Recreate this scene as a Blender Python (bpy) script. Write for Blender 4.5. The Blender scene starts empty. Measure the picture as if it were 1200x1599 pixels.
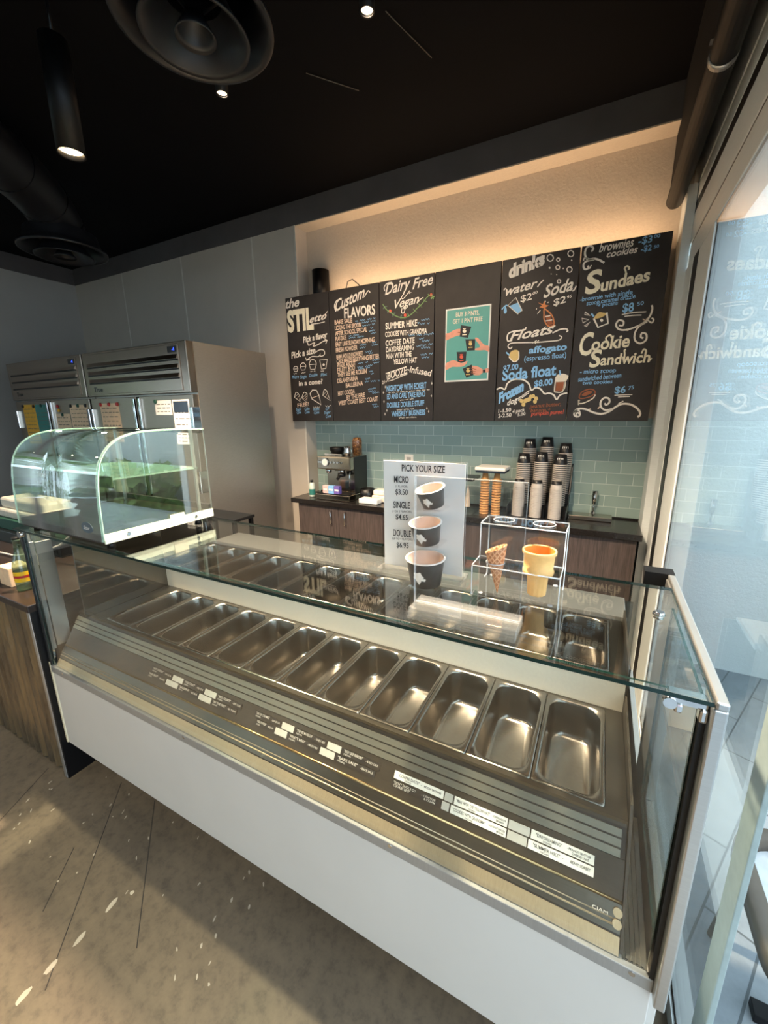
import bpy, bmesh, math, random
from mathutils import Matrix, Vector, Euler

# ------------------------------------------------------------------ scene, camera, light
scene = bpy.context.scene
COL = scene.collection
PI = math.pi
scene.view_settings.view_transform = 'Standard'
scene.view_settings.look = 'None'
scene.view_settings.gamma = 1.0
scene.view_settings.use_curve_mapping = False
scene.view_settings.exposure = 0.2
scene.cycles.max_bounces = 14
scene.cycles.glossy_bounces = 6
scene.cycles.transparent_max_bounces = 40
scene.cycles.sample_clamp_indirect = 6.0

FPX = 634.4926
cam_data = bpy.data.cameras.new('camera')
cam = bpy.data.objects.new('camera', cam_data)
COL.objects.link(cam)
scene.camera = cam
cam_data.sensor_fit = 'HORIZONTAL'
cam_data.sensor_width = 36.0
cam_data.lens = FPX / 1200.0 * 36.0
cam_data.shift_x = (600.0 - 607.576) / 1200.0
cam_data.shift_y = -(799.5 - 797.026) / 1200.0
cam_data.clip_start = 0.02
yaw, pitch, roll = -0.479504494, 0.234696468, -0.01017933
fw = Vector((math.sin(yaw)*math.cos(pitch), math.cos(yaw)*math.cos(pitch), -math.sin(pitch)))
rt = Vector((math.cos(yaw), -math.sin(yaw), 0.0))
up = rt.cross(fw)
r2 = rt*math.cos(roll) + up*math.sin(roll)
u2 = -rt*math.sin(roll) + up*math.cos(roll)
cam.matrix_world = Matrix(((r2.x, u2.x, -fw.x, 0.0), (r2.y, u2.y, -fw.y, 0.0), (r2.z, u2.z, -fw.z, 1.71), (0, 0, 0, 1)))

world = bpy.data.worlds.new('daylight_sky')
scene.world = world
world.use_nodes = True
wn = world.node_tree
wn.nodes.clear()
wo = wn.nodes.new('ShaderNodeOutputWorld')
wb = wn.nodes.new('ShaderNodeBackground')
wb.inputs['Color'].default_value = (0.70, 0.86, 1.0, 1)
wb.inputs['Strength'].default_value = 3.3
wn.links.new(wb.outputs['Background'], wo.inputs['Surface'])

def lamp(name, kind, loc, energy, color, rot=(0, 0, 0), size=0.1, size_y=None, spot=None, blend=0.5, label=None):
    d = bpy.data.lights.new(name, kind)
    d.energy = energy
    d.color = color
    if kind == 'AREA':
        d.size = size
        if size_y:
            d.shape = 'RECTANGLE'; d.size_y = size_y
    else:
        d.shadow_soft_size = size
    if kind == 'SPOT':
        d.spot_size = spot; d.spot_blend = blend
    o = bpy.data.objects.new(name, d)
    o.location = loc; o.rotation_euler = rot
    COL.objects.link(o)
    return o

WARM = (1.0, 0.76, 0.52)
# daylight enters through the glazing: portals steer the sky light through the right-hand glass wall and the front window
for nm, loc, rot, sx, sy in (('side_glazing_portal', (0.36, -0.1, 1.42), (0, PI/2, 0), 2.6, 4.9), ('front_glazing_portal', (-2.7, -2.62, 1.5), (PI/2, 0, 0), 5.6, 2.7), ('left_glazing_portal', (-5.93, -0.85, 1.6), (0, -PI/2, 0), 2.6, 3.4)):
    pl = lamp(nm, 'AREA', loc, 1, (1, 1, 1), rot, sx, sy)
    pl.data.cycles.is_portal = True
# lamp strip along the top of the menu boards, washing the wall behind them
lamp('menu_wall_washer', 'AREA', (-1.0, 3.10, 2.70), 6.5, (1.0, 0.66, 0.38), (PI - 0.30, 0, 0), 2.4, 0.06)

# ------------------------------------------------------------------ materials
MATS = {}
def lin(c):
    c = c.lstrip('#')
    out = []
    for i in (0, 2, 4):
        v = int(c[i:i+2], 16) / 255.0
        out.append(v/12.92 if v <= 0.04045 else ((v+0.055)/1.055)**2.4)
    return (out[0], out[1], out[2], 1.0)

def new_mat(name):
    m = bpy.data.materials.new(name)
    m.use_nodes = True
    nt = m.node_tree
    return m, nt, nt.nodes['Principled BSDF']

def coords(nt, scale=(1, 1, 1), rot=(0, 0, 0), loc=(0, 0, 0), kind='Object'):
    tc = nt.nodes.new('ShaderNodeTexCoord')
    mp = nt.nodes.new('ShaderNodeMapping')
    mp.inputs['Scale'].default_value = scale
    mp.inputs['Rotation'].default_value = rot
    mp.inputs['Location'].default_value = loc
    nt.links.new(tc.outputs[kind], mp.inputs['Vector'])
    return mp.outputs['Vector']

def noise(nt, vec, scale, detail=3.0, rough=0.55):
    n = nt.nodes.new('ShaderNodeTexNoise')
    n.inputs['Scale'].default_value = scale
    n.inputs['Detail'].default_value = detail
    n.inputs['Roughness'].default_value = rough
    nt.links.new(vec, n.inputs['Vector'])
    return n.outputs['Fac']

def ramp(nt, fac, stops):
    r = nt.nodes.new('ShaderNodeValToRGB')
    while len(r.color_ramp.elements) < len(stops):
        r.color_ramp.elements.new(0.5)
    for e, (p, c) in zip(r.color_ramp.elements, stops):
        e.position = p; e.color = c
    nt.links.new(fac, r.inputs['Fac'])
    return r.outputs['Color']

def bump(nt, b, height, strength, dist=0.01):
    n = nt.nodes.new('ShaderNodeBump')
    n.inputs['Strength'].default_value = strength
    n.inputs['Distance'].default_value = dist
    nt.links.new(height, n.inputs['Height'])
    nt.links.new(n.outputs['Normal'], b.inputs['Normal'])

def shade(c, f):
    return (min(1, c[0]*f), min(1, c[1]*f), min(1, c[2]*f), 1)

def mat(name, col, rough=0.5, metal=0.0, var=0.10, vscale=30.0, stretch=(1, 1, 1), bmp=0.0, emit=0.0, spec=0.5, coat=0.0):
    """Procedural material: a base colour broken up by object-space noise."""
    if name in MATS:
        return MATS[name]
    m, nt, b = new_mat(name)
    c = lin(col) if isinstance(col, str) else col
    v = coords(nt, stretch)
    f = noise(nt, v, vscale)
    colr = ramp(nt, f, [(0.25, shade(c, 1 - var)), (0.75, shade(c, 1 + var))])
    nt.links.new(colr, b.inputs['Base Color'])
    b.inputs['Roughness'].default_value = rough
    b.inputs['Metallic'].default_value = metal
    b.inputs['Specular IOR Level'].default_value = spec
    b.inputs['Coat Weight'].default_value = coat
    if bmp:
        bump(nt, b, f, bmp)
    if emit:
        b.inputs['Emission Color'].default_value = c
        b.inputs['Emission Strength'].default_value = emit
    MATS[name] = m
    return m

def glass_mat(name, tint, f0=0.045, gloss=(1, 1, 1, 1), rough=0.0, haze=0.0, haze_col=(0.8, 0.85, 0.9, 1)):
    """Thin clear sheet: transparent with a mirror reflection that grows at grazing angles."""
    m = bpy.data.materials.new(name)
    m.use_nodes = True
    nt = m.node_tree
    nt.nodes.clear()
    out = nt.nodes.new('ShaderNodeOutputMaterial')
    tr = nt.nodes.new('ShaderNodeBsdfTransparent'); tr.inputs['Color'].default_value = tint
    gl = nt.nodes.new('ShaderNodeBsdfGlossy'); gl.inputs['Color'].default_value = gloss; gl.inputs['Roughness'].default_value = rough
    lw = nt.nodes.new('ShaderNodeLayerWeight'); lw.inputs['Blend'].default_value = 0.5
    p = nt.nodes.new('ShaderNodeMath'); p.operation = 'POWER'; p.inputs[1].default_value = 5.0
    nt.links.new(lw.outputs['Facing'], p.inputs[0])
    ma = nt.nodes.new('ShaderNodeMath'); ma.operation = 'MULTIPLY_ADD'
    ma.inputs[1].default_value = 1 - f0; ma.inputs[2].default_value = f0
    nt.links.new(p.outputs[0], ma.inputs[0])
    mx = nt.nodes.new('ShaderNodeMixShader')
    nt.links.new(ma.outputs[0], mx.inputs[0])
    src = tr.outputs[0]
    if haze:
        df = nt.nodes.new('ShaderNodeBsdfDiffuse'); df.inputs['Color'].default_value = haze_col
        hz = nt.nodes.new('ShaderNodeMixShader'); hz.inputs[0].default_value = haze
        nt.links.new(tr.outputs[0], hz.inputs[1]); nt.links.new(df.outputs[0], hz.inputs[2])
        src = hz.outputs[0]
    nt.links.new(src, mx.inputs[1]); nt.links.new(gl.outputs[0], mx.inputs[2])
    nt.links.new(mx.outputs[0], out.inputs['Surface'])
    MATS[name] = m
    return m

GLASS = glass_mat('clear_glass', (0.955, 0.98, 0.97, 1))
GLASS_TOP = glass_mat('case_top_glass', (0.95, 0.975, 0.96, 1), f0=0.085)
GLASS_WIN = glass_mat('window_glass', (0.97, 0.99, 0.985, 1), f0=0.09)
GLASS_CURVE = glass_mat('pastry_case_glass', (0.93, 0.97, 0.945, 1), f0=0.15)
GLASS_GREEN = glass_mat('green_shelf_glass', (0.62, 0.86, 0.78, 1), f0=0.08, haze=0.18, haze_col=(0.45, 0.75, 0.66, 1))
ACRYL = glass_mat('clear_acrylic', (0.965, 0.97, 0.975, 1), f0=0.035)
ACRYL_EDGE = glass_mat('acrylic_edge', (0.80, 0.83, 0.85, 1), f0=0.25, rough=0.12, haze=0.5, haze_col=(0.92, 0.95, 0.97, 1))
ACRYL_BLOCK = glass_mat('acrylic_block', (0.86, 0.86, 0.84, 1), f0=0.10, rough=0.05, haze=0.10, haze_col=(0.78, 0.78, 0.76, 1))
GLASS_EDGE = mat('glass_edge_green', '#0d2a26', 0.12, 0, 0.15, 8)
GLASS_PALE = glass_mat('curved_glass_edge', (0.70, 0.88, 0.80, 1), f0=0.2, rough=0.08, haze=0.3, haze_col=(0.75, 0.9, 0.82, 1))

def steel(name, col, rough, stretch=(1, 1, 60), var=0.08, bmp=0.02, scale=12, aniso=0.0):
    m = mat(name, col, rough, 1.0, var, scale, stretch, bmp)
    m.node_tree.nodes['Principled BSDF'].inputs['Anisotropic'].default_value = aniso
    return m
STEEL_V = steel('brushed_steel_fridge_side', '#c6c1b8', 0.40, (3, 3, 70), 0.10, 0.05)
STEEL_H = steel('brushed_steel_fridge_front', '#a3968a', 0.24, (1.5, 40, 60), 0.08, 0.04)
PIPE = mat('black_painted_pipe', '#08080a', 0.5, 0, 0.15, 8, spec=0.25)
PAN = steel('satin_pan_steel', '#96918a', 0.22, (8, 8, 8), 0.05, 0.015)
DECK = steel('display_deck_steel', '#6f6b63', 0.30, (1, 40, 40), 0.08, 0.03)
DECKDARK = mat('dark_label_rail', '#3a352e', 0.32, 0.35, 0.12, 20, (1, 20, 20))
SLAT = mat('vent_slat_metal', '#7d7b70', 0.36, 0.55, 0.06, 20, (1, 10, 10))
TAN = mat('tan_lip_steel', '#b5a284', 0.36, 0.55, 0.10, 12, (60, 4, 4), 0.03)
BRASS = mat('brass_bead', '#c8a878', 0.22, 1.0, 0.08, 30)
RISER = mat('daylit_steel_riser', '#e6dfd0', 0.30, 0.0, 0.04, 120, (1, 1, 1), 0.02)  # cream colour stands in for daylight mirrored by the steel riser
CHROME = mat('polished_chrome', '#d4d6d8', 0.07, 1.0, 0.03, 10)
ALU = mat('satin_aluminium', '#c3c4c2', 0.30, 0.85, 0.05, 14, (1, 1, 30))
RAIL = mat('grey_aluminium_rail', '#a7a8a6', 0.38, 0.5, 0.06, 14, (20, 1, 1))
LAMI = mat('white_laminate', '#cbc8c1', 0.42, 0, 0.02, 6)
CREAM = mat('cream_edge_strip', '#e3d9bb', 0.45, 0, 0.05, 10)
GASKET = mat('black_rubber', '#0a0b0d', 0.45, 0, 0.2, 10)
BLACKM = mat('matt_black_metal', '#08080a', 0.45, 0.0, 0.2, 12, spec=0.3)
DUCT = mat('black_painted_duct', '#17171a', 0.4, 0.0, 0.15, 8)
CEIL = mat('black_painted_ceiling', '#050508', 0.8, 0, 0.25, 3, spec=0.12)
SOFF = mat('charcoal_soffit', '#5b5757', 0.75, 0, 0.12, 4, spec=0.15)
BULK = mat('black_brown_bulkhead', '#2a2827', 0.75, 0, 0.12, 4, spec=0.15)
WALLP = mat('grey_beige_wall_paint', '#c3b9ad', 0.65, 0, 0.03, 5, (1, 1, 1), 0.05)
WALLL = mat('grey_wall_paint', '#a9a6a1', 0.65, 0, 0.04, 4, (1, 1, 1), 0.05)
JOINT = mat('pale_wall_joint', '#d8d2c8', 0.6)
FRAME = mat('pale_window_frame', '#e2e7e7', 0.42, 0.0, 0.04, 10, (1, 1, 20))
WHITEP = mat('white_paper', '#e9e6e0', 0.7, 0, 0.03, 20)
COUNTER = mat('black_stone_counter', '#1f1c1b', 0.22, 0, 0.35, 60)
BROWN = mat('walnut_bar_top', '#2b211c', 0.3, 0, 0.25, 20, (1, 12, 1))
BLACKP = mat('black_plastic', '#101012', 0.35, 0, 0.2, 12)
RED = mat('red_plastic', '#b02a2c', 0.4)
WHITEPL = mat('white_plastic', '#e8e4dc', 0.35, 0, 0.03, 10)
GREENT = mat('dark_green_card', '#1f4a3c', 0.6)
TEAL = mat('teal_paper', '#2f7a72', 0.6)
YELLOW = mat('yellow_paper', '#e0a72a', 0.6)
PEACH = mat('peach_paper', '#e6c6a2', 0.7)
GREYT = mat('grey_print', '#6a6055', 0.7)
NAVY = mat('navy_print', '#2a3a4c', 0.6)

# wall with fine orange-peel texture
def stucco(name, col, sc, st):
    m, nt, b = new_mat(name)
    c = lin(col)
    v = coords(nt)
    f = noise(nt, v, sc, 4, 0.6)
    nt.links.new(ramp(nt, f, [(0.3, shade(c, 0.95)), (0.7, shade(c, 1.04))]), b.inputs['Base Color'])
    b.inputs['Roughness'].default_value = 0.8
    bump(nt, b, f, st, 0.006)
    MATS[name] = m
    return m
WALLT = stucco('textured_beige_wall', '#cdbfae', 70, 0.35)
STUC = stucco('white_outdoor_stucco', '#e4eceb', 55, 0.8)

def tile_mat():
    m, nt, b = new_mat('seafoam_subway_tile')
    v = coords(nt, (1, 1, 1), (PI/2, 0, 0))
    sep = nt.nodes.new('ShaderNodeSeparateXYZ')
    tc = nt.nodes.new('ShaderNodeTexCoord')
    nt.links.new(tc.outputs['Object'], sep.inputs[0])
    cmb = nt.nodes.new('ShaderNodeCombineXYZ')
    ax = nt.nodes.new('ShaderNodeMath'); ax.operation = 'ADD'; ax.inputs[1].default_value = 10 * 0.1645 + 0.025
    az = nt.nodes.new('ShaderNodeMath'); az.operation = 'ADD'; az.inputs[1].default_value = -1.526 + 20 * 0.0808
    nt.links.new(sep.outputs['X'], ax.inputs[0]); nt.links.new(sep.outputs['Z'], az.inputs[0])
    nt.links.new(ax.outputs[0], cmb.inputs[0]); nt.links.new(az.outputs[0], cmb.inputs[1])
    br = nt.nodes.new('ShaderNodeTexBrick')
    br.offset = 0.5
    br.inputs['Color1'].default_value = lin('#92a9a5')
    br.inputs['Color2'].default_value = lin('#9bb1ac')
    br.inputs['Mortar'].default_value = lin('#c6d5d0')
    br.inputs['Scale'].default_value = 1.0
    br.inputs['Mortar Size'].default_value = 0.0022
    br.inputs['Mortar Smooth'].default_value = 0.1
    br.inputs['Brick Width'].default_value = 0.1645
    br.inputs['Row Height'].default_value = 0.0808
    nt.links.new(cmb.outputs[0], br.inputs['Vector'])
    nt.links.new(br.outputs['Color'], b.inputs['Base Color'])
    b.inputs['Roughness'].default_value = 0.18
    inv = nt.nodes.new('ShaderNodeMath'); inv.operation = 'SUBTRACT'; inv.inputs[0].default_value = 1.0
    nt.links.new(br.outputs['Fac'], inv.inputs[1])
    bump(nt, b, inv.outputs[0], 0.4, 0.003)
    MATS['tile'] = m
    return m
TILE = tile_mat()

def concrete_mat():
    m, nt, b = new_mat('worn_concrete_floor')
    v = coords(nt)
    f1 = noise(nt, v, 1.6, 6, 0.62)
    f2 = noise(nt, coords(nt), 26, 6, 0.7)
    c1 = ramp(nt, f1, [(0.25, lin('#766d60')), (0.75, lin('#9f917c'))])
    c2 = ramp(nt, f2, [(0.28, lin('#6f6a62')), (0.5, lin('#b5aea2')), (0.78, lin('#cfc8ba'))])
    mx = nt.nodes.new('ShaderNodeMix'); mx.data_type = 'RGBA'; mx.blend_type = 'MULTIPLY'; mx.inputs['Factor'].default_value = 0.75
    nt.links.new(c1, mx.inputs['A']); nt.links.new(c2, mx.inputs['B'])
    sc = noise(nt, coords(nt, (1, 7, 1), (0, 0, 0.75)), 9, 5, 0.75)
    sr = ramp(nt, sc, [(0.66, (0, 0, 0, 1)), (0.76, (1, 1, 1, 1))])
    mx2 = nt.nodes.new('ShaderNodeMix'); mx2.data_type = 'RGBA'; mx2.inputs['B'].default_value = lin('#a59c8c')
    sm = nt.nodes.new('ShaderNodeMath'); sm.operation = 'MULTIPLY'; sm.inputs[1].default_value = 0.45
    nt.links.new(sr, sm.inputs[0]); nt.links.new(sm.outputs[0], mx2.inputs['Factor']); nt.links.new(mx.outputs['Result'], mx2.inputs['A'])
    nt.links.new(mx2.outputs['Result'], b.inputs['Base Color'])
    b.inputs['Roughness'].default_value = 0.6
    bump(nt, b, f2, 0.12, 0.004)
    return m
CONC = concrete_mat()
FLECK = mat('pale_paint_fleck', '#b9b09c', 0.7, 0, 0.12, 40)
SCORE = mat('dark_score_line', '#33302c', 0.8, 0, 0.3, 40)

def paver_mat():
    m, nt, b = new_mat('grey_outdoor_pavers')
    v = coords(nt, (1, 1, 1), (0, 0, -math.radians(66)))
    br = nt.nodes.new('ShaderNodeTexBrick')
    br.inputs['Color1'].default_value = lin('#8e979d'); br.inputs['Color2'].default_value = lin('#99a1a5')
    br.inputs['Mortar'].default_value = lin('#5d6468')
    br.inputs['Scale'].default_value = 1.0
    br.inputs['Mortar Size'].default_value = 0.004
    br.inputs['Brick Width'].default_value = 0.62; br.inputs['Row Height'].default_value = 0.155
    nt.links.new(v, br.inputs['Vector'])
    f = noise(nt, coords(nt), 14, 5, 0.7)
    mx = nt.nodes.new('ShaderNodeMix'); mx.data_type = 'RGBA'; mx.blend_type = 'MULTIPLY'; mx.inputs['Factor'].default_value = 0.5
    nt.links.new(br.outputs['Color'], mx.inputs['A']); nt.links.new(ramp(nt, f, [(0.3, (0.6, 0.6, 0.6, 1)), (0.7, (1, 1, 1, 1))]), mx.inputs['B'])
    nt.links.new(mx.outputs['Result'], b.inputs['Base Color'])
    b.inputs['Roughness'].default_value = 0.75
    return m
PAVE = paver_mat()

def wood_mat(name, a, bcol, stretch, rough=0.45):
    m, nt, b = new_mat(name)
    f = noise(nt, coords(nt, stretch), 10, 6, 0.65)
    nt.links.new(ramp(nt, f, [(0.3, lin(a)), (0.7, lin(bcol))]), b.inputs['Base Color'])
    b.inputs['Roughness'].default_value = rough
    MATS[name] = m
    return m
CABW = wood_mat('dark_grey_woodgrain_laminate', '#352e2d', '#5a4e4b', (14, 14, 0.7))

def corr_mat():
    m, nt, b = new_mat('weathered_corrugated_steel')
    f = noise(nt, coords(nt, (9, 1, 1.3)), 2.2, 5, 0.65)
    c = ramp(nt, f, [(0.28, lin('#4a443b')), (0.45, lin('#7b7161')), (0.62, lin('#9b8a6c')), (0.8, lin('#a8a49a'))])
    nt.links.new(c, b.inputs['Base Color'])
    b.inputs['Metallic'].default_value = 0.75
    b.inputs['Roughness'].default_value = 0.36
    return m
CORR = corr_mat()

def chalkboard_mat():
    m, nt, b = new_mat('black_chalkboard')
    f = noise(nt, coords(nt, (1, 1, 1)), 5, 5, 0.7)
    nt.links.new(ramp(nt, f, [(0.3, lin('#2a2523')), (0.75, lin('#383230'))]), b.inputs['Base Color'])
    b.inputs['Roughness'].default_value = 0.55
    return m
BOARD = chalkboard_mat()
def chalk(name, col):
    return mat(name, col, 0.85, 0, 0.08, 160)
INK = {'w': chalk('chalk_white', '#efe6da'), 'c': chalk('chalk_cream', '#f3e9cf'), 'p': chalk('chalk_peach', '#e9cdb6'),
       'b': chalk('chalk_blue', '#8fc1ea'), 'g': chalk('chalk_green', '#7fa268'), 'd': chalk('chalk_dull_green', '#5d6f63'),
       'r': chalk('chalk_red', '#d5604a'), 'o': chalk('chalk_orange', '#d98a58'), 'n': chalk('chalk_brown', '#9a5a3c'),
       'y': chalk('chalk_yellow', '#dcbd7c'), 'l': chalk('chalk_ivory', '#f1e4d0'), 'k': mat('black_print', '#26262a', 0.6),
       's': mat('printed_skin_tone', '#dd9a84', 0.6)}
INKNAME = {'w': 'white_chalk', 'c': 'cream_chalk', 'p': 'peach_chalk', 'b': 'blue_chalk', 'g': 'green_chalk', 'd': 'dull_green_chalk', 'r': 'red_chalk', 'o': 'orange_chalk', 'n': 'brown_chalk', 'y': 'yellow_chalk', 'l': 'ivory_chalk', 'k': 'black_print', 's': 'printed_hands'}

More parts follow.
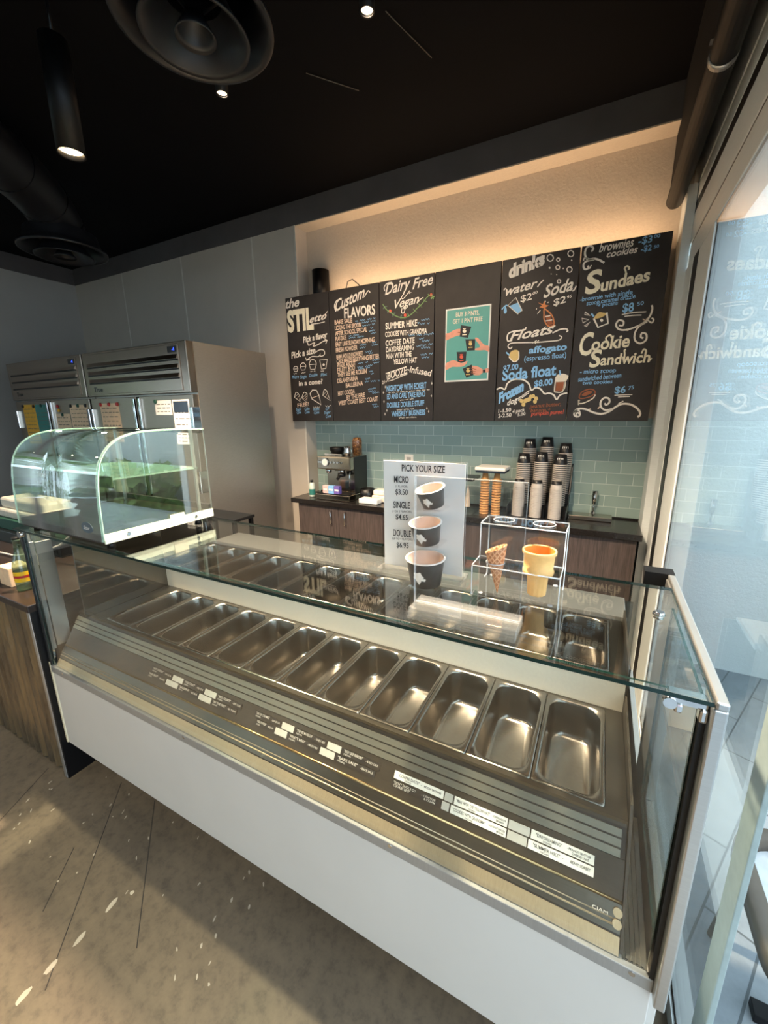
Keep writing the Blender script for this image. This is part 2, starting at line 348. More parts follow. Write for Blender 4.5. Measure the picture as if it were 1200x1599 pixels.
# lettering and chalk drawings: positions (x, z) on each board plane in metres
TEXTS = [
 (1,'the',-2.5837,2.6142,-2.4324,2.6188,0.069,'w',0.3,0.025),
 (1,'STIL',-2.5771,2.4264,-2.29,2.4257,0.1579,'c',0,0.05),
 (1,'etto',-2.3332,2.4718,-2.1515,2.4879,0.0538,'w',0.45,0.015),
 (1,'Pick a flavor',-2.4115,2.3193,-2.1519,2.3421,0.0457,'w',0.1,0.025),
 (1,'Pick a size',-2.5544,2.1965,-2.2853,2.2243,0.0518,'w',0.1,0.025),
 (1,'Micro',-2.5634,2.025,-2.4834,2.027,0.027,'b',0.2,0.01),
 (1,'Single',-2.468,2.0223,-2.398,2.0254,0.0267,'b',0.2,0.01),
 (1,'Double',-2.3668,2.0295,-2.2753,2.0352,0.0263,'b',0.2,0.01),
 (1,'Pint',-2.2398,2.0289,-2.1737,2.0334,0.0259,'b',0.2,0.01),
 (1,'in a cone?',-2.4886,1.9594,-2.2236,1.9688,0.0407,'w',0.05,0.02),
 (1,'FREE!',-2.5192,1.7735,-2.388,1.7837,0.0309,'p',0,0.015),
 (1,'Sugar',-2.5382,1.7391,-2.4751,1.7466,0.0247,'b',0.15,0.01),
 (1,'Cone',-2.5317,1.7117,-2.4806,1.7171,0.0248,'b',0.15,0.01),
 (1,'Cake',-2.4392,1.7437,-2.3832,1.7471,0.0244,'b',0.15,0.01),
 (1,'Cone',-2.4381,1.7151,-2.3852,1.7187,0.0245,'b',0.15,0.01),
 (1,'Waffle',-2.3423,1.7369,-2.2731,1.7442,0.0241,'b',0.15,0.01),
 (1,'Cone',-2.3339,1.7085,-2.277,1.7153,0.0242,'b',0.15,0.01),
 (1,'GF',-2.2048,1.7409,-2.1647,1.746,0.0237,'b',0.15,0.01),
 (1,'Sugar',-2.2216,1.7092,-2.1514,1.7166,0.0238,'b',0.15,0.01),
 (1,'Cone',-2.2065,1.6747,-2.1502,1.6824,0.0239,'b',0.15,0.01),
 (2,'Custom',-2.0626,2.5314,-1.7774,2.607,0.0812,'w',0.35,0.02),
 (2,'FLAVORS',-1.9769,2.4731,-1.6858,2.4713,0.0712,'w',0,0.025),
 (2,'BAKE SALE',-2.0738,2.4336,-1.9016,2.4325,0.0322,'p',0,0.02),
 (2,'LICKING THE SPOON',-2.0741,2.3893,-1.8179,2.3909,0.0322,'p',0,0.02),
 (2,'AFTER SCHOOL SPECIAL',-2.0716,2.3459,-1.7629,2.3512,0.0322,'p',0,0.02),
 (2,'PLAY-DATE',-2.0709,2.3039,-1.9629,2.3071,0.0329,'p',0,0.02),
 (2,'EASY LIKE SUNDAY MORNING',-2.0711,2.2603,-1.6949,2.2707,0.0325,'p',0,0.02),
 (2,'FRESH POWDER',-2.0714,2.2143,-1.8583,2.2225,0.0331,'p',0,0.02),
 (2,'MAMA WOULD KNOW BEST',-2.0684,2.161,-1.8068,2.174,0.0332,'p',0,0.02),
 (2,'CAKE MAKES EVERYTHING BETTER',-2.0682,2.1255,-1.6551,2.1412,0.033,'p',0,0.02),
 (2,'WALK ABOUT',-2.0669,2.0927,-1.8793,2.1017,0.0337,'p',0,0.02),
 (2,'FRUITY BOO',-2.0641,2.0529,-1.8877,2.0658,0.0339,'p',0,0.02),
 (2,"THEY SEE ME ROLLIN'",-2.0639,2.0153,-1.7693,2.0342,0.0338,'p',0,0.02),
 (2,'DELANEY-RINA',-2.0681,1.9664,-1.8616,1.9816,0.0342,'p',0,0.02),
 (2,'BALLERINA',-1.9831,1.9254,-1.8135,1.9399,0.0341,'p',0,0.02),
 (2,'HOT COCOA',-2.0664,1.8617,-1.8951,1.8773,0.0348,'p',0,0.02),
 (2,'BY THE FIRE',-1.9796,1.8266,-1.7983,1.8447,0.0346,'p',0,0.02),
 (2,'WEST COAST BEST COAST',-2.0653,1.7806,-1.673,1.8107,0.0346,'p',0,0.02),
 (3,'Dairy',-1.597,2.598,-1.3802,2.6179,0.0752,'w',0.35,0.015),
 (3,'Free',-1.3657,2.6068,-1.2002,2.6213,0.0694,'w',0.35,0.015),
 (3,'+',-1.3998,2.5743,-1.3741,2.5781,0.0185,'w',0,0.02),
 (3,'Vegan',-1.5142,2.4924,-1.3102,2.5097,0.0591,'w',0.35,0.015),
 (3,'SUMMER HIKE',-1.5948,2.3512,-1.3242,2.3505,0.0446,'w',0,0.02),
 (3,'COOKIES WITH GRANDMA',-1.5983,2.2957,-1.2448,2.292,0.0358,'w',0,0.02),
 (3,'COFFEE DATE',-1.5964,2.2285,-1.3451,2.2328,0.0394,'w',0,0.02),
 (3,'DAYDREAMING',-1.5933,2.1817,-1.3509,2.1846,0.0366,'w',0,0.02),
 (3,'MAN WITH THE',-1.5911,2.1323,-1.3709,2.1369,0.0369,'w',0,0.02),
 (3,'YELLOW HAT',-1.5291,2.0868,-1.3259,2.0884,0.0369,'w',0,0.02),
 (3,'BOOZE',-1.5808,1.9731,-1.4126,2.0125,0.0535,'w',0,0.02),
 (3,'-infused',-1.4081,2.0255,-1.198,1.979,0.0474,'w',0.3,0.015),
 (3,'21+',-1.6318,1.9405,-1.5868,1.9492,0.0242,'w',0,0.02),
 (3,'NIGHTCAP WITH ECKERT',-1.5914,1.8823,-1.244,1.8968,0.0426,'b',0,0.025),
 (3,'ED AND CARL TAKE RENO',-1.5883,1.8218,-1.2537,1.8349,0.0383,'b',0,0.025),
 (3,'DOUBLE DOUBLE STUFF',-1.5892,1.7534,-1.2617,1.7668,0.0387,'b',0,0.025),
 (3,'WHISKEY BUSINESS',-1.5486,1.6842,-1.2521,1.6969,0.0389,'b',0,0.025),
 (5,'drinks',-0.6609,2.5805,-0.4371,2.6323,0.0749,'w',0,0.055),
 (5,'water',-0.6748,2.4757,-0.4717,2.5016,0.0526,'w',0.35,0.02),
 (5,'Soda',-0.4295,2.4318,-0.2557,2.4573,0.0707,'w',0.3,0.02),
 (5,'$2',-0.573,2.4225,-0.5022,2.4321,0.0404,'w',0,0.015),
 (5,'00',-0.4986,2.4571,-0.4683,2.464,0.0174,'w',0,0.015),
 (5,'$2',-0.3642,2.3759,-0.2919,2.3886,0.0393,'w',0,0.02),
 (5,'95',-0.2866,2.4091,-0.2589,2.4147,0.0155,'w',0,0.02),
 (5,'Floats',-0.6341,2.1847,-0.3498,2.2113,0.0589,'w',0.35,0.02),
 (5,'affogato',-0.4994,2.0956,-0.2606,2.1024,0.0392,'b',0.05,0.035),
 (5,'(espresso float)',-0.5253,2.0471,-0.2602,2.055,0.032,'b',0,0.01),
 (5,'$7.00',-0.6642,1.9894,-0.5622,1.9983,0.0359,'b',0,0.02),
 (5,'Soda float',-0.6675,1.9274,-0.3139,1.9466,0.0692,'b',0,0.03),
 (5,'$8.00',-0.4482,1.8761,-0.3318,1.8874,0.0391,'b',0,0.03),
 (5,'Frozen',-0.6846,1.7714,-0.517,1.857,0.0653,'b',0,0.06),
 (5,'dog',-0.6242,1.7536,-0.5527,1.7795,0.037,'w',0.1,0.03),
 (5,'treats',-0.5512,1.7827,-0.4772,1.8374,0.0307,'w',0.1,0.025),
 (5,'1-1.50',-0.6828,1.7042,-0.5943,1.7142,0.0251,'w',0,0.02),
 (5,'2-2.50',-0.6827,1.6703,-0.5897,1.6783,0.0252,'w',0,0.02),
 (5,'4 pack',-0.5852,1.7008,-0.4996,1.7148,0.0231,'w',0.1,0.02),
 (5,'5.00',-0.5466,1.6806,-0.4938,1.6885,0.0198,'w',0,0.02),
 (5,'peanut butter,',-0.4687,1.7348,-0.2678,1.7477,0.0255,'n',0.15,0.01),
 (5,'banana,+',-0.4604,1.7079,-0.3297,1.7145,0.0225,'n',0.15,0.01),
 (5,'pumpkin puree!',-0.4555,1.6833,-0.2448,1.6963,0.0273,'r',0.15,0.015),
 (6,'brownies',-0.1278,2.6474,0.0546,2.6506,0.0457,'w',0.25,0.02),
 (6,'cookies',-0.0827,2.6108,0.0783,2.6131,0.036,'w',0.25,0.02),
 (6,'-$3',0.0769,2.6534,0.1448,2.6548,0.035,'b',0.05,0.02),
 (6,'00',0.1521,2.6718,0.1817,2.673,0.0173,'b',0,0.015),
 (6,'-$2',0.0946,2.6117,0.1468,2.6116,0.0305,'b',0.05,0.02),
 (6,'50',0.1573,2.6184,0.1832,2.6206,0.0161,'b',0,0.015),
 (6,'S',-0.1844,2.4217,-0.098,2.4308,0.1202,'c',0.05,0.03),
 (6,'undaes',-0.0976,2.4272,0.1562,2.4523,0.0672,'c',0.05,0.03),
 (6,'-brownie with single',-0.2086,2.3827,0.0773,2.3903,0.0248,'b',0.05,0.015),
 (6,'scoop,caramel drizzle',-0.1681,2.3557,0.0947,2.365,0.0247,'b',0.05,0.015),
 (6,'+ pecans',-0.1045,2.3387,0.0051,2.3404,0.022,'b',0.05,0.015),
 (6,'$8',0.034,2.2939,0.0935,2.293,0.0477,'b',0,0.02),
 (6,'50',0.1083,2.3211,0.1421,2.3242,0.0199,'b',0,0.015),
 (6,'C',-0.1868,2.0585,-0.1093,2.0671,0.1277,'c',0.08,0.025),
 (6,'ookie',-0.1164,2.0869,0.0935,2.0936,0.0718,'c',0.08,0.025),
 (6,'S',-0.1199,1.9839,-0.0543,1.9902,0.0972,'c',0.08,0.025),
 (6,'andwich',-0.0561,1.9942,0.2121,1.9969,0.0605,'c',0.08,0.025),
 (6,'- micro scoop',-0.1692,1.947,0.0363,1.9467,0.0266,'b',0.08,0.015),
 (6,'sandwiched between',-0.1763,1.8994,0.0694,1.9144,0.0283,'b',0.08,0.015),
 (6,'two cookies',-0.1478,1.879,0.0232,1.8817,0.0222,'b',0.08,0.015),
 (6,'$6',0.0427,1.8185,0.1027,1.8206,0.0406,'b',0,0.02),
 (6,'75',0.1162,1.838,0.1469,1.8423,0.02,'b',0,0.015),
 (7,'PICK YOUR SIZE',-0.4803,1.5549,-0.3555,1.5566,0.0179,'k',0,0.012),
 (7,'MICRO',-0.5042,1.5217,-0.4596,1.5231,0.0179,'k',0,0.012),
 (7,'(1 FLAVOR)',-0.4994,1.5092,-0.4634,1.5099,0.0058,'k',0,0),
 (7,'$3.50',-0.5004,1.488,-0.4621,1.4896,0.015,'k',0,0.012),
 (7,'SINGLE',-0.5069,1.4491,-0.455,1.4513,0.0184,'k',0,0.012),
 (7,'(1 OR 2 FLAVORS)',-0.5116,1.4356,-0.449,1.4396,0.0059,'k',0,0),
 (7,'$4.65',-0.4995,1.4161,-0.462,1.4175,0.015,'k',0,0.012),
 (7,'DOUBLE',-0.5081,1.3659,-0.4519,1.3688,0.019,'k',0,0.012),
 (7,'(UP TO 4 FLAVORS)',-0.5124,1.354,-0.446,1.3597,0.0061,'k',0,0),
 (7,'$6.95',-0.4973,1.3327,-0.4593,1.3355,0.0149,'k',0,0.012),
 (8,'BUY 3 PINTS,',-1.0196,2.3793,-0.8508,2.3769,0.0284,'l',0,0.01),
 (8,'GET 1 PINT FREE',-1.041,2.3353,-0.8255,2.3333,0.0286,'l',0,0.01),
]
STROKES = [
 (1,[(-2.3191,2.4616),(-2.241,2.4596),(-2.1736,2.4651)],0.006,'w',0,0,1),
 (1,[(-2.2005,2.493),(-2.1705,2.5185),(-2.1409,2.5437)],0.005,'w',0,0,1),
 (1,[(-2.3668,2.3209),(-2.3556,2.2937),(-2.3198,2.3043),(-2.2877,2.3092),(-2.3063,2.2823),(-2.2514,2.2929),(-2.2015,2.3126),(-2.158,2.3185)],0.007,'w',0,0,1),
 (1,[(-2.183,2.333),(-2.1561,2.3183),(-2.1739,2.2904)],0.007,'w',0,0,0),
 (1,[(-2.2848,2.2318),(-2.2345,2.2484),(-2.196,2.2403),(-2.19,2.2101),(-2.2182,2.1948),(-2.2422,2.2025),(-2.2315,2.2167),(-2.2575,2.1945),(-2.3269,2.1991),(-2.3843,2.1739)],0.007,'w',0,0,1),
 (1,[(-2.3961,2.1938),(-2.3876,2.1702),(-2.3462,2.1806)],0.007,'w',0,0,0),
 (1,[(-2.5394,2.1074),(-2.531,2.0856),(-2.5005,2.0852),(-2.4887,2.107)],0.006,'w',0,0,0),
 (1,[(-2.5393,2.1086),(-2.5375,2.1151),(-2.5335,2.1208),(-2.5275,2.1252),(-2.5202,2.1278),(-2.5123,2.1284),(-2.5046,2.1269),(-2.4978,2.1235),(-2.4926,2.1185),(-2.4895,2.1124),(-2.4888,2.1058)],0.006,'w',0,0,1),
 (1,[(-2.5394,2.1074),(-2.4887,2.107)],0.005,'w',0,0,1),
 (1,[(-2.4602,2.1236),(-2.45,2.0934),(-2.4127,2.0931),(-2.3981,2.1233)],0.006,'w',0,0,0),
 (1,[(-2.4601,2.1252),(-2.4579,2.1342),(-2.4528,2.1421),(-2.4455,2.1482),(-2.4365,2.1518),(-2.4269,2.1527),(-2.4175,2.1507),(-2.4092,2.146),(-2.4029,2.1391),(-2.3991,2.1308),(-2.3983,2.1217)],0.006,'w',0,0,1),
 (1,[(-2.4602,2.1236),(-2.3981,2.1233)],0.005,'w',0,0,1),
 (1,[(-2.3596,2.1345),(-2.3469,2.0935),(-2.3009,2.0932),(-2.2831,2.1343)],0.006,'w',0,0,0),
 (1,[(-2.3594,2.1367),(-2.3567,2.1489),(-2.3505,2.1597),(-2.3414,2.168),(-2.3304,2.173),(-2.3185,2.1741),(-2.3069,2.1715),(-2.2967,2.1652),(-2.2889,2.1559),(-2.2843,2.1445),(-2.2832,2.1321)],0.006,'w',0,0,1),
 (1,[(-2.3596,2.1345),(-2.2831,2.1343)],0.005,'w',0,0,1),
 (1,[(-2.2445,2.1649),(-2.1636,2.1635),(-2.183,2.0932),(-2.2293,2.0896)],0.007,'w',1,0,0),
 (1,[(-2.194,2.124),(-2.1954,2.1195),(-2.1988,2.116),(-2.2036,2.1143),(-2.2088,2.1146),(-2.2134,2.1169),(-2.2165,2.1208),(-2.2173,2.1254),(-2.2159,2.1299),(-2.2125,2.1334),(-2.2076,2.1352),(-2.2024,2.1348),(-2.1979,2.1325),(-2.1948,2.1287)],0,'w',1,1,1),
 (1,[(-2.5414,2.0708),(-2.5325,2.0616),(-2.5223,2.0702),(-2.5133,2.0636),(-2.5031,2.0712)],0.003,'w',0,0,1),
 (1,[(-2.4537,2.0715),(-2.4463,2.0641),(-2.4375,2.0751),(-2.4303,2.0647),(-2.4217,2.073),(-2.4142,2.0676),(-2.4056,2.0763)],0.003,'w',0,0,1),
 (1,[(-2.3521,2.0798),(-2.3449,2.0706),(-2.3365,2.0785),(-2.3291,2.0729)],0.003,'w',0,0,1),
 (1,[(-2.3135,2.073),(-2.3052,2.0807),(-2.298,2.0735)],0.003,'w',0,0,1),
 (1,[(-2.2399,2.0778),(-2.2319,2.0688),(-2.2229,2.0784),(-2.215,2.0688),(-2.2061,2.0783)],0.003,'w',0,0,1),
 (1,[(-2.5479,1.8602),(-2.4992,1.8914),(-2.4701,1.8136)],0.006,'w',1,0,0),
 (1,[(-2.5479,1.8602),(-2.5277,1.9036),(-2.4992,1.8914)],0.006,'w',0,0,1),
 (1,[(-2.5244,1.8462),(-2.4922,1.8727)],0.003,'p',0,0,1),
 (1,[(-2.5011,1.8322),(-2.4853,1.8541)],0.003,'p',0,0,1),
 (1,[(-2.465,1.8524),(-2.3994,1.8884),(-2.41,1.8124)],0.006,'w',1,0,0),
 (1,[(-2.465,1.8524),(-2.4361,1.9007),(-2.3994,1.8884)],0.006,'w',0,0,1),
 (1,[(-2.4485,1.8404),(-2.4019,1.8703)],0.003,'p',0,0,1),
 (1,[(-2.432,1.8283),(-2.4045,1.852)],0.003,'p',0,0,1),
 (1,[(-2.2275,1.8677),(-2.1837,1.9054),(-2.1508,1.8228)],0.006,'w',1,0,0),
 (1,[(-2.2275,1.8677),(-2.2097,1.9171),(-2.1837,1.9054)],0.006,'w',0,0,1),
 (1,[(-2.2044,1.8542),(-2.1758,1.8856)],0.003,'p',0,0,1),
 (1,[(-2.1813,1.8407),(-2.1679,1.8658)],0.003,'p',0,0,1),
 (1,[(-2.3507,1.8432),(-2.3684,1.8875),(-2.3406,1.9184),(-2.295,1.9145),(-2.2696,1.8689),(-2.2522,1.7893)],0.008,'w',1,0,0),
 (1,[(-2.3555,1.8497),(-2.2696,1.8689)],0.005,'p',0,0,1),
 (1,[(-2.3398,1.7749),(-2.3282,1.7619),(-2.3149,1.7735),(-2.3032,1.7623),(-2.2901,1.7742),(-2.2783,1.7638),(-2.2653,1.7761)],0.003,'w',0,0,1),
 (1,[(-2.2074,1.7829),(-2.1951,1.7719),(-2.1816,1.7823),(-2.1693,1.7709),(-2.1557,1.7851),(-2.1434,1.7755)],0.003,'w',0,0,1),
 (2,[(-1.7816,2.6075),(-1.7598,2.6347),(-1.7427,2.647),(-1.7289,2.632)],0.008,'w',0,0,1),
 (2,[(-2.058,2.5309),(-2.0695,2.5777),(-2.0449,2.613),(-2.0222,2.6136)],0.008,'w',0,0,1),
 (2,[(-1.873,2.4425),(-1.8646,2.4332),(-1.8557,2.4415),(-1.8473,2.4316)],0.003,'b',0,0,1),
 (2,[(-1.83,2.4351),(-1.8211,2.4436),(-1.8129,2.4325),(-1.804,2.4446),(-1.7957,2.4345),(-1.787,2.4427),(-1.7787,2.4344)],0.003,'b',0,0,1),
 (2,[(-1.7618,2.4348),(-1.7531,2.4433),(-1.7449,2.4351),(-1.7362,2.4459),(-1.7281,2.4358),(-1.7196,2.444)],0.003,'b',0,0,1),
 (2,[(-1.7028,2.4478),(-1.6947,2.4393),(-1.6863,2.4464)],0.003,'b',0,0,1),
 (2,[(-1.8693,2.4237),(-1.8608,2.4147),(-1.8517,2.4254),(-1.8433,2.4153),(-1.8342,2.426)],0.003,'b',0,0,1),
 (2,[(-1.8169,2.4238),(-1.8084,2.4184),(-1.7996,2.4252),(-1.7912,2.4173),(-1.7823,2.4274),(-1.774,2.4175),(-1.7652,2.4264),(-1.7569,2.4175),(-1.7482,2.4277)],0.003,'b',0,0,1),
 (2,[(-1.7312,2.4273),(-1.7229,2.4195),(-1.7144,2.4269),(-1.7061,2.42),(-1.6976,2.4268),(-1.6894,2.4176),(-1.6808,2.4275)],0.003,'b',0,0,1),
 (2,[(-1.8046,2.4008),(-1.796,2.3904),(-1.7868,2.3992),(-1.7781,2.3941),(-1.769,2.4008),(-1.7604,2.3944),(-1.7514,2.4009),(-1.7427,2.3955),(-1.7338,2.4017)],0.003,'b',0,0,1),
 (2,[(-1.7162,2.4062),(-1.7078,2.3946),(-1.6989,2.4042),(-1.6904,2.3963)],0.003,'b',0,0,1),
 (2,[(-1.7324,2.3776),(-1.7241,2.3686),(-1.7155,2.3758),(-1.7072,2.3705)],0.003,'b',0,0,1),
 (2,[(-1.7457,2.3557),(-1.7367,2.3493),(-1.7274,2.3589),(-1.7185,2.3498),(-1.7092,2.3615),(-1.7004,2.3508),(-1.6911,2.3616)],0.003,'b',0,0,1),
 (2,[(-1.7291,2.3372),(-1.7194,2.3294),(-1.7093,2.3403),(-1.6997,2.3314),(-1.6898,2.3406),(-1.6802,2.3317)],0.003,'b',0,0,1),
 (2,[(-1.9392,2.3362),(-1.9305,2.3286),(-1.9211,2.338),(-1.9125,2.3301)],0.003,'b',0,0,1),
 (2,[(-1.8946,2.3307),(-1.8854,2.3394),(-1.8768,2.3311),(-1.8677,2.3399),(-1.8592,2.3309),(-1.8501,2.3389),(-1.8416,2.3298)],0.003,'b',0,0,1),
 (2,[(-1.9398,2.3208),(-1.9308,2.3115),(-1.9211,2.3231),(-1.9122,2.3145),(-1.9027,2.323),(-1.8939,2.3128),(-1.8844,2.3219),(-1.8755,2.313)],0.003,'b',0,0,1),
 (2,[(-1.8573,2.3135),(-1.8479,2.3213),(-1.8391,2.3133),(-1.8297,2.3241),(-1.821,2.3141),(-1.8117,2.3236),(-1.803,2.3142),(-1.7939,2.3224)],0.003,'b',0,0,1),
 (2,[(-1.7179,2.2668),(-1.7085,2.2595),(-1.6987,2.2696),(-1.6894,2.2612),(-1.6796,2.2733)],0.003,'b',0,0,1),
 (2,[(-1.7226,2.2466),(-1.7135,2.2403),(-1.7041,2.2478),(-1.6951,2.2416),(-1.6857,2.2507),(-1.6767,2.243),(-1.6675,2.2504)],0.003,'b',0,0,1),
 (2,[(-1.8351,2.2553),(-1.8265,2.2508),(-1.8175,2.2581),(-1.809,2.2509),(-1.7999,2.2614),(-1.7915,2.2513),(-1.7826,2.2596),(-1.7741,2.2531)],0.003,'b',0,0,1),
 (2,[(-1.8358,2.2355),(-1.8267,2.2261),(-1.8171,2.2384),(-1.8081,2.2295),(-1.7986,2.2388),(-1.7896,2.2307),(-1.7802,2.2413)],0.003,'b',0,0,1),
 (2,[(-1.7799,2.1987),(-1.7708,2.193),(-1.7615,2.2007),(-1.7525,2.1935),(-1.7432,2.2039),(-1.7343,2.1946),(-1.725,2.2067)],0.003,'b',0,0,1),
 (2,[(-1.7541,2.1879),(-1.7448,2.18),(-1.7351,2.1892),(-1.7258,2.1826),(-1.7162,2.1901)],0.003,'b',0,0,1),
 (2,[(-1.7209,2.1317),(-1.7119,2.1247),(-1.7025,2.1351),(-1.6935,2.1246),(-1.6841,2.1356),(-1.6752,2.1268),(-1.6659,2.1397),(-1.657,2.1307)],0.003,'b',0,0,1),
 (2,[(-1.7085,2.1114),(-1.7,2.1045),(-1.6913,2.1111),(-1.6829,2.1056),(-1.6742,2.1135),(-1.6659,2.1061),(-1.6572,2.1165)],0.003,'b',0,0,1),
 (2,[(-1.8572,2.1198),(-1.8486,2.1094),(-1.8393,2.1203),(-1.8307,2.1118),(-1.8216,2.1207),(-1.8129,2.1132),(-1.8039,2.1226)],0.003,'b',0,0,1),
 (2,[(-1.7863,2.1222),(-1.7777,2.115),(-1.7687,2.1257),(-1.7603,2.1159)],0.003,'b',0,0,1),
 (2,[(-1.8627,2.088),(-1.854,2.0788),(-1.8447,2.0893),(-1.8362,2.0783),(-1.827,2.0878),(-1.8183,2.0811),(-1.8092,2.0913)],0.003,'b',0,0,1),
 (2,[(-1.7915,2.0918),(-1.783,2.0826),(-1.774,2.0923),(-1.7654,2.0837),(-1.7564,2.0949),(-1.7479,2.0879),(-1.739,2.0963),(-1.7305,2.0883),(-1.7217,2.0973)],0.003,'b',0,0,1),
 (2,[(-1.8542,2.0742),(-1.8451,2.0652),(-1.8355,2.0744),(-1.8265,2.0655),(-1.817,2.0756),(-1.808,2.0675),(-1.7986,2.0762)],0.003,'b',0,0,1),
 (2,[(-1.7801,2.08),(-1.7713,2.0681),(-1.7619,2.0801),(-1.753,2.0712),(-1.7437,2.0815)],0.003,'b',0,0,1),
 (2,[(-1.7532,2.0494),(-1.744,2.0418),(-1.7345,2.05),(-1.7254,2.0433),(-1.7159,2.0524)],0.003,'b',0,0,1),
 (2,[(-1.7362,2.0306),(-1.7277,2.0218),(-1.7188,2.0322),(-1.7103,2.0256)],0.003,'b',0,0,1),
 (2,[(-1.7898,1.9936),(-1.7812,1.9831),(-1.7721,1.9945),(-1.7635,1.9849),(-1.7544,1.9982),(-1.7459,1.9891)],0.003,'b',0,0,1),
 (2,[(-1.7948,1.971),(-1.7859,1.962),(-1.7765,1.9732),(-1.7676,1.9642),(-1.7584,1.9717)],0.003,'b',0,0,1),
 (2,[(-1.7402,1.9743),(-1.7315,1.9638),(-1.7223,1.9724),(-1.7135,1.9637),(-1.7044,1.9732),(-1.6956,1.9642),(-1.6865,1.9752)],0.003,'b',0,0,1),
 (2,[(-1.6688,1.9764),(-1.6601,1.9653),(-1.6511,1.9769)],0.003,'b',0,0,1),
 (2,[(-1.7655,1.9068),(-1.7565,1.8997),(-1.747,1.9105),(-1.738,1.8997),(-1.7286,1.9112),(-1.7197,1.9021),(-1.7103,1.9155),(-1.7014,1.9063),(-1.6921,1.9167)],0.003,'b',0,0,1),
 (2,[(-1.7616,1.8873),(-1.7524,1.8813),(-1.7429,1.8919),(-1.7339,1.8818),(-1.7245,1.8941),(-1.7155,1.8851),(-1.7062,1.893),(-1.6972,1.8864),(-1.6879,1.8955)],0.003,'b',0,0,1),
 (2,[(-1.7266,1.8757),(-1.7175,1.8696),(-1.708,1.8773),(-1.6989,1.8704),(-1.6895,1.8801),(-1.6804,1.8737),(-1.671,1.882),(-1.662,1.8742)],0.003,'b',0,0,1),
 (2,[(-1.7286,1.7849),(-1.7197,1.7773),(-1.7103,1.7867),(-1.7014,1.7775),(-1.6921,1.7902),(-1.6832,1.7801)],0.003,'b',0,0,1),
 (2,[(-1.7158,1.7673),(-1.7064,1.7564),(-1.6965,1.7682),(-1.687,1.7609),(-1.6772,1.7713),(-1.6677,1.7638)],0.003,'b',0,0,1),
 (3,[(-1.5984,2.6252),(-1.6025,2.655),(-1.5752,2.6766),(-1.5349,2.6783)],0.007,'w',0,0,1),
 (3,[(-1.4344,2.5859),(-1.4563,2.5635),(-1.4388,2.5541),(-1.387,2.6011)],0.006,'w',0,0,1),
 (3,[(-1.4521,2.4868),(-1.4548,2.4578),(-1.4346,2.4556),(-1.4214,2.4978)],0.006,'w',0,0,1),
 (3,[(-1.3228,2.5112),(-1.3019,2.53),(-1.277,2.541)],0.006,'w',0,0,1),
 (3,[(-1.618,2.5356),(-1.5865,2.4947),(-1.5549,2.4726),(-1.5011,2.4371),(-1.4302,2.4184),(-1.3694,2.4396),(-1.3268,2.4724),(-1.2849,2.4996),(-1.252,2.5344),(-1.2153,2.5507),(-1.1945,2.5203)],0.006,'g',0,0,1),
 (3,[(-1.6022,2.5151),(-1.596,2.5195),(-1.579,2.5166),(-1.5852,2.5115)],0,'d',1,1,1),
 (3,[(-1.6022,2.5151),(-1.6142,2.5113),(-1.6152,2.5003),(-1.6033,2.5034)],0,'d',1,1,1),
 (3,[(-1.5707,2.4837),(-1.566,2.4912),(-1.5505,2.4916),(-1.5552,2.4833)],0,'d',1,1,1),
 (3,[(-1.5707,2.4837),(-1.5788,2.4781),(-1.5762,2.4654),(-1.568,2.4702)],0,'d',1,1,1),
 (3,[(-1.5279,2.4548),(-1.5235,2.4626),(-1.5084,2.4633),(-1.5128,2.4548)],0,'d',1,1,1),
 (3,[(-1.5279,2.4548),(-1.5356,2.4491),(-1.5326,2.4363),(-1.5249,2.4413)],0,'d',1,1,1),
 (3,[(-1.4655,2.4277),(-1.4645,2.4386),(-1.4529,2.4424),(-1.4539,2.4308)],0,'d',1,1,1),
 (3,[(-1.4655,2.4277),(-1.4685,2.4216),(-1.4608,2.4084),(-1.4579,2.4138)],0,'d',1,1,1),
 (3,[(-1.3996,2.4291),(-1.406,2.4421),(-1.402,2.4482),(-1.3956,2.4344)],0,'g',1,1,1),
 (3,[(-1.3996,2.4291),(-1.3961,2.4257),(-1.382,2.4153),(-1.3856,2.418)],0,'g',1,1,1),
 (3,[(-1.348,2.4561),(-1.3576,2.4687),(-1.3569,2.4743),(-1.3473,2.461)],0,'g',1,1,1),
 (3,[(-1.348,2.4561),(-1.3428,2.455),(-1.3273,2.447),(-1.3325,2.4473)],0,'g',1,1,1),
 (3,[(-1.3057,2.486),(-1.3145,2.4987),(-1.3132,2.5044),(-1.3044,2.4911)],0,'g',1,1,1),
 (3,[(-1.3057,2.486),(-1.3009,2.4843),(-1.2859,2.4758),(-1.2907,2.4767)],0,'g',1,1,1),
 (3,[(-1.2684,2.5171),(-1.2791,2.529),(-1.2798,2.5341),(-1.2691,2.5214)],0,'g',1,1,1),
 (3,[(-1.2684,2.5171),(-1.2629,2.5171),(-1.2473,2.5102),(-1.2528,2.5095)],0,'g',1,1,1),
 (3,[(-1.2336,2.5426),(-1.2408,2.5552),(-1.238,2.561),(-1.2308,2.5477)],0,'g',1,1,1),
 (3,[(-1.2336,2.5426),(-1.2296,2.5398),(-1.2157,2.5303),(-1.2197,2.5323)],0,'g',1,1,1),
 (3,[(-1.2049,2.5355),(-1.1994,2.5391),(-1.1841,2.5358),(-1.1895,2.5316)],0,'g',1,1,1),
 (3,[(-1.2049,2.5355),(-1.2159,2.5323),(-1.217,2.5222),(-1.2059,2.5247)],0,'g',1,1,1),
 (3,[(-1.5413,2.4763),(-1.5441,2.4685),(-1.5511,2.4649),(-1.559,2.4673),(-1.5641,2.4745),(-1.564,2.4831),(-1.5588,2.4892),(-1.5509,2.4898),(-1.5439,2.4847)],0,'r',1,1,1),
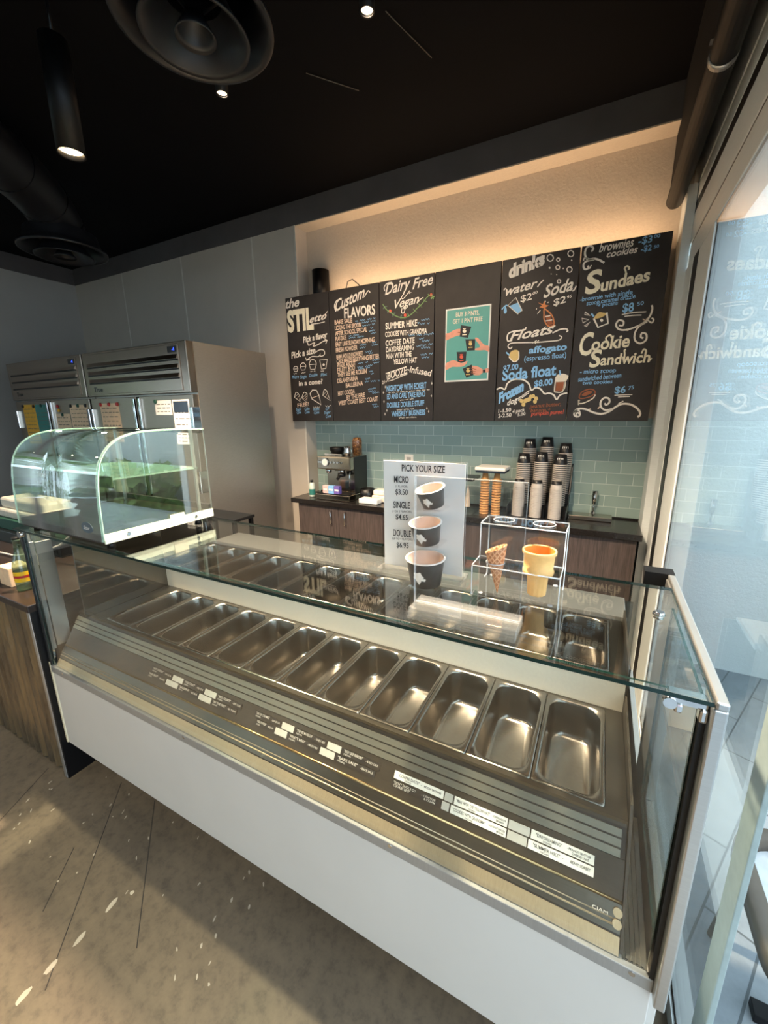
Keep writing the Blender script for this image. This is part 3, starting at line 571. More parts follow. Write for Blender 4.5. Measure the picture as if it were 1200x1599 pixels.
 (3,[(-1.4145,2.4351),(-1.4171,2.4274),(-1.4239,2.4238),(-1.4316,2.4261),(-1.4366,2.4332),(-1.4366,2.4417),(-1.4315,2.4477),(-1.4239,2.4483),(-1.4171,2.4434)],0,'r',1,1,1),
 (3,[(-1.2047,2.548),(-1.207,2.5407),(-1.2133,2.5374),(-1.2204,2.5397),(-1.2252,2.5466),(-1.2253,2.5547),(-1.2208,2.5603),(-1.2136,2.5608),(-1.2073,2.5559)],0,'r',1,1,1),
 (3,[(-1.3193,2.3745),(-1.3162,2.3632),(-1.3133,2.3738),(-1.3103,2.3674),(-1.3074,2.3751)],0.003,'b',0,0,1),
 (3,[(-1.2922,2.3904),(-1.2825,2.3823),(-1.273,2.3906),(-1.2633,2.3829),(-1.2538,2.393),(-1.2442,2.3829),(-1.2348,2.3924),(-1.2251,2.3828)],0.003,'b',0,0,1),
 (3,[(-1.2988,2.3662),(-1.2894,2.3548),(-1.2802,2.3663),(-1.2708,2.357),(-1.2617,2.3669)],0.003,'b',0,0,1),
 (3,[(-1.2432,2.3645),(-1.2339,2.3554),(-1.2249,2.3646)],0.003,'b',0,0,1),
 (3,[(-1.3951,2.2953),(-1.3851,2.2823),(-1.3752,2.2928),(-1.3653,2.2826),(-1.3555,2.2918),(-1.3456,2.2829)],0.003,'b',0,0,1),
 (3,[(-1.3261,2.2823),(-1.3164,2.2902),(-1.3066,2.2802),(-1.297,2.2898),(-1.2872,2.2785)],0.003,'b',0,0,1),
 (3,[(-1.268,2.2786),(-1.2585,2.2892),(-1.2488,2.2802)],0.003,'b',0,0,1),
 (3,[(-1.2405,2.2878),(-1.2303,2.2763),(-1.2204,2.287),(-1.2103,2.2786),(-1.2005,2.2916),(-1.1904,2.2794)],0.003,'b',0,0,1),
 (3,[(-1.3081,2.2591),(-1.2981,2.2521),(-1.2882,2.2603),(-1.2782,2.2545),(-1.2684,2.2644)],0.003,'b',0,0,1),
 (3,[(-1.2823,2.2447),(-1.2721,2.2323),(-1.2621,2.2456),(-1.2519,2.2333),(-1.2421,2.2457),(-1.2319,2.2349),(-1.2221,2.2452)],0.003,'b',0,0,1),
 (3,[(-1.3293,2.2089),(-1.3197,2.2007),(-1.3103,2.2105),(-1.3008,2.2029),(-1.2914,2.2144),(-1.2819,2.2032)],0.003,'b',0,0,1),
 (3,[(-1.2778,2.2151),(-1.2682,2.2032),(-1.2588,2.2135),(-1.2493,2.2069)],0.003,'b',0,0,1),
 (3,[(-1.2305,2.2063),(-1.2214,2.2176),(-1.2119,2.206),(-1.2027,2.2159),(-1.1933,2.2083)],0.003,'b',0,0,1),
 (3,[(-1.2904,2.1938),(-1.28,2.1837),(-1.2699,2.197),(-1.2595,2.1858),(-1.2495,2.1958),(-1.2392,2.1851),(-1.2292,2.1949),(-1.2189,2.1833)],0.003,'b',0,0,1),
 (3,[(-1.2942,2.1464),(-1.2843,2.1372),(-1.2745,2.1474),(-1.2645,2.1358),(-1.2549,2.1502),(-1.2449,2.1391)],0.003,'b',0,0,1),
 (3,[(-1.2254,2.1398),(-1.2159,2.1488),(-1.206,2.1392),(-1.1966,2.1512)],0.003,'b',0,0,1),
 (3,[(-1.2854,2.1251),(-1.2751,2.1144),(-1.265,2.1252),(-1.2548,2.1167),(-1.2448,2.1267),(-1.2345,2.1162),(-1.2246,2.127)],0.003,'b',0,0,1),
 (3,[(-1.5972,2.0218),(-1.4171,2.0632),(-1.4081,2.0084),(-1.5413,1.9674),(-1.5791,1.961)],0.006,'w',1,0,0),
 (3,[(-1.5753,1.8751),(-1.5691,1.8673),(-1.5628,1.8746),(-1.5566,1.8684)],0.003,'w',0,0,1),
 (3,[(-1.5442,1.8671),(-1.5379,1.8751),(-1.5318,1.8674),(-1.5255,1.877),(-1.5194,1.8685)],0.003,'w',0,0,1),
 (3,[(-1.5071,1.871),(-1.5009,1.8754),(-1.4948,1.8697),(-1.4886,1.8774),(-1.4826,1.8713)],0.003,'w',0,0,1),
 (3,[(-1.4704,1.8699),(-1.4643,1.8768),(-1.4582,1.8709),(-1.4521,1.8797),(-1.4461,1.8731),(-1.44,1.8801),(-1.434,1.8734)],0.003,'w',0,0,1),
 (3,[(-1.422,1.8724),(-1.416,1.8797),(-1.41,1.8734),(-1.404,1.8798)],0.003,'w',0,0,1),
 (3,[(-1.3921,1.8807),(-1.3862,1.8739),(-1.3802,1.8801),(-1.3743,1.8749),(-1.3684,1.8829),(-1.3625,1.8756),(-1.3566,1.8813),(-1.3507,1.875),(-1.3448,1.8839)],0.003,'w',0,0,1),
 (3,[(-1.3331,1.8835),(-1.3272,1.8771),(-1.3214,1.8846),(-1.3155,1.8777),(-1.3098,1.884),(-1.3039,1.8787),(-1.2982,1.8838),(-1.2923,1.879)],0.003,'w',0,0,1),
 (3,[(-1.2808,1.8785),(-1.2751,1.8856),(-1.2692,1.8778),(-1.2636,1.8861),(-1.2578,1.8798),(-1.2521,1.8872)],0.003,'w',0,0,1),
 (3,[(-1.2407,1.8875),(-1.235,1.8813),(-1.2293,1.8869),(-1.2236,1.8806),(-1.218,1.8862)],0.003,'w',0,0,1),
 (3,[(-1.4724,1.8132),(-1.466,1.8071),(-1.4597,1.8149),(-1.4534,1.8097),(-1.447,1.815),(-1.4407,1.8111),(-1.4344,1.8156)],0.003,'w',0,0,1),
 (3,[(-1.4219,1.8166),(-1.4156,1.8126),(-1.4094,1.8175),(-1.4031,1.8138),(-1.3969,1.8207)],0.003,'w',0,0,1),
 (3,[(-1.3845,1.82),(-1.3783,1.8141),(-1.3721,1.8212),(-1.3659,1.8152),(-1.3598,1.8234),(-1.3536,1.8152)],0.003,'w',0,0,1),
 (3,[(-1.5008,1.7392),(-1.4946,1.7315),(-1.4884,1.7397),(-1.4822,1.7339),(-1.476,1.7397),(-1.4698,1.7331),(-1.4637,1.7413),(-1.4575,1.735),(-1.4514,1.7428)],0.003,'w',0,0,1),
 (3,[(-1.4391,1.7408),(-1.433,1.7358),(-1.4269,1.7437),(-1.4208,1.7373),(-1.4148,1.7443),(-1.4087,1.7361),(-1.4026,1.7454),(-1.3966,1.7362),(-1.3906,1.7441)],0.003,'w',0,0,1),
 (3,[(-1.3785,1.7461),(-1.3725,1.7391),(-1.3665,1.7449),(-1.3605,1.7386),(-1.3546,1.7462),(-1.3486,1.7408)],0.003,'w',0,0,1),
 (3,[(-1.4823,1.676),(-1.4761,1.6679),(-1.4698,1.6774),(-1.4635,1.6708),(-1.4573,1.6751),(-1.451,1.6687),(-1.4448,1.6776),(-1.4386,1.6698),(-1.4324,1.6774)],0.003,'w',0,0,1),
 (3,[(-1.42,1.6775),(-1.4138,1.6704),(-1.4077,1.6776),(-1.4015,1.6702),(-1.3954,1.6787),(-1.3892,1.6713)],0.003,'w',0,0,1),
 (3,[(-1.377,1.6719),(-1.3709,1.6805),(-1.3648,1.6718),(-1.3588,1.6804),(-1.3527,1.6734),(-1.3467,1.6795),(-1.3406,1.6747),(-1.3346,1.6792),(-1.3285,1.6735)],0.003,'w',0,0,1),
 (3,[(-1.6032,1.9305),(-1.5996,1.9174),(-1.6036,1.9046),(-1.6072,1.9177)],0,'w',1,1,0),
 (3,[(-1.612,1.9179),(-1.6034,1.9151),(-1.5948,1.9173),(-1.6033,1.92)],0,'w',1,1,0),
 (3,[(-1.6211,1.8865),(-1.6174,1.8733),(-1.6215,1.8603),(-1.6251,1.8735)],0,'w',1,1,0),
 (3,[(-1.6299,1.8737),(-1.6213,1.871),(-1.6126,1.8731),(-1.6212,1.8759)],0,'w',1,1,0),
 (3,[(-1.6173,1.8167),(-1.6136,1.8034),(-1.6176,1.7903),(-1.6213,1.8036)],0,'w',1,1,0),
 (3,[(-1.6262,1.8037),(-1.6175,1.801),(-1.6088,1.8033),(-1.6174,1.806)],0,'w',1,1,0),
 (3,[(-1.5912,1.746),(-1.5875,1.7327),(-1.5915,1.7194),(-1.5952,1.7328)],0,'w',1,1,0),
 (3,[(-1.6,1.7328),(-1.5914,1.7302),(-1.5827,1.7326),(-1.5913,1.7352)],0,'w',1,1,0),
 (3,[(-1.609,1.7171),(-1.6053,1.7037),(-1.6093,1.6904),(-1.613,1.7038)],0,'w',1,1,0),
 (3,[(-1.6179,1.7038),(-1.6092,1.7012),(-1.6004,1.7037),(-1.6091,1.7063)],0,'w',1,1,0),
 (3,[(-1.2,1.9419),(-1.1964,1.9295),(-1.1996,1.9174),(-1.2032,1.9298)],0,'w',1,1,0),
 (3,[(-1.2075,1.93),(-1.1998,1.9274),(-1.1921,1.9293),(-1.1998,1.9319)],0,'w',1,1,0),
 (3,[(-1.2028,1.8498),(-1.1992,1.8374),(-1.2024,1.825),(-1.2061,1.8375)],0,'w',1,1,0),
 (3,[(-1.2104,1.8377),(-1.2026,1.8351),(-1.1949,1.8372),(-1.2027,1.8398)],0,'w',1,1,0),
 (3,[(-1.2379,1.757),(-1.2342,1.7443),(-1.2376,1.7317),(-1.2412,1.7444)],0,'w',1,1,0),
 (3,[(-1.2456,1.7445),(-1.2377,1.742),(-1.2299,1.7442),(-1.2378,1.7467)],0,'w',1,1,0),
 (3,[(-1.2227,1.7331),(-1.2191,1.7204),(-1.2224,1.7078),(-1.2261,1.7205)],0,'w',1,1,0),
 (3,[(-1.2304,1.7206),(-1.2225,1.7181),(-1.2147,1.7204),(-1.2226,1.7228)],0,'w',1,1,0),
 (5,[(-0.4717,2.5016),(-0.4581,2.5197),(-0.4352,2.5391)],0.008,'w',0,0,1),
 (5,[(-0.6887,2.5109),(-0.6773,2.5205),(-0.6668,2.5043)],0.007,'w',0,0,1),
 (5,[(-0.2586,2.4508),(-0.2472,2.4562),(-0.238,2.477)],0.008,'w',0,0,1),
 (5,[(-0.3865,2.6587),(-0.3883,2.6496),(-0.3946,2.6438),(-0.4039,2.6427),(-0.4135,2.6468),(-0.421,2.6549),(-0.4243,2.6648),(-0.4225,2.6738),(-0.4161,2.6796),(-0.4068,2.6806),(-0.3972,2.6765),(-0.3898,2.6685)],0.006,'w',1,0,1),
 (5,[(-0.3476,2.6422),(-0.3485,2.6377),(-0.3516,2.6348),(-0.3562,2.6342),(-0.3609,2.6363),(-0.3646,2.6402),(-0.3662,2.6452),(-0.3654,2.6497),(-0.3622,2.6526),(-0.3577,2.6531),(-0.3529,2.6511),(-0.3493,2.6471)],0.006,'w',1,0,1),
 (5,[(-0.2689,2.6631),(-0.2704,2.6549),(-0.2759,2.6496),(-0.2841,2.6487),(-0.2927,2.6524),(-0.2994,2.6596),(-0.3024,2.6686),(-0.3008,2.6768),(-0.2952,2.682),(-0.287,2.6829),(-0.2785,2.6792),(-0.2719,2.672)],0.006,'w',1,0,1),
 (5,[(-0.2733,2.6269),(-0.2736,2.6249),(-0.275,2.6235),(-0.2771,2.6233),(-0.2792,2.6242),(-0.2809,2.626),(-0.2816,2.6283),(-0.2813,2.6303),(-0.2799,2.6317),(-0.2778,2.6319),(-0.2757,2.631),(-0.274,2.6292)],0,'w',1,1,1),
 (5,[(-0.344,2.5972),(-0.345,2.5916),(-0.3489,2.588),(-0.3545,2.5873),(-0.3604,2.5897),(-0.3649,2.5947),(-0.3669,2.6008),(-0.3659,2.6064),(-0.362,2.61),(-0.3564,2.6107),(-0.3505,2.6082),(-0.346,2.6033)],0.006,'w',1,0,1),
 (5,[(-0.2707,2.5745),(-0.2721,2.5672),(-0.277,2.5625),(-0.2842,2.5615),(-0.2918,2.5647),(-0.2977,2.5711),(-0.3003,2.579),(-0.299,2.5863),(-0.294,2.591),(-0.2868,2.5919),(-0.2792,2.5888),(-0.2734,2.5824)],0.006,'w',1,0,1),
 (5,[(-0.3987,2.6035),(-0.3992,2.6007),(-0.4012,2.5989),(-0.4041,2.5985),(-0.407,2.5998),(-0.4094,2.6023),(-0.4104,2.6053),(-0.4098,2.6081),(-0.4078,2.61),(-0.405,2.6103),(-0.402,2.6091),(-0.3997,2.6066)],0,'w',1,1,1),
 (5,[(-0.3186,2.5886),(-0.319,2.5865),(-0.3204,2.5851),(-0.3225,2.5849),(-0.3247,2.5858),(-0.3264,2.5876),(-0.3271,2.5899),(-0.3267,2.592),(-0.3253,2.5933),(-0.3232,2.5936),(-0.321,2.5927),(-0.3193,2.5909)],0,'w',1,1,1),
 (5,[(-0.3316,2.5162),(-0.3326,2.5112),(-0.3359,2.5079),(-0.3409,2.5072),(-0.346,2.5093),(-0.35,2.5136),(-0.3518,2.519),(-0.3509,2.524),(-0.3475,2.5272),(-0.3426,2.5279),(-0.3374,2.5258),(-0.3334,2.5215)],0.006,'w',1,0,1),
 (5,[(-0.3894,2.5675),(-0.3897,2.5661),(-0.3907,2.5651),(-0.3921,2.565),(-0.3936,2.5656),(-0.3947,2.5668),(-0.3952,2.5683),(-0.395,2.5698),(-0.394,2.5707),(-0.3925,2.5709),(-0.3911,2.5703),(-0.3899,2.569)],0,'w',1,1,1),
 (5,[(-0.3565,2.5592),(-0.3568,2.5578),(-0.3577,2.5569),(-0.3591,2.5567),(-0.3606,2.5573),(-0.3618,2.5585),(-0.3623,2.56),(-0.362,2.5615),(-0.361,2.5624),(-0.3596,2.5626),(-0.3581,2.562),(-0.357,2.5607)],0,'w',1,1,1),
 (5,[(-0.6454,2.4088),(-0.5887,2.4244),(-0.562,2.3717),(-0.5868,2.3551)],0,'b',1,1,0),
 (5,[(-0.6553,2.4137),(-0.6063,2.456),(-0.5596,2.3714),(-0.5866,2.3521)],0.005,'w',1,0,0),
 (5,[(-0.696,2.3921),(-0.6713,2.4141),(-0.6568,2.4124)],0.008,'b',0,0,1),
 (5,[(-0.6712,2.4118),(-0.6823,2.3792),(-0.6718,2.3644),(-0.6612,2.3768)],0,'b',1,1,1),
 (5,[(-0.4193,2.3643),(-0.4014,2.3536),(-0.3653,2.3149),(-0.3524,2.2628),(-0.3867,2.2574),(-0.4143,2.2982),(-0.4186,2.3352)],0.007,'o',1,0,1),
 (5,[(-0.4105,2.327),(-0.3807,2.3238),(-0.3578,2.267),(-0.3891,2.2605)],0,'n',1,1,0),
 (5,[(-0.4112,2.3162),(-0.3767,2.3197)],0.006,'w',0,0,1),
 (5,[(-0.4063,2.2901),(-0.3636,2.293)],0.006,'w',0,0,1),
 (5,[(-0.4195,2.3679),(-0.4517,2.3789),(-0.4336,2.3877),(-0.4613,2.409),(-0.4304,2.3945),(-0.4208,2.4149),(-0.4137,2.3889),(-0.3926,2.3828),(-0.4103,2.3741)],0,'o',1,1,0),
 (5,[(-0.4602,2.3397),(-0.4428,2.3597)],0.005,'w',0,0,1),
 (5,[(-0.4696,2.3664),(-0.4663,2.3733)],0.005,'w',0,0,1),
 (5,[(-0.4163,2.4036),(-0.4155,2.4129)],0.005,'w',0,0,1),
 (5,[(-0.4011,2.3982),(-0.3942,2.4045)],0.005,'w',0,0,1),
 (5,[(-0.6141,2.1892),(-0.644,2.1879),(-0.6448,2.2304),(-0.6055,2.246),(-0.5384,2.2473),(-0.5278,2.2652)],0.009,'w',0,0,1),
 (5,[(-0.3572,2.212),(-0.3146,2.2285),(-0.2786,2.2302),(-0.2646,2.2181),(-0.2734,2.2116)],0.009,'w',0,0,1),
 (5,[(-0.6116,2.1464),(-0.6247,2.1358),(-0.6403,2.151),(-0.6211,2.1705),(-0.545,2.1682),(-0.459,2.1627),(-0.3831,2.1624),(-0.3166,2.1643),(-0.2976,2.181),(-0.3154,2.1936)],0.007,'w',0,0,1),
 (5,[(-0.478,2.1589),(-0.4523,2.1757)],0.005,'w',0,0,1),
 (5,[(-0.4623,2.1554),(-0.4384,2.1745)],0.005,'w',0,0,1),
 (5,[(-0.3819,2.2437),(-0.3423,2.2559)],0.008,'w',0,0,1),
 (5,[(-0.6217,2.1121),(-0.5902,2.1254),(-0.5653,2.1119),(-0.564,2.0652),(-0.5935,2.0474),(-0.6295,2.0773)],0,'y',1,1,1),
 (5,[(-0.6297,2.0813),(-0.5935,2.0474),(-0.564,2.0652),(-0.5653,2.1119)],0.006,'w',0,0,1),
 (5,[(-0.6504,2.1142),(-0.6271,2.0929)],0.009,'b',0,0,1),
 (5,[(-0.313,1.9351),(-0.2397,1.943),(-0.2576,1.8944),(-0.3064,1.9003)],0,'l',1,1,1),
 (5,[(-0.3088,1.9019),(-0.2583,1.9021),(-0.2606,1.8408),(-0.3093,1.8424)],0,'n',1,1,0),
 (5,[(-0.313,1.9351),(-0.316,1.8504),(-0.3051,1.8368),(-0.2643,1.8409),(-0.2571,1.9059)],0.007,'l',0,0,1),
 (5,[(-0.2406,1.9355),(-0.2434,1.9284),(-0.2527,1.923),(-0.2667,1.9204),(-0.2826,1.9211),(-0.2972,1.925),(-0.3076,1.9314),(-0.3118,1.9389),(-0.3088,1.946),(-0.2993,1.9514),(-0.2852,1.9539),(-0.2694,1.9531),(-0.2549,1.9492),(-0.2447,1.9429)],0,'l',1,1,1),
 (5,[(-0.294,1.976),(-0.2877,1.9453)],0.009,'b',0,0,1),
 (5,[(-0.2568,1.9287),(-0.253,1.8828),(-0.2578,1.8523)],0.01,'l',0,0,1),
 (5,[(-0.7041,1.8674),(-0.675,1.8787),(-0.6449,1.867),(-0.6304,1.9055),(-0.5945,1.9282),(-0.5581,1.9322),(-0.5172,1.9233),(-0.4835,1.8957),(-0.4649,1.8553),(-0.4384,1.8703),(-0.4065,1.8612),(-0.377,1.8288),(-0.3503,1.8319),(-0.3188,1.8193),(-0.2976,1.7898),(-0.2773,1.8181),(-0.2338,1.83)],0.01,'w',0,0,1),
 (5,[(-0.512,1.7802),(-0.4651,1.7994)],0.028,'y',0,0,1),
 (5,[(-0.5139,1.7843),(-0.5158,1.7763),(-0.522,1.7714),(-0.5301,1.7715),(-0.5369,1.7767),(-0.5399,1.7849),(-0.5379,1.793),(-0.5317,1.7979),(-0.5237,1.7977),(-0.5169,1.7925)],0,'y',1,1,1),
 (5,[(-0.4993,1.7597),(-0.5012,1.7516),(-0.5074,1.7467),(-0.5154,1.7468),(-0.5223,1.7519),(-0.5253,1.7601),(-0.5233,1.7683),(-0.5171,1.7732),(-0.5091,1.773),(-0.5023,1.7679)],0,'y',1,1,1),
 (5,[(-0.4376,1.8147),(-0.4394,1.8067),(-0.4454,1.8019),(-0.4533,1.8021),(-0.46,1.8073),(-0.463,1.8153),(-0.4611,1.8233),(-0.4551,1.828),(-0.4472,1.8278),(-0.4406,1.8227)],0,'y',1,1,1),
 (5,[(-0.4168,1.7982),(-0.4186,1.7902),(-0.4245,1.7854),(-0.4323,1.7856),(-0.439,1.7907),(-0.442,1.7988),(-0.4401,1.8067),(-0.4342,1.8115),(-0.4264,1.8113),(-0.4197,1.8062)],0,'y',1,1,1),
 (5,[(-0.4531,1.8111),(-0.455,1.8031),(-0.461,1.7983),(-0.4689,1.7985),(-0.4757,1.8036),(-0.4787,1.8117),(-0.4768,1.8197),(-0.4707,1.8245),(-0.4628,1.8243),(-0.4561,1.8191)],0,'y',1,1,1),
 (5,[(-0.4232,1.7784),(-0.425,1.7704),(-0.431,1.7655),(-0.4388,1.7657),(-0.4455,1.7708),(-0.4485,1.7789),(-0.4467,1.7869),(-0.4407,1.7917),(-0.4328,1.7915),(-0.4262,1.7864)],0,'y',1,1,1),
 (6,[(-0.1694,2.6578),(-0.1603,2.6738),(-0.1796,2.691),(-0.1998,2.6805),(-0.204,2.6496),(-0.1869,2.6185),(-0.1513,2.6163),(-0.1222,2.6047),(-0.0924,2.5846)],0.011,'w',0,0,1),
 (6,[(-0.1474,2.6122),(-0.1931,2.6089),(-0.2071,2.5898),(-0.1977,2.5655),(-0.1785,2.5675),(-0.1821,2.5823)],0.011,'w',0,0,1),
 (6,[(-0.18,2.621),(-0.2057,2.6286),(-0.208,2.6148)],0.006,'w',0,0,1),
 (6,[(-0.1622,2.5828),(-0.171,2.5628)],0.006,'w',0,0,1),
 (6,[(0.0292,2.4632),(0.0306,2.5116),(0.0211,2.5372),(0.0333,2.547),(0.0468,2.5333),(0.0388,2.5276)],0.009,'c',0,0,1),
 (6,[(0.0341,2.281),(0.0957,2.2857),(0.16,2.2828)],0.006,'w',0,0,1),
 (6,[(0.049,2.2693),(0.0974,2.2698),(0.1376,2.2669)],0.006,'w',0,0,1),
 (6,[(-0.1199,2.2762),(-0.0901,2.221),(-0.0363,2.238),(-0.0498,2.3018)],0.01,'w',0,0,0),
 (6,[(-0.1185,2.276),(-0.0964,2.3069),(-0.0698,2.304),(-0.0491,2.2944),(-0.0826,2.2759)],0,'y',1,1,1),
 (6,[(-0.1357,2.3054),(-0.1194,2.2858)],0.01,'b',0,0,1),
 (6,[(-0.0653,2.2594),(-0.0658,2.2556),(-0.0679,2.2527),(-0.0711,2.2513),(-0.075,2.2517),(-0.0786,2.2538),(-0.0813,2.2572),(-0.0826,2.2612),(-0.0821,2.265),(-0.08,2.2678),(-0.0767,2.2692),(-0.0729,2.2688),(-0.0693,2.2667),(-0.0666,2.2633)],0,'w',1,1,1),
 (6,[(-0.1734,2.3192),(-0.1418,2.2934),(-0.1735,2.3043)],0.006,'w',1,0,0),
 (6,[(-0.1885,2.2834),(-0.1471,2.2716),(-0.1786,2.256)],0.006,'w',1,0,0),
 (6,[(-0.1383,2.2557),(-0.1579,2.2313),(-0.1694,2.2362)],0.006,'w',1,0,0),
 (6,[(0.0247,2.2209),(0.0456,2.2189),(0.0466,2.2406),(0.0216,2.2504),(0.0082,2.2262),(0.0271,2.1987),(0.0656,2.1914),(0.1182,2.2045),(0.1617,2.2288),(0.1839,2.2619),(0.1895,2.2963),(0.1839,2.3164)],0.01,'w',0,0,1),
 (6,[(0.1717,2.2278),(0.1317,2.2032),(0.1155,2.1686),(0.1201,2.1282),(0.1493,2.1076),(0.1773,2.1234),(0.1755,2.156),(0.1526,2.1653),(0.1484,2.144),(0.1627,2.1355)],0.01,'w',0,0,1),
 (6,[(0.1704,2.2386),(0.1956,2.2183),(0.2033,2.2352),(0.1923,2.2455)],0.008,'w',0,0,1),
 (6,[(0.1467,2.2446),(0.1679,2.2317),(0.1662,2.2461)],0.005,'p',0,0,1),
 (6,[(0.059,2.1899),(0.0798,2.1865)],0.006,'p',0,0,1),
 (6,[(-0.0331,2.1373),(-0.0386,2.1565),(-0.0187,2.1697),(-0.0065,2.1537)],0.01,'c',0,0,1),
 (6,[(0.076,2.0015),(0.0738,2.0542),(0.0703,2.0731),(0.0781,2.0777)],0.009,'c',0,0,1),
 (6,[(0.1628,2.0479),(0.1733,2.0728),(0.188,2.0608)],0.009,'c',0,0,1),
 (6,[(0.2023,1.9952),(0.2194,2.0184)],0.008,'c',0,0,1),
 (6,[(0.0439,1.8067),(0.0936,1.8076),(0.1425,1.8078)],0.005,'w',0,0,1),
 (6,[(0.0651,1.7959),(0.1297,1.7973)],0.005,'w',0,0,1),
 (6,[(-0.1597,1.8001),(-0.1473,1.8323),(-0.1072,1.8486),(-0.0766,1.842),(-0.0687,1.8218),(-0.0953,1.8025),(-0.1398,1.7915)],0.007,'n',1,0,1),
 (6,[(-0.1458,1.816),(-0.1137,1.8376),(-0.0829,1.8302),(-0.126,1.8074)],0,'n',1,1,1),
 (6,[(-0.1559,1.7837),(-0.1587,1.7633),(-0.1295,1.7628),(-0.0791,1.79),(-0.0664,1.8138)],0.007,'l',0,0,1),
 (6,[(-0.1621,1.7839),(-0.1592,1.751)],0.008,'l',0,0,1),
 (6,[(-0.1501,1.6931),(-0.1609,1.7015),(-0.1692,1.6891),(-0.1562,1.6749),(-0.1443,1.689),(-0.1562,1.718),(-0.1788,1.71),(-0.1805,1.6851),(-0.1599,1.6724)],0.009,'w',0,0,1),
 (6,[(-0.182,1.7017),(-0.1646,1.7247),(-0.1183,1.7241),(-0.063,1.7006),(-0.0173,1.6921),(0.0252,1.7078),(0.0586,1.7353),(0.0924,1.7529),(0.135,1.7497),(0.1721,1.7296),(0.1945,1.7021),(0.1968,1.6825),(0.1857,1.6708)],0.012,'w',0,0,1),
 (6,[(-0.0057,1.7603),(0.0028,1.7482),(0.0195,1.7638),(0.0134,1.7878),(-0.0126,1.7924),(-0.0301,1.7688),(-0.0254,1.7366),(0.0024,1.7161),(0.0381,1.7236)],0.011,'w',0,0,1),
 (6,[(0.0709,1.7549),(0.0977,1.7701)],0.006,'w',0,0,1),
 (6,[(-0.0428,1.7247),(-0.0295,1.7407)],0.007,'p',0,0,1),
 (6,[(-0.11,1.7175),(-0.0842,1.7253)],0.007,'p',0,0,1),
 (8,[(-1.0936,2.273),(-1.0668,2.2767),(-1.0397,2.2906),(-1.0037,2.2973),(-0.9811,2.2931),(-0.9756,2.2644),(-0.9933,2.2538),(-1.0248,2.2484),(-1.0612,2.2372),(-1.0925,2.2296)],0,'s',1,1,1),
 (8,[(-0.7722,2.1631),(-0.8013,2.1733),(-0.8235,2.1911),(-0.8462,2.2169),(-0.8662,2.2286),(-0.8746,2.2213),(-0.8584,2.1979),(-0.8425,2.1806),(-0.8395,2.1603),(-0.8697,2.1545),(-0.8693,2.1443),(-0.8299,2.1394),(-0.7997,2.1392),(-0.7705,2.127)],0,'s',1,1,1),
 (8,[(-1.0895,2.0637),(-1.0571,2.0807),(-1.0247,2.085),(-0.9967,2.0728),(-0.9645,2.0624),(-0.9421,2.0694),(-0.9243,2.0745),(-0.9325,2.0543),(-0.9592,2.0392),(-1.0002,2.0373),(-1.042,2.0397),(-1.0884,2.021)],0,'s',1,1,1),
 (8,[(-0.7704,2.0161),(-0.8069,2.0099),(-0.8337,2.0258),(-0.8695,2.0381),(-0.8982,2.0357),(-0.9042,2.0173),(-0.8943,1.9918),(-0.8669,1.9738),(-0.8314,1.9721),(-0.8059,1.9873),(-0.769,1.9874)],0,'s',1,1,1),
 (8,[(-0.982,2.3214),(-0.904,2.3038),(-0.9264,2.2318),(-0.9876,2.2444)],0,'k',1,1,0),
 (8,[(-0.9452,2.2233),(-0.8723,2.2183),(-0.8736,2.1426),(-0.9312,2.1436)],0,'k',1,1,0),
 (8,[(-1.008,2.1422),(-0.9333,2.1388),(-0.9368,2.0732),(-0.9736,2.063),(-0.9991,2.075)],0,'k',1,1,0),
 (8,[(-0.9586,2.0224),(-0.892,2.0477),(-0.8758,1.9742),(-0.9291,1.9579)],0,'k',1,1,0),
 (8,[(-0.9404,2.2773),(-0.9427,2.2704),(-0.9493,2.2666),(-0.9575,2.2674),(-0.9644,2.2724),(-0.9672,2.2798),(-0.9649,2.2866),(-0.9583,2.2904),(-0.9501,2.2896),(-0.9432,2.2846)],0,'l',1,1,1),
 (8,[(-0.9686,2.2549),(-0.9374,2.2537)],0.006,'l',0,0,1),
 (8,[(-0.9655,2.2957),(-0.9433,2.2944)],0.005,'l',0,0,1),
 (8,[(-0.893,2.1886),(-0.8953,2.1817),(-0.9017,2.1778),(-0.91,2.1784),(-0.9168,2.1834),(-0.9196,2.1908),(-0.9173,2.1977),(-0.9108,2.2016),(-0.9026,2.2009),(-0.8958,2.196)],0,'y',1,1,1),
 (8,[(-0.9209,2.1657),(-0.8899,2.1649)],0.006,'y',0,0,1),
 (8,[(-0.918,2.2068),(-0.8959,2.2058)],0.005,'y',0,0,1),
 (8,[(-0.9568,2.1034),(-0.9591,2.0963),(-0.9658,2.0922),(-0.9742,2.0928),(-0.9812,2.0978),(-0.9841,2.1053),(-0.9817,2.1124),(-0.975,2.1165),(-0.9666,2.1159),(-0.9596,2.1109)],0,'r',1,1,1),
 (8,[(-0.9855,2.0796),(-0.9537,2.0792)],0.006,'r',0,0,1),
 (8,[(-0.9823,2.1217),(-0.9596,2.121)],0.005,'r',0,0,1),
 (8,[(-0.9038,2.0048),(-0.9061,1.9976),(-0.9127,1.9934),(-0.921,1.9938),(-0.928,1.9987),(-0.9308,2.0062),(-0.9285,2.0135),(-0.9219,2.0177),(-0.9135,2.0172),(-0.9066,2.0123)],0,'y',1,1,1),
 (8,[(-0.9322,1.9803),(-0.9006,1.9805)],0.006,'y',0,0,1),
 (8,[(-0.9292,2.0229),(-0.9067,2.0224)],0.005,'y',0,0,1),
 (8,[(-0.8089,2.008),(-0.7895,2.009),(-0.7893,1.9864),(-0.808,1.9874)],0,'k',1,1,0),
 (8,[(-0.8955,2.0231),(-0.8551,2.0105)],0.004,'n',0,0,1),
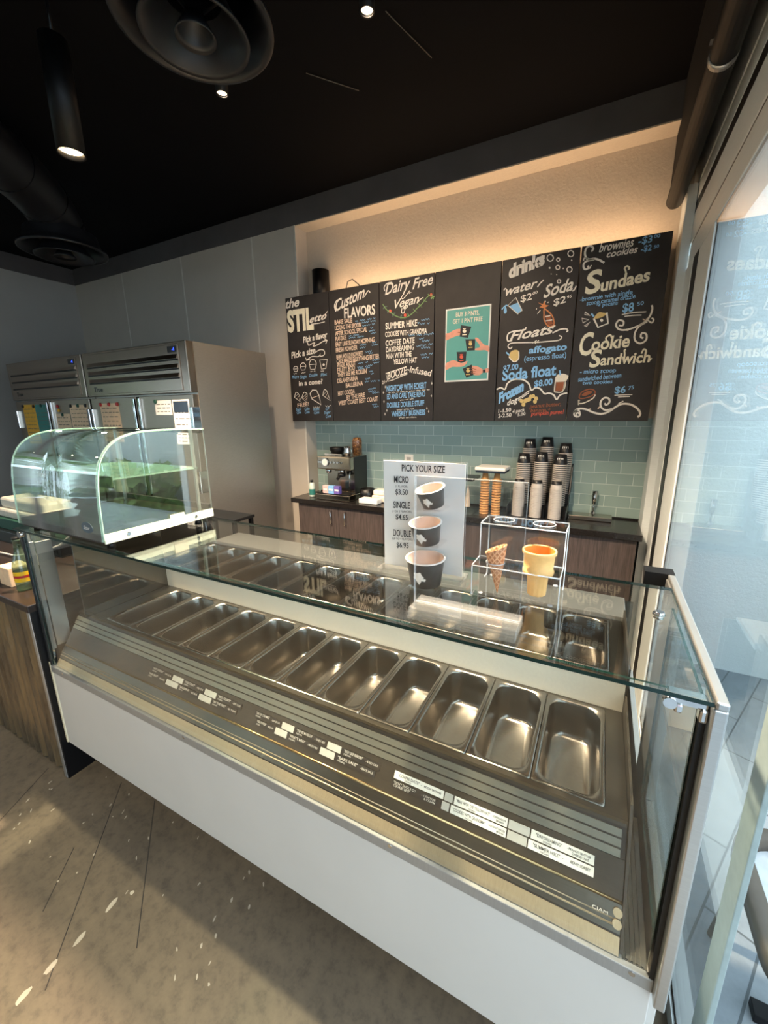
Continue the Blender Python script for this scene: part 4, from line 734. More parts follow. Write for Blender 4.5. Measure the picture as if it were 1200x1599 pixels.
 (8,[(-0.8994,2.0079),(-0.8589,1.9962)],0.004,'n',0,0,1),
 (8,[(-0.8943,1.9918),(-0.8629,1.9852)],0.004,'n',0,0,1),
 (8,[(-1.003,2.275),(-0.978,2.2686)],0.004,'n',0,0,1),
]

# ------------------------------------------------------------------ mesh helpers
class MB:
    def __init__(self):
        self.v = []; self.f = []; self.mi = []; self.sm = []
    def add(self, verts, faces, m=0, smooth=False):
        o = len(self.v)
        self.v += [tuple(p) for p in verts]
        for f in faces:
            self.f.append(tuple(i + o for i in f)); self.mi.append(m); self.sm.append(smooth)
        return self
    def box(self, x0, x1, y0, y1, z0, z1, m=0, bev=0.0, seg=2, M=None):
        if bev:
            bm = bmesh.new()
            bmesh.ops.create_cube(bm, size=1.0)
            for q in bm.verts:
                q.co = Vector((x0 + (q.co.x+.5)*(x1-x0), y0 + (q.co.y+.5)*(y1-y0), z0 + (q.co.z+.5)*(z1-z0)))
            bmesh.ops.bevel(bm, geom=bm.edges[:], offset=bev, segments=seg, affect='EDGES', profile=0.5)
            bm.verts.index_update()
            vs = [q.co.copy() for q in bm.verts]; fs = [[q.index for q in f.verts] for f in bm.faces]
            bm.free()
        else:
            vs = [Vector(p) for p in ((x0,y0,z0),(x1,y0,z0),(x1,y1,z0),(x0,y1,z0),(x0,y0,z1),(x1,y0,z1),(x1,y1,z1),(x0,y1,z1))]
            fs = [(0,3,2,1),(4,5,6,7),(0,1,5,4),(1,2,6,5),(2,3,7,6),(3,0,4,7)]
        if M is not None:
            vs = [M @ p for p in vs]
        return self.add(vs, fs, m)
    def pane(self, x0, x1, y0, y1, z0, z1, axis, m=0, me=1):
        """glass sheet: big faces get material m, the narrow edges material me"""
        vs = ((x0,y0,z0),(x1,y0,z0),(x1,y1,z0),(x0,y1,z0),(x0,y0,z1),(x1,y0,z1),(x1,y1,z1),(x0,y1,z1))
        F = {'z': [(0,3,2,1),(4,5,6,7)], 'y': [(0,1,5,4),(2,3,7,6)], 'x': [(1,2,6,5),(3,0,4,7)]}
        for a in F:
            self.add(vs, F[a], m if a == axis else me)
        return self
    def frustum(self, p0, p1, r0, r1=None, n=24, cap=True, m=0, smooth=True):
        r1 = r0 if r1 is None else r1
        p0 = Vector(p0); p1 = Vector(p1); d = (p1-p0).normalized()
        a = d.orthogonal().normalized(); b = d.cross(a)
        vs = []
        for p, r in ((p0, r0), (p1, r1)):
            for i in range(n):
                t = 2*PI*i/n
                vs.append(p + a*math.cos(t)*r + b*math.sin(t)*r)
        self.add(vs, [(i, (i+1) % n, n+(i+1) % n, n+i) for i in range(n)], m, smooth)
        if cap:
            self.add(vs[:n], [tuple(reversed(range(n)))], m); self.add(vs[n:], [tuple(range(n))], m)
        return self
    def lathe(self, prof, c, n=28, m=0, M=None, smooth=True, ribs=0, rib=0.0):
        """revolve (radius, height) pairs about the vertical axis through c; None in prof starts a new run"""
        c = Vector(c)
        runs = [[]]
        for p in prof:
            if p is None: runs.append([])
            else: runs[-1].append(p)
        for run in runs:
            vs = []
            for k, (r, z) in enumerate(run):
                for i in range(n):
                    t = 2*PI*i/n
                    rr = r
                    if ribs and 0 < k < len(run)-1:
                        rr = r*(1 + rib*(1 if (i*ribs//n) % 2 else -1)*0.5)
                    q = Vector((math.cos(t)*rr, math.sin(t)*rr, z))
                    vs.append(c + (M @ q if M is not None else q))
            fs = []
            for k in range(len(run)-1):
                for i in range(n):
                    j = (i+1) % n
                    fs.append((k*n+i, k*n+j, (k+1)*n+j, (k+1)*n+i))
            self.add(vs, fs, m, smooth)
            for k, flip in ((0, True), (len(run)-1, False)):
                if run[k][0] > 1e-6 and run[k][0] < 0:
                    pass
        return self
    def disc(self, c, r, z=0.0, n=24, m=0, M=None, up=True):
        vs = []
        for i in range(n):
            t = 2*PI*i/n
            q = Vector((math.cos(t)*r, math.sin(t)*r, z))
            vs.append(Vector(c) + (M @ q if M is not None else q))
        self.add(vs, [tuple(range(n)) if up else tuple(reversed(range(n)))], m)
        return self
    def tube(self, pts, r, n=8, closed=False, m=0, cap=True):
        pts = [Vector(p) for p in pts]
        N = len(pts)
        vs = []
        prev = None
        for i, p in enumerate(pts):
            if closed:
                d = pts[(i+1) % N] - pts[i-1]
            else:
                d = pts[min(i+1, N-1)] - pts[max(i-1, 0)]
            d.normalize()
            a = d.orthogonal().normalized() if prev is None else (prev - d*prev.dot(d)).normalized()
            prev = a
            b = d.cross(a)
            rr = r[i] if isinstance(r, (list, tuple)) else r
            for k in range(n):
                t = 2*PI*k/n
                vs.append(p + (a*math.cos(t) + b*math.sin(t))*rr)
        fs = []
        for i in range(N if closed else N-1):
            j = (i+1) % N
            for k in range(n):
                l = (k+1) % n
                fs.append((i*n+k, i*n+l, j*n+l, j*n+k))
        self.add(vs, fs, m, True)
        if cap and not closed:
            self.add(vs[:n], [tuple(reversed(range(n)))], m); self.add(vs[-n:], [tuple(range(n))], m)
        return self
    def prism_x(self, poly, x0, x1, m=0, mcap=None):
        """polygon in (y, z), counter-clockwise seen from +x, extruded from x0 to x1"""
        n = len(poly)
        vs = [(x0, y, z) for y, z in poly] + [(x1, y, z) for y, z in poly]
        self.add(vs, [(i, (i+1) % n, n+(i+1) % n, n+i) for i in range(n)], m)
        mc = m if mcap is None else mcap
        self.add(vs[:n], [tuple(reversed(range(n)))], mc); self.add(vs[n:], [tuple(range(n))], mc)
        return self
    def prism_z(self, poly, z0, z1, m=0):
        n = len(poly)
        vs = [(x, y, z0) for x, y in poly] + [(x, y, z1) for x, y in poly]
        self.add(vs, [(i, (i+1) % n, n+(i+1) % n, n+i) for i in range(n)], m)
        self.add(vs[:n], [tuple(reversed(range(n)))], m); self.add(vs[n:], [tuple(range(n))], m)
        return self
    def loft(self, loops, m=0, smooth=True, cap_end=False, cap_start=False):
        n = len(loops[0])
        vs = [p for l in loops for p in l]
        fs = []
        for k in range(len(loops)-1):
            for i in range(n):
                j = (i+1) % n
                fs.append((k*n+i, k*n+j, (k+1)*n+j, (k+1)*n+i))
        self.add(vs, fs, m, smooth)
        if cap_end: self.add(loops[-1], [tuple(range(n))], m, smooth)
        if cap_start: self.add(loops[0], [tuple(reversed(range(n)))], m, smooth)
        return self
    def build(self, name, mats, parent=None, loc=None, kind=None):
        if not isinstance(mats, (list, tuple)): mats = [mats]
        off = Vector((0, 0, 0))
        if parent is not None:
            p = parent
            while p is not None:
                off += p.location; p = p.parent
        elif loc is not None:
            off = Vector(loc)
        if parent is not None and loc is not None:
            off = Vector(loc)
        me = bpy.data.meshes.new(name)
        me.from_pydata([(a[0]-off.x, a[1]-off.y, a[2]-off.z) for a in self.v], [], self.f)
        for m in mats: me.materials.append(m)
        me.polygons.foreach_set('material_index', self.mi)
        me.polygons.foreach_set('use_smooth', self.sm)
        bm = bmesh.new(); bm.from_mesh(me)
        bmesh.ops.remove_doubles(bm, verts=bm.verts, dist=1e-6)
        bmesh.ops.recalc_face_normals(bm, faces=bm.faces)
        bm.to_mesh(me); bm.free()
        me.update()
        o = bpy.data.objects.new(name, me)
        COL.objects.link(o)
        if parent is not None:
            o.parent = parent
            if loc is not None:
                q = Vector((0, 0, 0)); p = parent
                while p is not None:
                    q += p.location; p = p.parent
                o.location = off - q
        else:
            o.location = off
        if kind: o['kind'] = kind
        return o

def tag(o, label, cat, group=None):
    o['label'] = label; o['category'] = cat
    if group: o['group'] = group
    return o
def thing(name, label, cat, loc, group=None):
    o = bpy.data.objects.new(name, None)
    COL.objects.link(o)
    o.location = loc
    o.empty_display_size = 0.05
    return tag(o, label, cat, group)
def dup(root, loc, label=None, group=None):
    r = root.copy(); COL.objects.link(r); r.location = loc
    if label: r['label'] = label
    if group: r['group'] = group
    for ch in list(root.children):
        c = ch.copy(); COL.objects.link(c); c.parent = r
        for g in list(ch.children):
            d = g.copy(); COL.objects.link(d); d.parent = c
    return r
def struct(mb, name, mats):
    return mb.build(name, mats, kind='structure')
def rrect(cx, cy, w, d, r, z, n=6):
    pts = []
    for sx, sy, a0 in ((1, 1, 0), (-1, 1, 90), (-1, -1, 180), (1, -1, 270)):
        for i in range(n+1):
            t = math.radians(a0 + 90*i/n)
            pts.append(Vector((cx + sx*(w/2-r) + r*math.cos(t), cy + sy*(d/2-r) + r*math.sin(t), z)))
    return pts

# ---- flat lettering: Blender's built-in typeface and hand-drawn strokes turned into mesh
_tc = {}
def text_mesh(s, shear=0.0, weight=0.0):
    key = (s, shear, weight)
    if key in _tc: return _tc[key]
    cu = bpy.data.curves.new('lettering', 'FONT')
    cu.body = s; cu.size = 1.0; cu.shear = shear; cu.offset = weight; cu.resolution_u = 3
    ob = bpy.data.objects.new('lettering', cu)
    COL.objects.link(ob)
    bpy.context.view_layer.update()
    dg = bpy.context.evaluated_depsgraph_get()
    me = bpy.data.meshes.new_from_object(ob.evaluated_get(dg))
    vs = [v.co.copy() for v in me.vertices]; fs = [tuple(p.vertices) for p in me.polygons]
    bpy.data.objects.remove(ob); bpy.data.meshes.remove(me); bpy.data.curves.remove(cu)
    _tc[key] = (vs, fs)
    return vs, fs
def _cap():
    vs, _ = text_mesh('H')
    return max(v.y for v in vs)
CAP = _cap()
def put_text(mb, s, O, U, V, length, cap, m=0, shear=0.0, weight=0.0):
    """write s from point O along unit vector U (baseline) with V up, fitted to the given length and capital height"""
    vs, fs = text_mesh(s, shear, weight)
    if not vs: return
    x0 = min(v.x for v in vs); x1 = max(v.x for v in vs)
    sx = length/(x1-x0); sy = cap/CAP
    mb.add([O + U*((v.x-x0)*sx) + V*(v.y*sy) for v in vs], fs, m)
def crom(pts, closed, k=5):
    P = [Vector((p[0], p[1])) for p in pts]
    N = len(P); out = []
    for i in range(N if closed else N-1):
        a = P[i-1] if (i > 0 or closed) else P[i]
        b = P[i]; c = P[(i+1) % N]
        d = P[(i+2) % N] if (closed or i+2 < N) else c
        for j in range(k):
            t = j/k
            out.append(0.5*((2*b) + (c-a)*t + (2*a-5*b+4*c-d)*t*t + (3*b-a-3*c+d)*t**3))
    if not closed: out.append(P[-1])
    return out
def ribbon(mb, pts, w, closed, y, m=0):
    N = len(pts); vs = []
    for i, p in enumerate(pts):
        d = (pts[(i+1) % N]-pts[i-1]) if closed else (pts[min(i+1, N-1)]-pts[max(i-1, 0)])
        if d.length < 1e-9: d = Vector((1, 0))
        d.normalize(); n = Vector((-d.y, d.x))*w/2
        vs += [(p.x+n.x, y, p.y+n.y), (p.x-n.x, y, p.y-n.y)]
    fs = []
    for i in range(N if closed else N-1):
        j = (i+1) % N
        fs.append((2*i, 2*i+1, 2*j+1, 2*j))
    mb.add(vs, fs, m)
def letter_layers(panel, y, parent, x_off=0.0):
    """lettering of one board: neighbouring words and drawings are gathered into parts of their own"""
    from mathutils.geometry import tessellate_polygon
    items = []
    nf = 0
    for (p, pts, w, c, closed, fill, smooth) in STROKES:
        if p != panel: continue
        q = crom(pts, closed) if (smooth and len(pts) > 2) else [Vector((a[0], a[1])) for a in pts]
        mb = MB()
        if fill:
            nf += 1
            yy = y - 0.0003 - 0.00004*nf
            tri = tessellate_polygon([[Vector((a.x, a.y, 0)) for a in q]])
            mb.add([(a.x, yy, a.y) for a in q], [tuple(t) for t in tri])
        else:
            ribbon(mb, q, w, closed, y - 0.0018 - (0.0003 if c in 'wcl' else 0))
        items.append((mb, c, False))
    for (p, s, x0, z0, x1, z1, cap, c, sh, wt) in TEXTS:
        if p != panel: continue
        O = Vector((x0, y - 0.0024, z0)); E = Vector((x1, y - 0.0024, z1))
        U = (E-O); ln = U.length; U.normalize()
        mb = MB()
        put_text(mb, s, O, U, Vector((0, 0, 1)), ln, cap, 0, sh, wt)
        items.append((mb, c, True))
    bb = [(min(v[0] for v in m.v), max(v[0] for v in m.v), min(v[2] for v in m.v), max(v[2] for v in m.v)) for m, c, t in items]
    par = list(range(len(items)))
    def find(i):
        while par[i] != i: i = par[i]
        return i
    g = 0.016
    for i in range(len(items)):
        for j in range(i):
            a, b = bb[i], bb[j]
            if a[0]-g < b[1] and b[0]-g < a[1] and a[2]-g < b[3] and b[2]-g < a[3]:
                par[find(i)] = find(j)
    groups = {}
    for i in range(len(items)): groups.setdefault(find(i), []).append(items[i])
    for its in groups.values():
        cols = sorted(set(c for m, c, t in its))
        mb = MB()
        for m, c, t in its: mb.add(m.v, m.f, cols.index(c))
        nm = 'printed' if panel in (7, 8) else 'chalk'
        o = mb.build(nm + ('_lettering' if any(t for m, c, t in its) else '_drawing'), [INK[c] for c in cols], parent)

# ------------------------------------------------------------------ the room
XW = 0.33          # inner face of the right-hand glass wall
YT = 3.25          # tiled back wall
YL = 3.10          # plaster wall on the left, standing proud of the tiled bay
XC = -2.48         # corner between the two
ZC = 3.435
XL = -5.9
YF = -2.6
mb = MB().box(XL-0.1, XW+0.05, YF-0.1, YT+0.1, -0.1, 0)
floor = struct(mb, 'floor', CONC)
mb = MB()
for (x0, y0, x1, y1) in ((-2.30, 0.70, -2.02, 0.20), (-1.886, 0.817, -1.35, 0.28), (-1.653, 0.831, -1.20, 0.47), (-2.45, 0.42, -1.9, -0.1), (-1.75, 0.55, -1.60, 0.38)):
    d = Vector((x1-x0, y1-y0, 0)).normalized(); n = Vector((-d.y, d.x, 0))*0.0017
    P = [Vector((x0, y0, 0))+n, Vector((x0, y0, 0))-n, Vector((x1, y1, 0))-n, Vector((x1, y1, 0))+n]
    mb.add([(p.x, p.y, 0.0006) for p in P], [(0, 1, 2, 3)])
mb.build('score_lines', SCORE, floor)
mb = MB(); rnd = random.Random(4)
def fleck(x, y, a, b, ang):
    n = 10; pts = []
    for i in range(n):
        t = 2*PI*i/n; r = rnd.uniform(0.75, 1.15)
        u, w = math.cos(t)*a*r, math.sin(t)*b*r
        pts.append((x+u*math.cos(ang)-w*math.sin(ang), y+u*math.sin(ang)+w*math.cos(ang), 0.0008))
    mb.add(pts, [tuple(range(n))])
for x, y, a in ((-1.404, 0.505, 0.028), (-1.398, 0.399, 0.022), (-1.398, 0.317, 0.023), (-1.395, 0.244, 0.024), (-1.375, 0.56, 0.008)):
    fleck(x, y, a, 0.009, 1.75)
for i in range(46):
    x = rnd.uniform(-2.2, -0.9); y = rnd.uniform(0.45, 0.85)
    fleck(x, y, rnd.uniform(0.003, 0.011), rnd.uniform(0.002, 0.004), 2.2 + rnd.uniform(-.5, .5))
mb.build('paint_flecks', FLECK, floor)

struct(MB().box(XL-0.1, XW+0.05, YF-0.1, YT+0.1, ZC, ZC+0.1), 'ceiling', CEIL)
struct(MB().box(XL-0.1, XL, 0.9, YL, 0, ZC).box(XL-0.1, XL, YF, 0.9, 0, 0.9).box(XL-0.1, XL, YF, 0.9, 2.3, ZC), 'wall_left', WALLL)
w4 = struct(MB().pane(XL-0.056, XL-0.048, YF, 0.9, 0.9, 2.3, 'x'), 'window_4', [GLASS_WIN, GLASS_EDGE])
mb = MB()
for y in (YF+0.03, -1.4, -0.25, 0.87):
    mb.box(XL-0.09, XL-0.01, y-0.03, y+0.03, 0.9, 2.3)
mb.build('window_frame', FRAME, w4)
struct(MB().box(XL-0.1, XC, YL, YL+0.2, 0, ZC), 'wall_back_left', WALLP)
struct(MB().box(XC, XW+0.1, YT, YT+0.1, 0, 1.66), 'wall_back_tiled', TILE)
struct(MB().box(XC, XW+0.1, YT, YT+0.1, 1.66, ZC), 'wall_back_upper', WALLT)
struct(MB().box(XC-0.002, 0.215, YL-0.004, YT, 3.26, ZC), 'trim_1', SOFF)
struct(MB().box(XC, 0.2149, YL+0.001, YT-0.001, 3.254, 3.2595), 'trim_13', WALLT)
struct(MB().box(XL, XC-0.002, YL-0.004, YL, 3.26, ZC).box(XL, XL+0.004, YF, YL-0.004, 3.26, ZC), 'trim_2', SOFF)
mb = MB()
for x in (-3.95, -4.95, -2.98):
    mb.box(x-0.006, x+0.006, YL-0.003, YL, 0.1, 3.26)
mb.box(XC-0.012, XC+0.002, YL-0.003, YL+0.0, 0.1, 3.26)
struct(mb, 'trim_3', JOINT)
struct(MB().box(0.215, 0.272, YF, YT-0.001, 2.905, ZC), 'trim_4', BULK)          # dark bulkhead above the glass wall
struct(MB().box(XL, XW, YL-0.012, YL, 0, 0.1).box(XL, XL+0.012, YF, YL-0.012, 0, 0.1), 'baseboard_back', BLACKM)
# front of the shop behind the camera: low wall, big window
struct(MB().box(XL, XW, YF-0.1, YF, 0, 1.0).box(XL, XL+0.4, YF-0.1, YF, 1.0, ZC).box(XL+0.4, XW, YF-0.1, YF, 2.3, ZC).box(-2.6, XW, YF-0.1, YF, 1.0, 2.3), 'wall_front', WALLL)
w = struct(MB().pane(XL+0.4, -2.6, YF-0.056, YF-0.048, 1.0, 2.3, 'y'), 'window_1', [GLASS_WIN, GLASS_EDGE])
mb = MB()
for x in (XL+0.43, -4.05, -2.63):
    mb.box(x-0.03, x+0.03, YF-0.09, YF-0.01, 1.0, 2.3)
mb.build('window_frame', FRAME, w)

# right-hand storefront: header beams, jambs, mullion, glass
mb = MB()
mb.box(XW, XW+0.10, YF, YT-0.002, 2.912, ZC-0.001, 0, 0.004)
mb.box(XW+0.002, XW+0.10, YF, YT-0.002, 2.818, 2.904, 0, 0.003)
struct(mb, 'trim_5', FRAME)
struct(MB().box(XW+0.008, XW+0.09, YF, YT-0.003, 2.9045, 2.9115).box(XW+0.003, XW+0.09, YF, YT-0.003, 2.758, 2.8175).box(XW+0.004, XW+0.09, YF, 3.0, 2.593, 2.605), 'trim_6', GASKET)
mb = MB()
mb.box(XW, XW+0.10, YF, YT-0.002, 2.606, 2.757, 0, 0.003)
mb.box(XW+0.001, XW+0.10, YF, 3.0, 2.477, 2.592, 0, 0.003)
struct(mb, 'trim_7', FRAME)
# jamb at the tiled wall, black expansion gap, window post
struct(MB().box(0.285, XW-0.001, 3.02, YT-0.001, 0, 2.9).box(XW-0.005, XW+0.06, 2.80, 3.019, 0, 2.474, 0, 0.004), 'trim_8', FRAME)
struct(MB().box(XW-0.001, XW+0.09, 2.662, 2.798, 0, 2.474), 'trim_9', GASKET)
struct(MB().box(XW, XW+0.10, 2.34, 2.66, 0, 2.474, 0, 0.004), 'trim_10', FRAME)
w2 = struct(MB().pane(XW+0.005, XW+0.013, 0.93, 2.34, 0.06, 2.475, 'x'), 'window_2', [GLASS_WIN, GLASS_EDGE])
w3 = struct(MB().pane(XW+0.005, XW+0.013, YF, -0.95, 0.06, 2.475, 'x'), 'window_3', [GLASS_WIN, GLASS_EDGE])
struct(MB().box(XW+0.003, XW+0.015, 0.8625, 0.9295, 0.0, 2.475, 0, 0.002), 'trim_11', mat('pale_green_joint', '#97a7a6', 0.3))
struct(MB().box(XW+0.002, XW+0.06, YF, -0.95, 0, 0.06).box(XW+0.002, XW+0.06, 0.930, 2.34, 0, 0.06), 'trim_12', FRAME)

# outdoors
struct(MB().box(XW+0.05, 7.0, -12, 3.22, -0.12, -0.02).box(-16, XW+0.05, -14, YF-0.1, -0.12, -0.02).box(-16, XL-0.1, YF-0.1, 6, -0.12, -0.02), 'ground', PAVE)
struct(MB().box(XW+0.11, 7.0, 3.22, 3.45, -0.12, 4.2), 'wall_outside', STUC)

# ------------------------------------------------------------------ pipe and clamp along the bulkhead
p = thing('conduit_pipe', 'black pipe running along the dark bulkhead above the glass wall', 'pipe', (0.235, 0.5, 2.82))
MB().tube([(0.235, YF+0.05, 2.862), (0.235, 3.095, 2.862)], 0.042, 20).build('pipe', PIPE, p)
MB().tube([(0.235, 1.98, 2.862), (0.235, 2.01, 2.862)], 0.0435, 20).box(0.19, 0.235, 1.98, 2.01, 2.9035, 2.9047).build('clamp', ALU, p)

# ------------------------------------------------------------------ gelato display case
X0, X1 = -2.13, 0.19
case = thing('gelato_display_case', 'long glass-topped gelato display case with white front panel and steel pan wells', 'display case', (-0.97, 1.2, 0))
MB().box(X0+0.01, 0.197, 0.740, 0.760, 0.197, 0.578, 0, 0.002).build('front_panel', LAMI, case)
MB().box(X0-0.004, X0+0.010, 0.736, 0.760, 0.197, 0.63, 0, 0.002).build('front_panel_edge_strip', CREAM, case)
MB().box(X0+0.01, 0.197, 0.736, 0.762, 0.580, 0.613, 0, 0.002).build('glass_channel_rail', RAIL, case)
for x in (-2.02, -1.21, -0.39, 0.16):
    MB().frustum((x, 0.7352, 0.604), (x, 0.7362, 0.604), 0.006, n=12).build('rail_screw', CHROME, case)
MB().box(X0+0.06, 0.14, 0.86, 1.80, 0.0, 0.197).build('plinth', BLACKM, case)
MB().prism_x([(0.762, 0.20), (1.86, 0.20), (1.86, 0.93), (1.855, 0.93), (1.855, 0.60), (0.762, 0.60)], X0+0.003, 0.185).build('cabinet_body', DECK, case)
# sloping front deck
SL = 1.593; LN = math.hypot(1, SL)
def sy(v): return 0.745 + v/LN
def sz(v): return 0.615 + SL*v/LN
DX0, DX1 = -2.09, 0.135
NRM = Vector((0, -SL, 1)).normalized()
def strip(v0, v1, lift=0.0, x0=DX0, x1=DX1, th=0.004):
    poly = [(sy(v0)+NRM.y*lift, sz(v0)+NRM.z*lift), (sy(v0)+NRM.y*(lift-th), sz(v0)+NRM.z*(lift-th)), (sy(v1)+NRM.y*(lift-th), sz(v1)+NRM.z*(lift-th)), (sy(v1)+NRM.y*lift, sz(v1)+NRM.z*lift)]
    return MB().prism_x(poly, x0, x1)
strip(0.001, 0.0335).build('front_lip', TAN, case)
strip(0.0335, 0.038, -0.002).build('lip_seal', GASKET, case)
mb = strip(0.038, 0.060); s2 = strip(0.060, 0.090, 0.002); mb.add(s2.v, s2.f); mb.build('lower_deck', DECK, case)
MB().tube([(DX0, sy(0.092), sz(0.092)+0.002), (DX1, sy(0.092), sz(0.092)+0.002)], 0.0035, 10).build('deck_bead', BRASS, case)
for v in (0.061, 0.050):
    MB().tube([(DX0, sy(v), sz(v)+0.001), (DX1, sy(v), sz(v)+0.001)], 0.002, 8).build('deck_ridge', TAN, case)
strip(0.095, 0.171).build('label_rail', DECKDARK, case)
strip(0.171, 0.232, -0.003).build('vent_slot_backing', GASKET, case)
for k in range(3):
    strip(0.1725+0.0195*k, 0.1725+0.0195*k+0.0155, 0.001, DX0, DX1-0.01).build('vent_slat', SLAT, case)
strip(0.232, 0.246, -0.003).build('front_trough', DECKDARK, case)
# pan decks: frames that carry the two rows
PW = 0.1655
def deck_frame(z, y0, y1, name):
    mb = MB()
    mb.box(-2.09, 0.135, y0-0.012, y0+0.006, z-0.012, z-0.003); mb.box(-2.09, 0.135, y1-0.006, y1+0.010, z-0.012, z-0.003)
    mb.box(0.0905, 0.135, y0+0.006, y1-0.006, z-0.012, z-0.003); mb.box(-2.09, -2.064, y0+0.006, y1-0.006, z-0.012, z-0.003)
    mb.build(name, DECK, case)
deck_frame(0.83, 0.884, 1.240, 'front_pan_frame')
deck_frame(0.945, 1.262, 1.618, 'rear_pan_frame')
MB().box(-2.09, 0.135, 1.2505, 1.2545, 0.70, 0.930).build('row_riser', RISER, case)
MB().box(-2.10, 0.15, 1.630, 1.855, 0.930, 0.945, 0, 0.003).build('operator_ledge', ALU, case)
MB().box(-2.10, 0.15, 1.6295, 1.634, 0.945, 0.957).build('ledge_upstand', ALU, case)
# right-hand well side and sloping side ledge with pressed lines
mb = MB().prism_x([(0.748, 0.622), (0.885, 0.862), (1.25, 0.885), (1.25, 0.62)], 0.1365, 0.142)
mb.prism_x([(1.25, 0.62), (1.25, 0.975), (1.64, 0.985), (1.64, 0.62)], 0.1365, 0.142)
mb.build('well_side', DECKDARK, case)
mb = MB().prism_x([(0.748, 0.614), (1.08, 0.640), (1.08, 0.60), (0.748, 0.60)], 0.142, 0.186)
for k in range(4):
    x = 0.148 + 0.009*k
    mb.prism_x([(0.750, 0.614), (0.750, 0.617), (1.07, 0.6425), (1.07, 0.640)], x, x+0.004)
mb.build('side_ledge', DECK, case)
# glazing
MB().pane(X0+0.012, X1-0.006, 0.744, 0.750, 0.612, 1.2545, 'y').build('front_glass', [GLASS, GLASS_EDGE], case)
MB().pane(X0-0.004, X1+0.008, 0.720, 1.20, 1.2552, 1.2632, 'z').build('top_glass', [GLASS_TOP, GLASS_EDGE], case)
MB().pane(X0+0.004, X0+0.010, 0.75, 1.24, 0.62, 1.2545, 'x').build('end_glass', [GLASS, GLASS_EDGE], case)
MB().pane(X1-0.004, X1+0.001, 0.75, 1.09, 0.70, 1.2545, 'x').build('end_glass', [GLASS, GLASS_EDGE], case)
# right end frame
mb = MB()
mb.box(0.197, 0.217, 0.716, 0.775, 0.575, 1.2545, 0, 0.003)
mb.box(0.200, 0.217, 0.716, 1.29, 1.2545, 1.268, 0, 0.003)
mb.box(0.197, 0.217, 0.775, 1.29, 0.62, 0.70, 0, 0.002)
mb.box(0.197, 0.217, 1.09, 1.29, 0.70, 1.2545, 0, 0.002)
mb.build('end_frame', ALU, case)
MB().box(0.188, 0.1968, 0.738, 0.760, 0.60, 1.238).build('corner_gasket', GASKET, case)
MB().box(0.1985, 0.2165, 0.762, 1.86, 0.20, 0.618, 0, 0.002).build('end_panel', LAMI, case)
MB().prism_x([(1.29, 1.22), (1.34, 1.268), (1.29, 1.268)], 0.145, 0.217).build('frame_rear_gusset', BLACKM, case)
mb = MB().box(0.138, 0.196, 0.732, 0.756, 1.236, 1.2548, 0, 0.004).box(0.150, 0.162, 0.728, 0.744, 1.222, 1.24, 0, 0.004).box(0.184, 0.196, 0.728, 0.746, 1.215, 1.24, 0, 0.004)
mb.frustum((0.143, 0.724, 1.240), (0.143, 0.735, 1.240), 0.010, n=16)
mb.build('corner_clamp', CHROME, case)
mb = MB().frustum((0.15, 1.0, 1.2634), (0.15, 1.0, 1.272), 0.010, 0.008, 16).frustum((0.15, 1.0, 1.272), (0.15, 1.0, 1.279), 0.013, 0.010, 16)
mb.build('glass_knob', CHROME, case)
# left end: slim chrome post, gasket and clamp
MB().box(X0-0.001, X0+0.003, 0.738, 0.757, 0.62, 1.25).box(X0+0.012, X0+0.022, 0.752, 0.76, 0.62, 1.25).build('left_post', CHROME, case)
MB().box(X0+0.0035, X0+0.0115, 0.737, 0.7435, 0.613, 1.245).build('left_gasket', GASKET, case)
MB().frustum((X0+0.02, 0.726, 1.236), (X0+0.02, 0.743, 1.236), 0.014, n=18).box(X0+0.004, X0+0.05, 0.73, 0.743, 1.243, 1.2548, 0, 0.003).build('left_clamp', CHROME, case)
MB().box(-2.109, -2.104, 0.772, 0.830, 0.70, 1.19, 0, 0.001, 1).box(-2.109, -2.104, 0.752, 0.768, 0.69, 1.195, 0, 0.001, 1).build('left_vent_plate', ALU, case)
MB().box(-1.990, -1.984, 0.850, 1.248, 0.826, 1.250).build('polished_end_wall', mat('dark_polished_steel', '#77736c', 0.06, 1.0, 0.04, 6), case)
MB().box(-1.983, -1.897, 0.890, 1.234, 0.818, 0.829).build('end_filler_plate', DECK, case)
# maker's lettering etched at the lower right of the deck
mb = MB()
O = Vector((0.100, sy(0.060)-0.002, sz(0.060)+0.006)); U = Vector((1, 0, 0)); Vv = Vector((0, 1/LN, SL/LN))
put_text(mb, 'CIAM', O - U*0.02, U, Vv, 0.030, 0.006)
mb.build('maker_lettering', JOINT, case)
mb = MB()
for v in (0.072, 0.052):
    for d in (0.009,):
        c = Vector((0.128, sy(v)-0.001, sz(v)+0.0045))
        mb.frustum(c, c+NRM*0.002, d, n=16)
mb.build('deck_button', TAN, case)

# ------------------------------------------------------------------ pans
def pan_mesh(cx, cy, z, parent):
    w, d = 0.1635, 0.352
    o = []
    spec = [(w, d, 0.006, z-0.004), (w, d, 0.006, z-0.001), (w-0.003, d-0.003, 0.006, z), (w-0.010, d-0.010, 0.008, z+0.0008), (w-0.022, d-0.026, 0.045, z-0.0015),
            (w-0.026, d-0.030, 0.044, z-0.006), (w-0.034, d-0.040, 0.040, z-0.10), (w-0.040, d-0.048, 0.037, z-0.112), (w-0.056, d-0.064, 0.030, z-0.118)]
    loops = [rrect(cx, cy, a, b, r, zz, 8) for a, b, r, zz in spec]
    mb = MB().loft(loops, 0, True, cap_end=True)
    return mb
ordinals = ['first', 'second', 'third', 'fourth', 'fifth', 'sixth', 'seventh', 'eighth', 'ninth', 'tenth', 'eleventh', 'twelfth', 'thirteenth']
pan0 = None
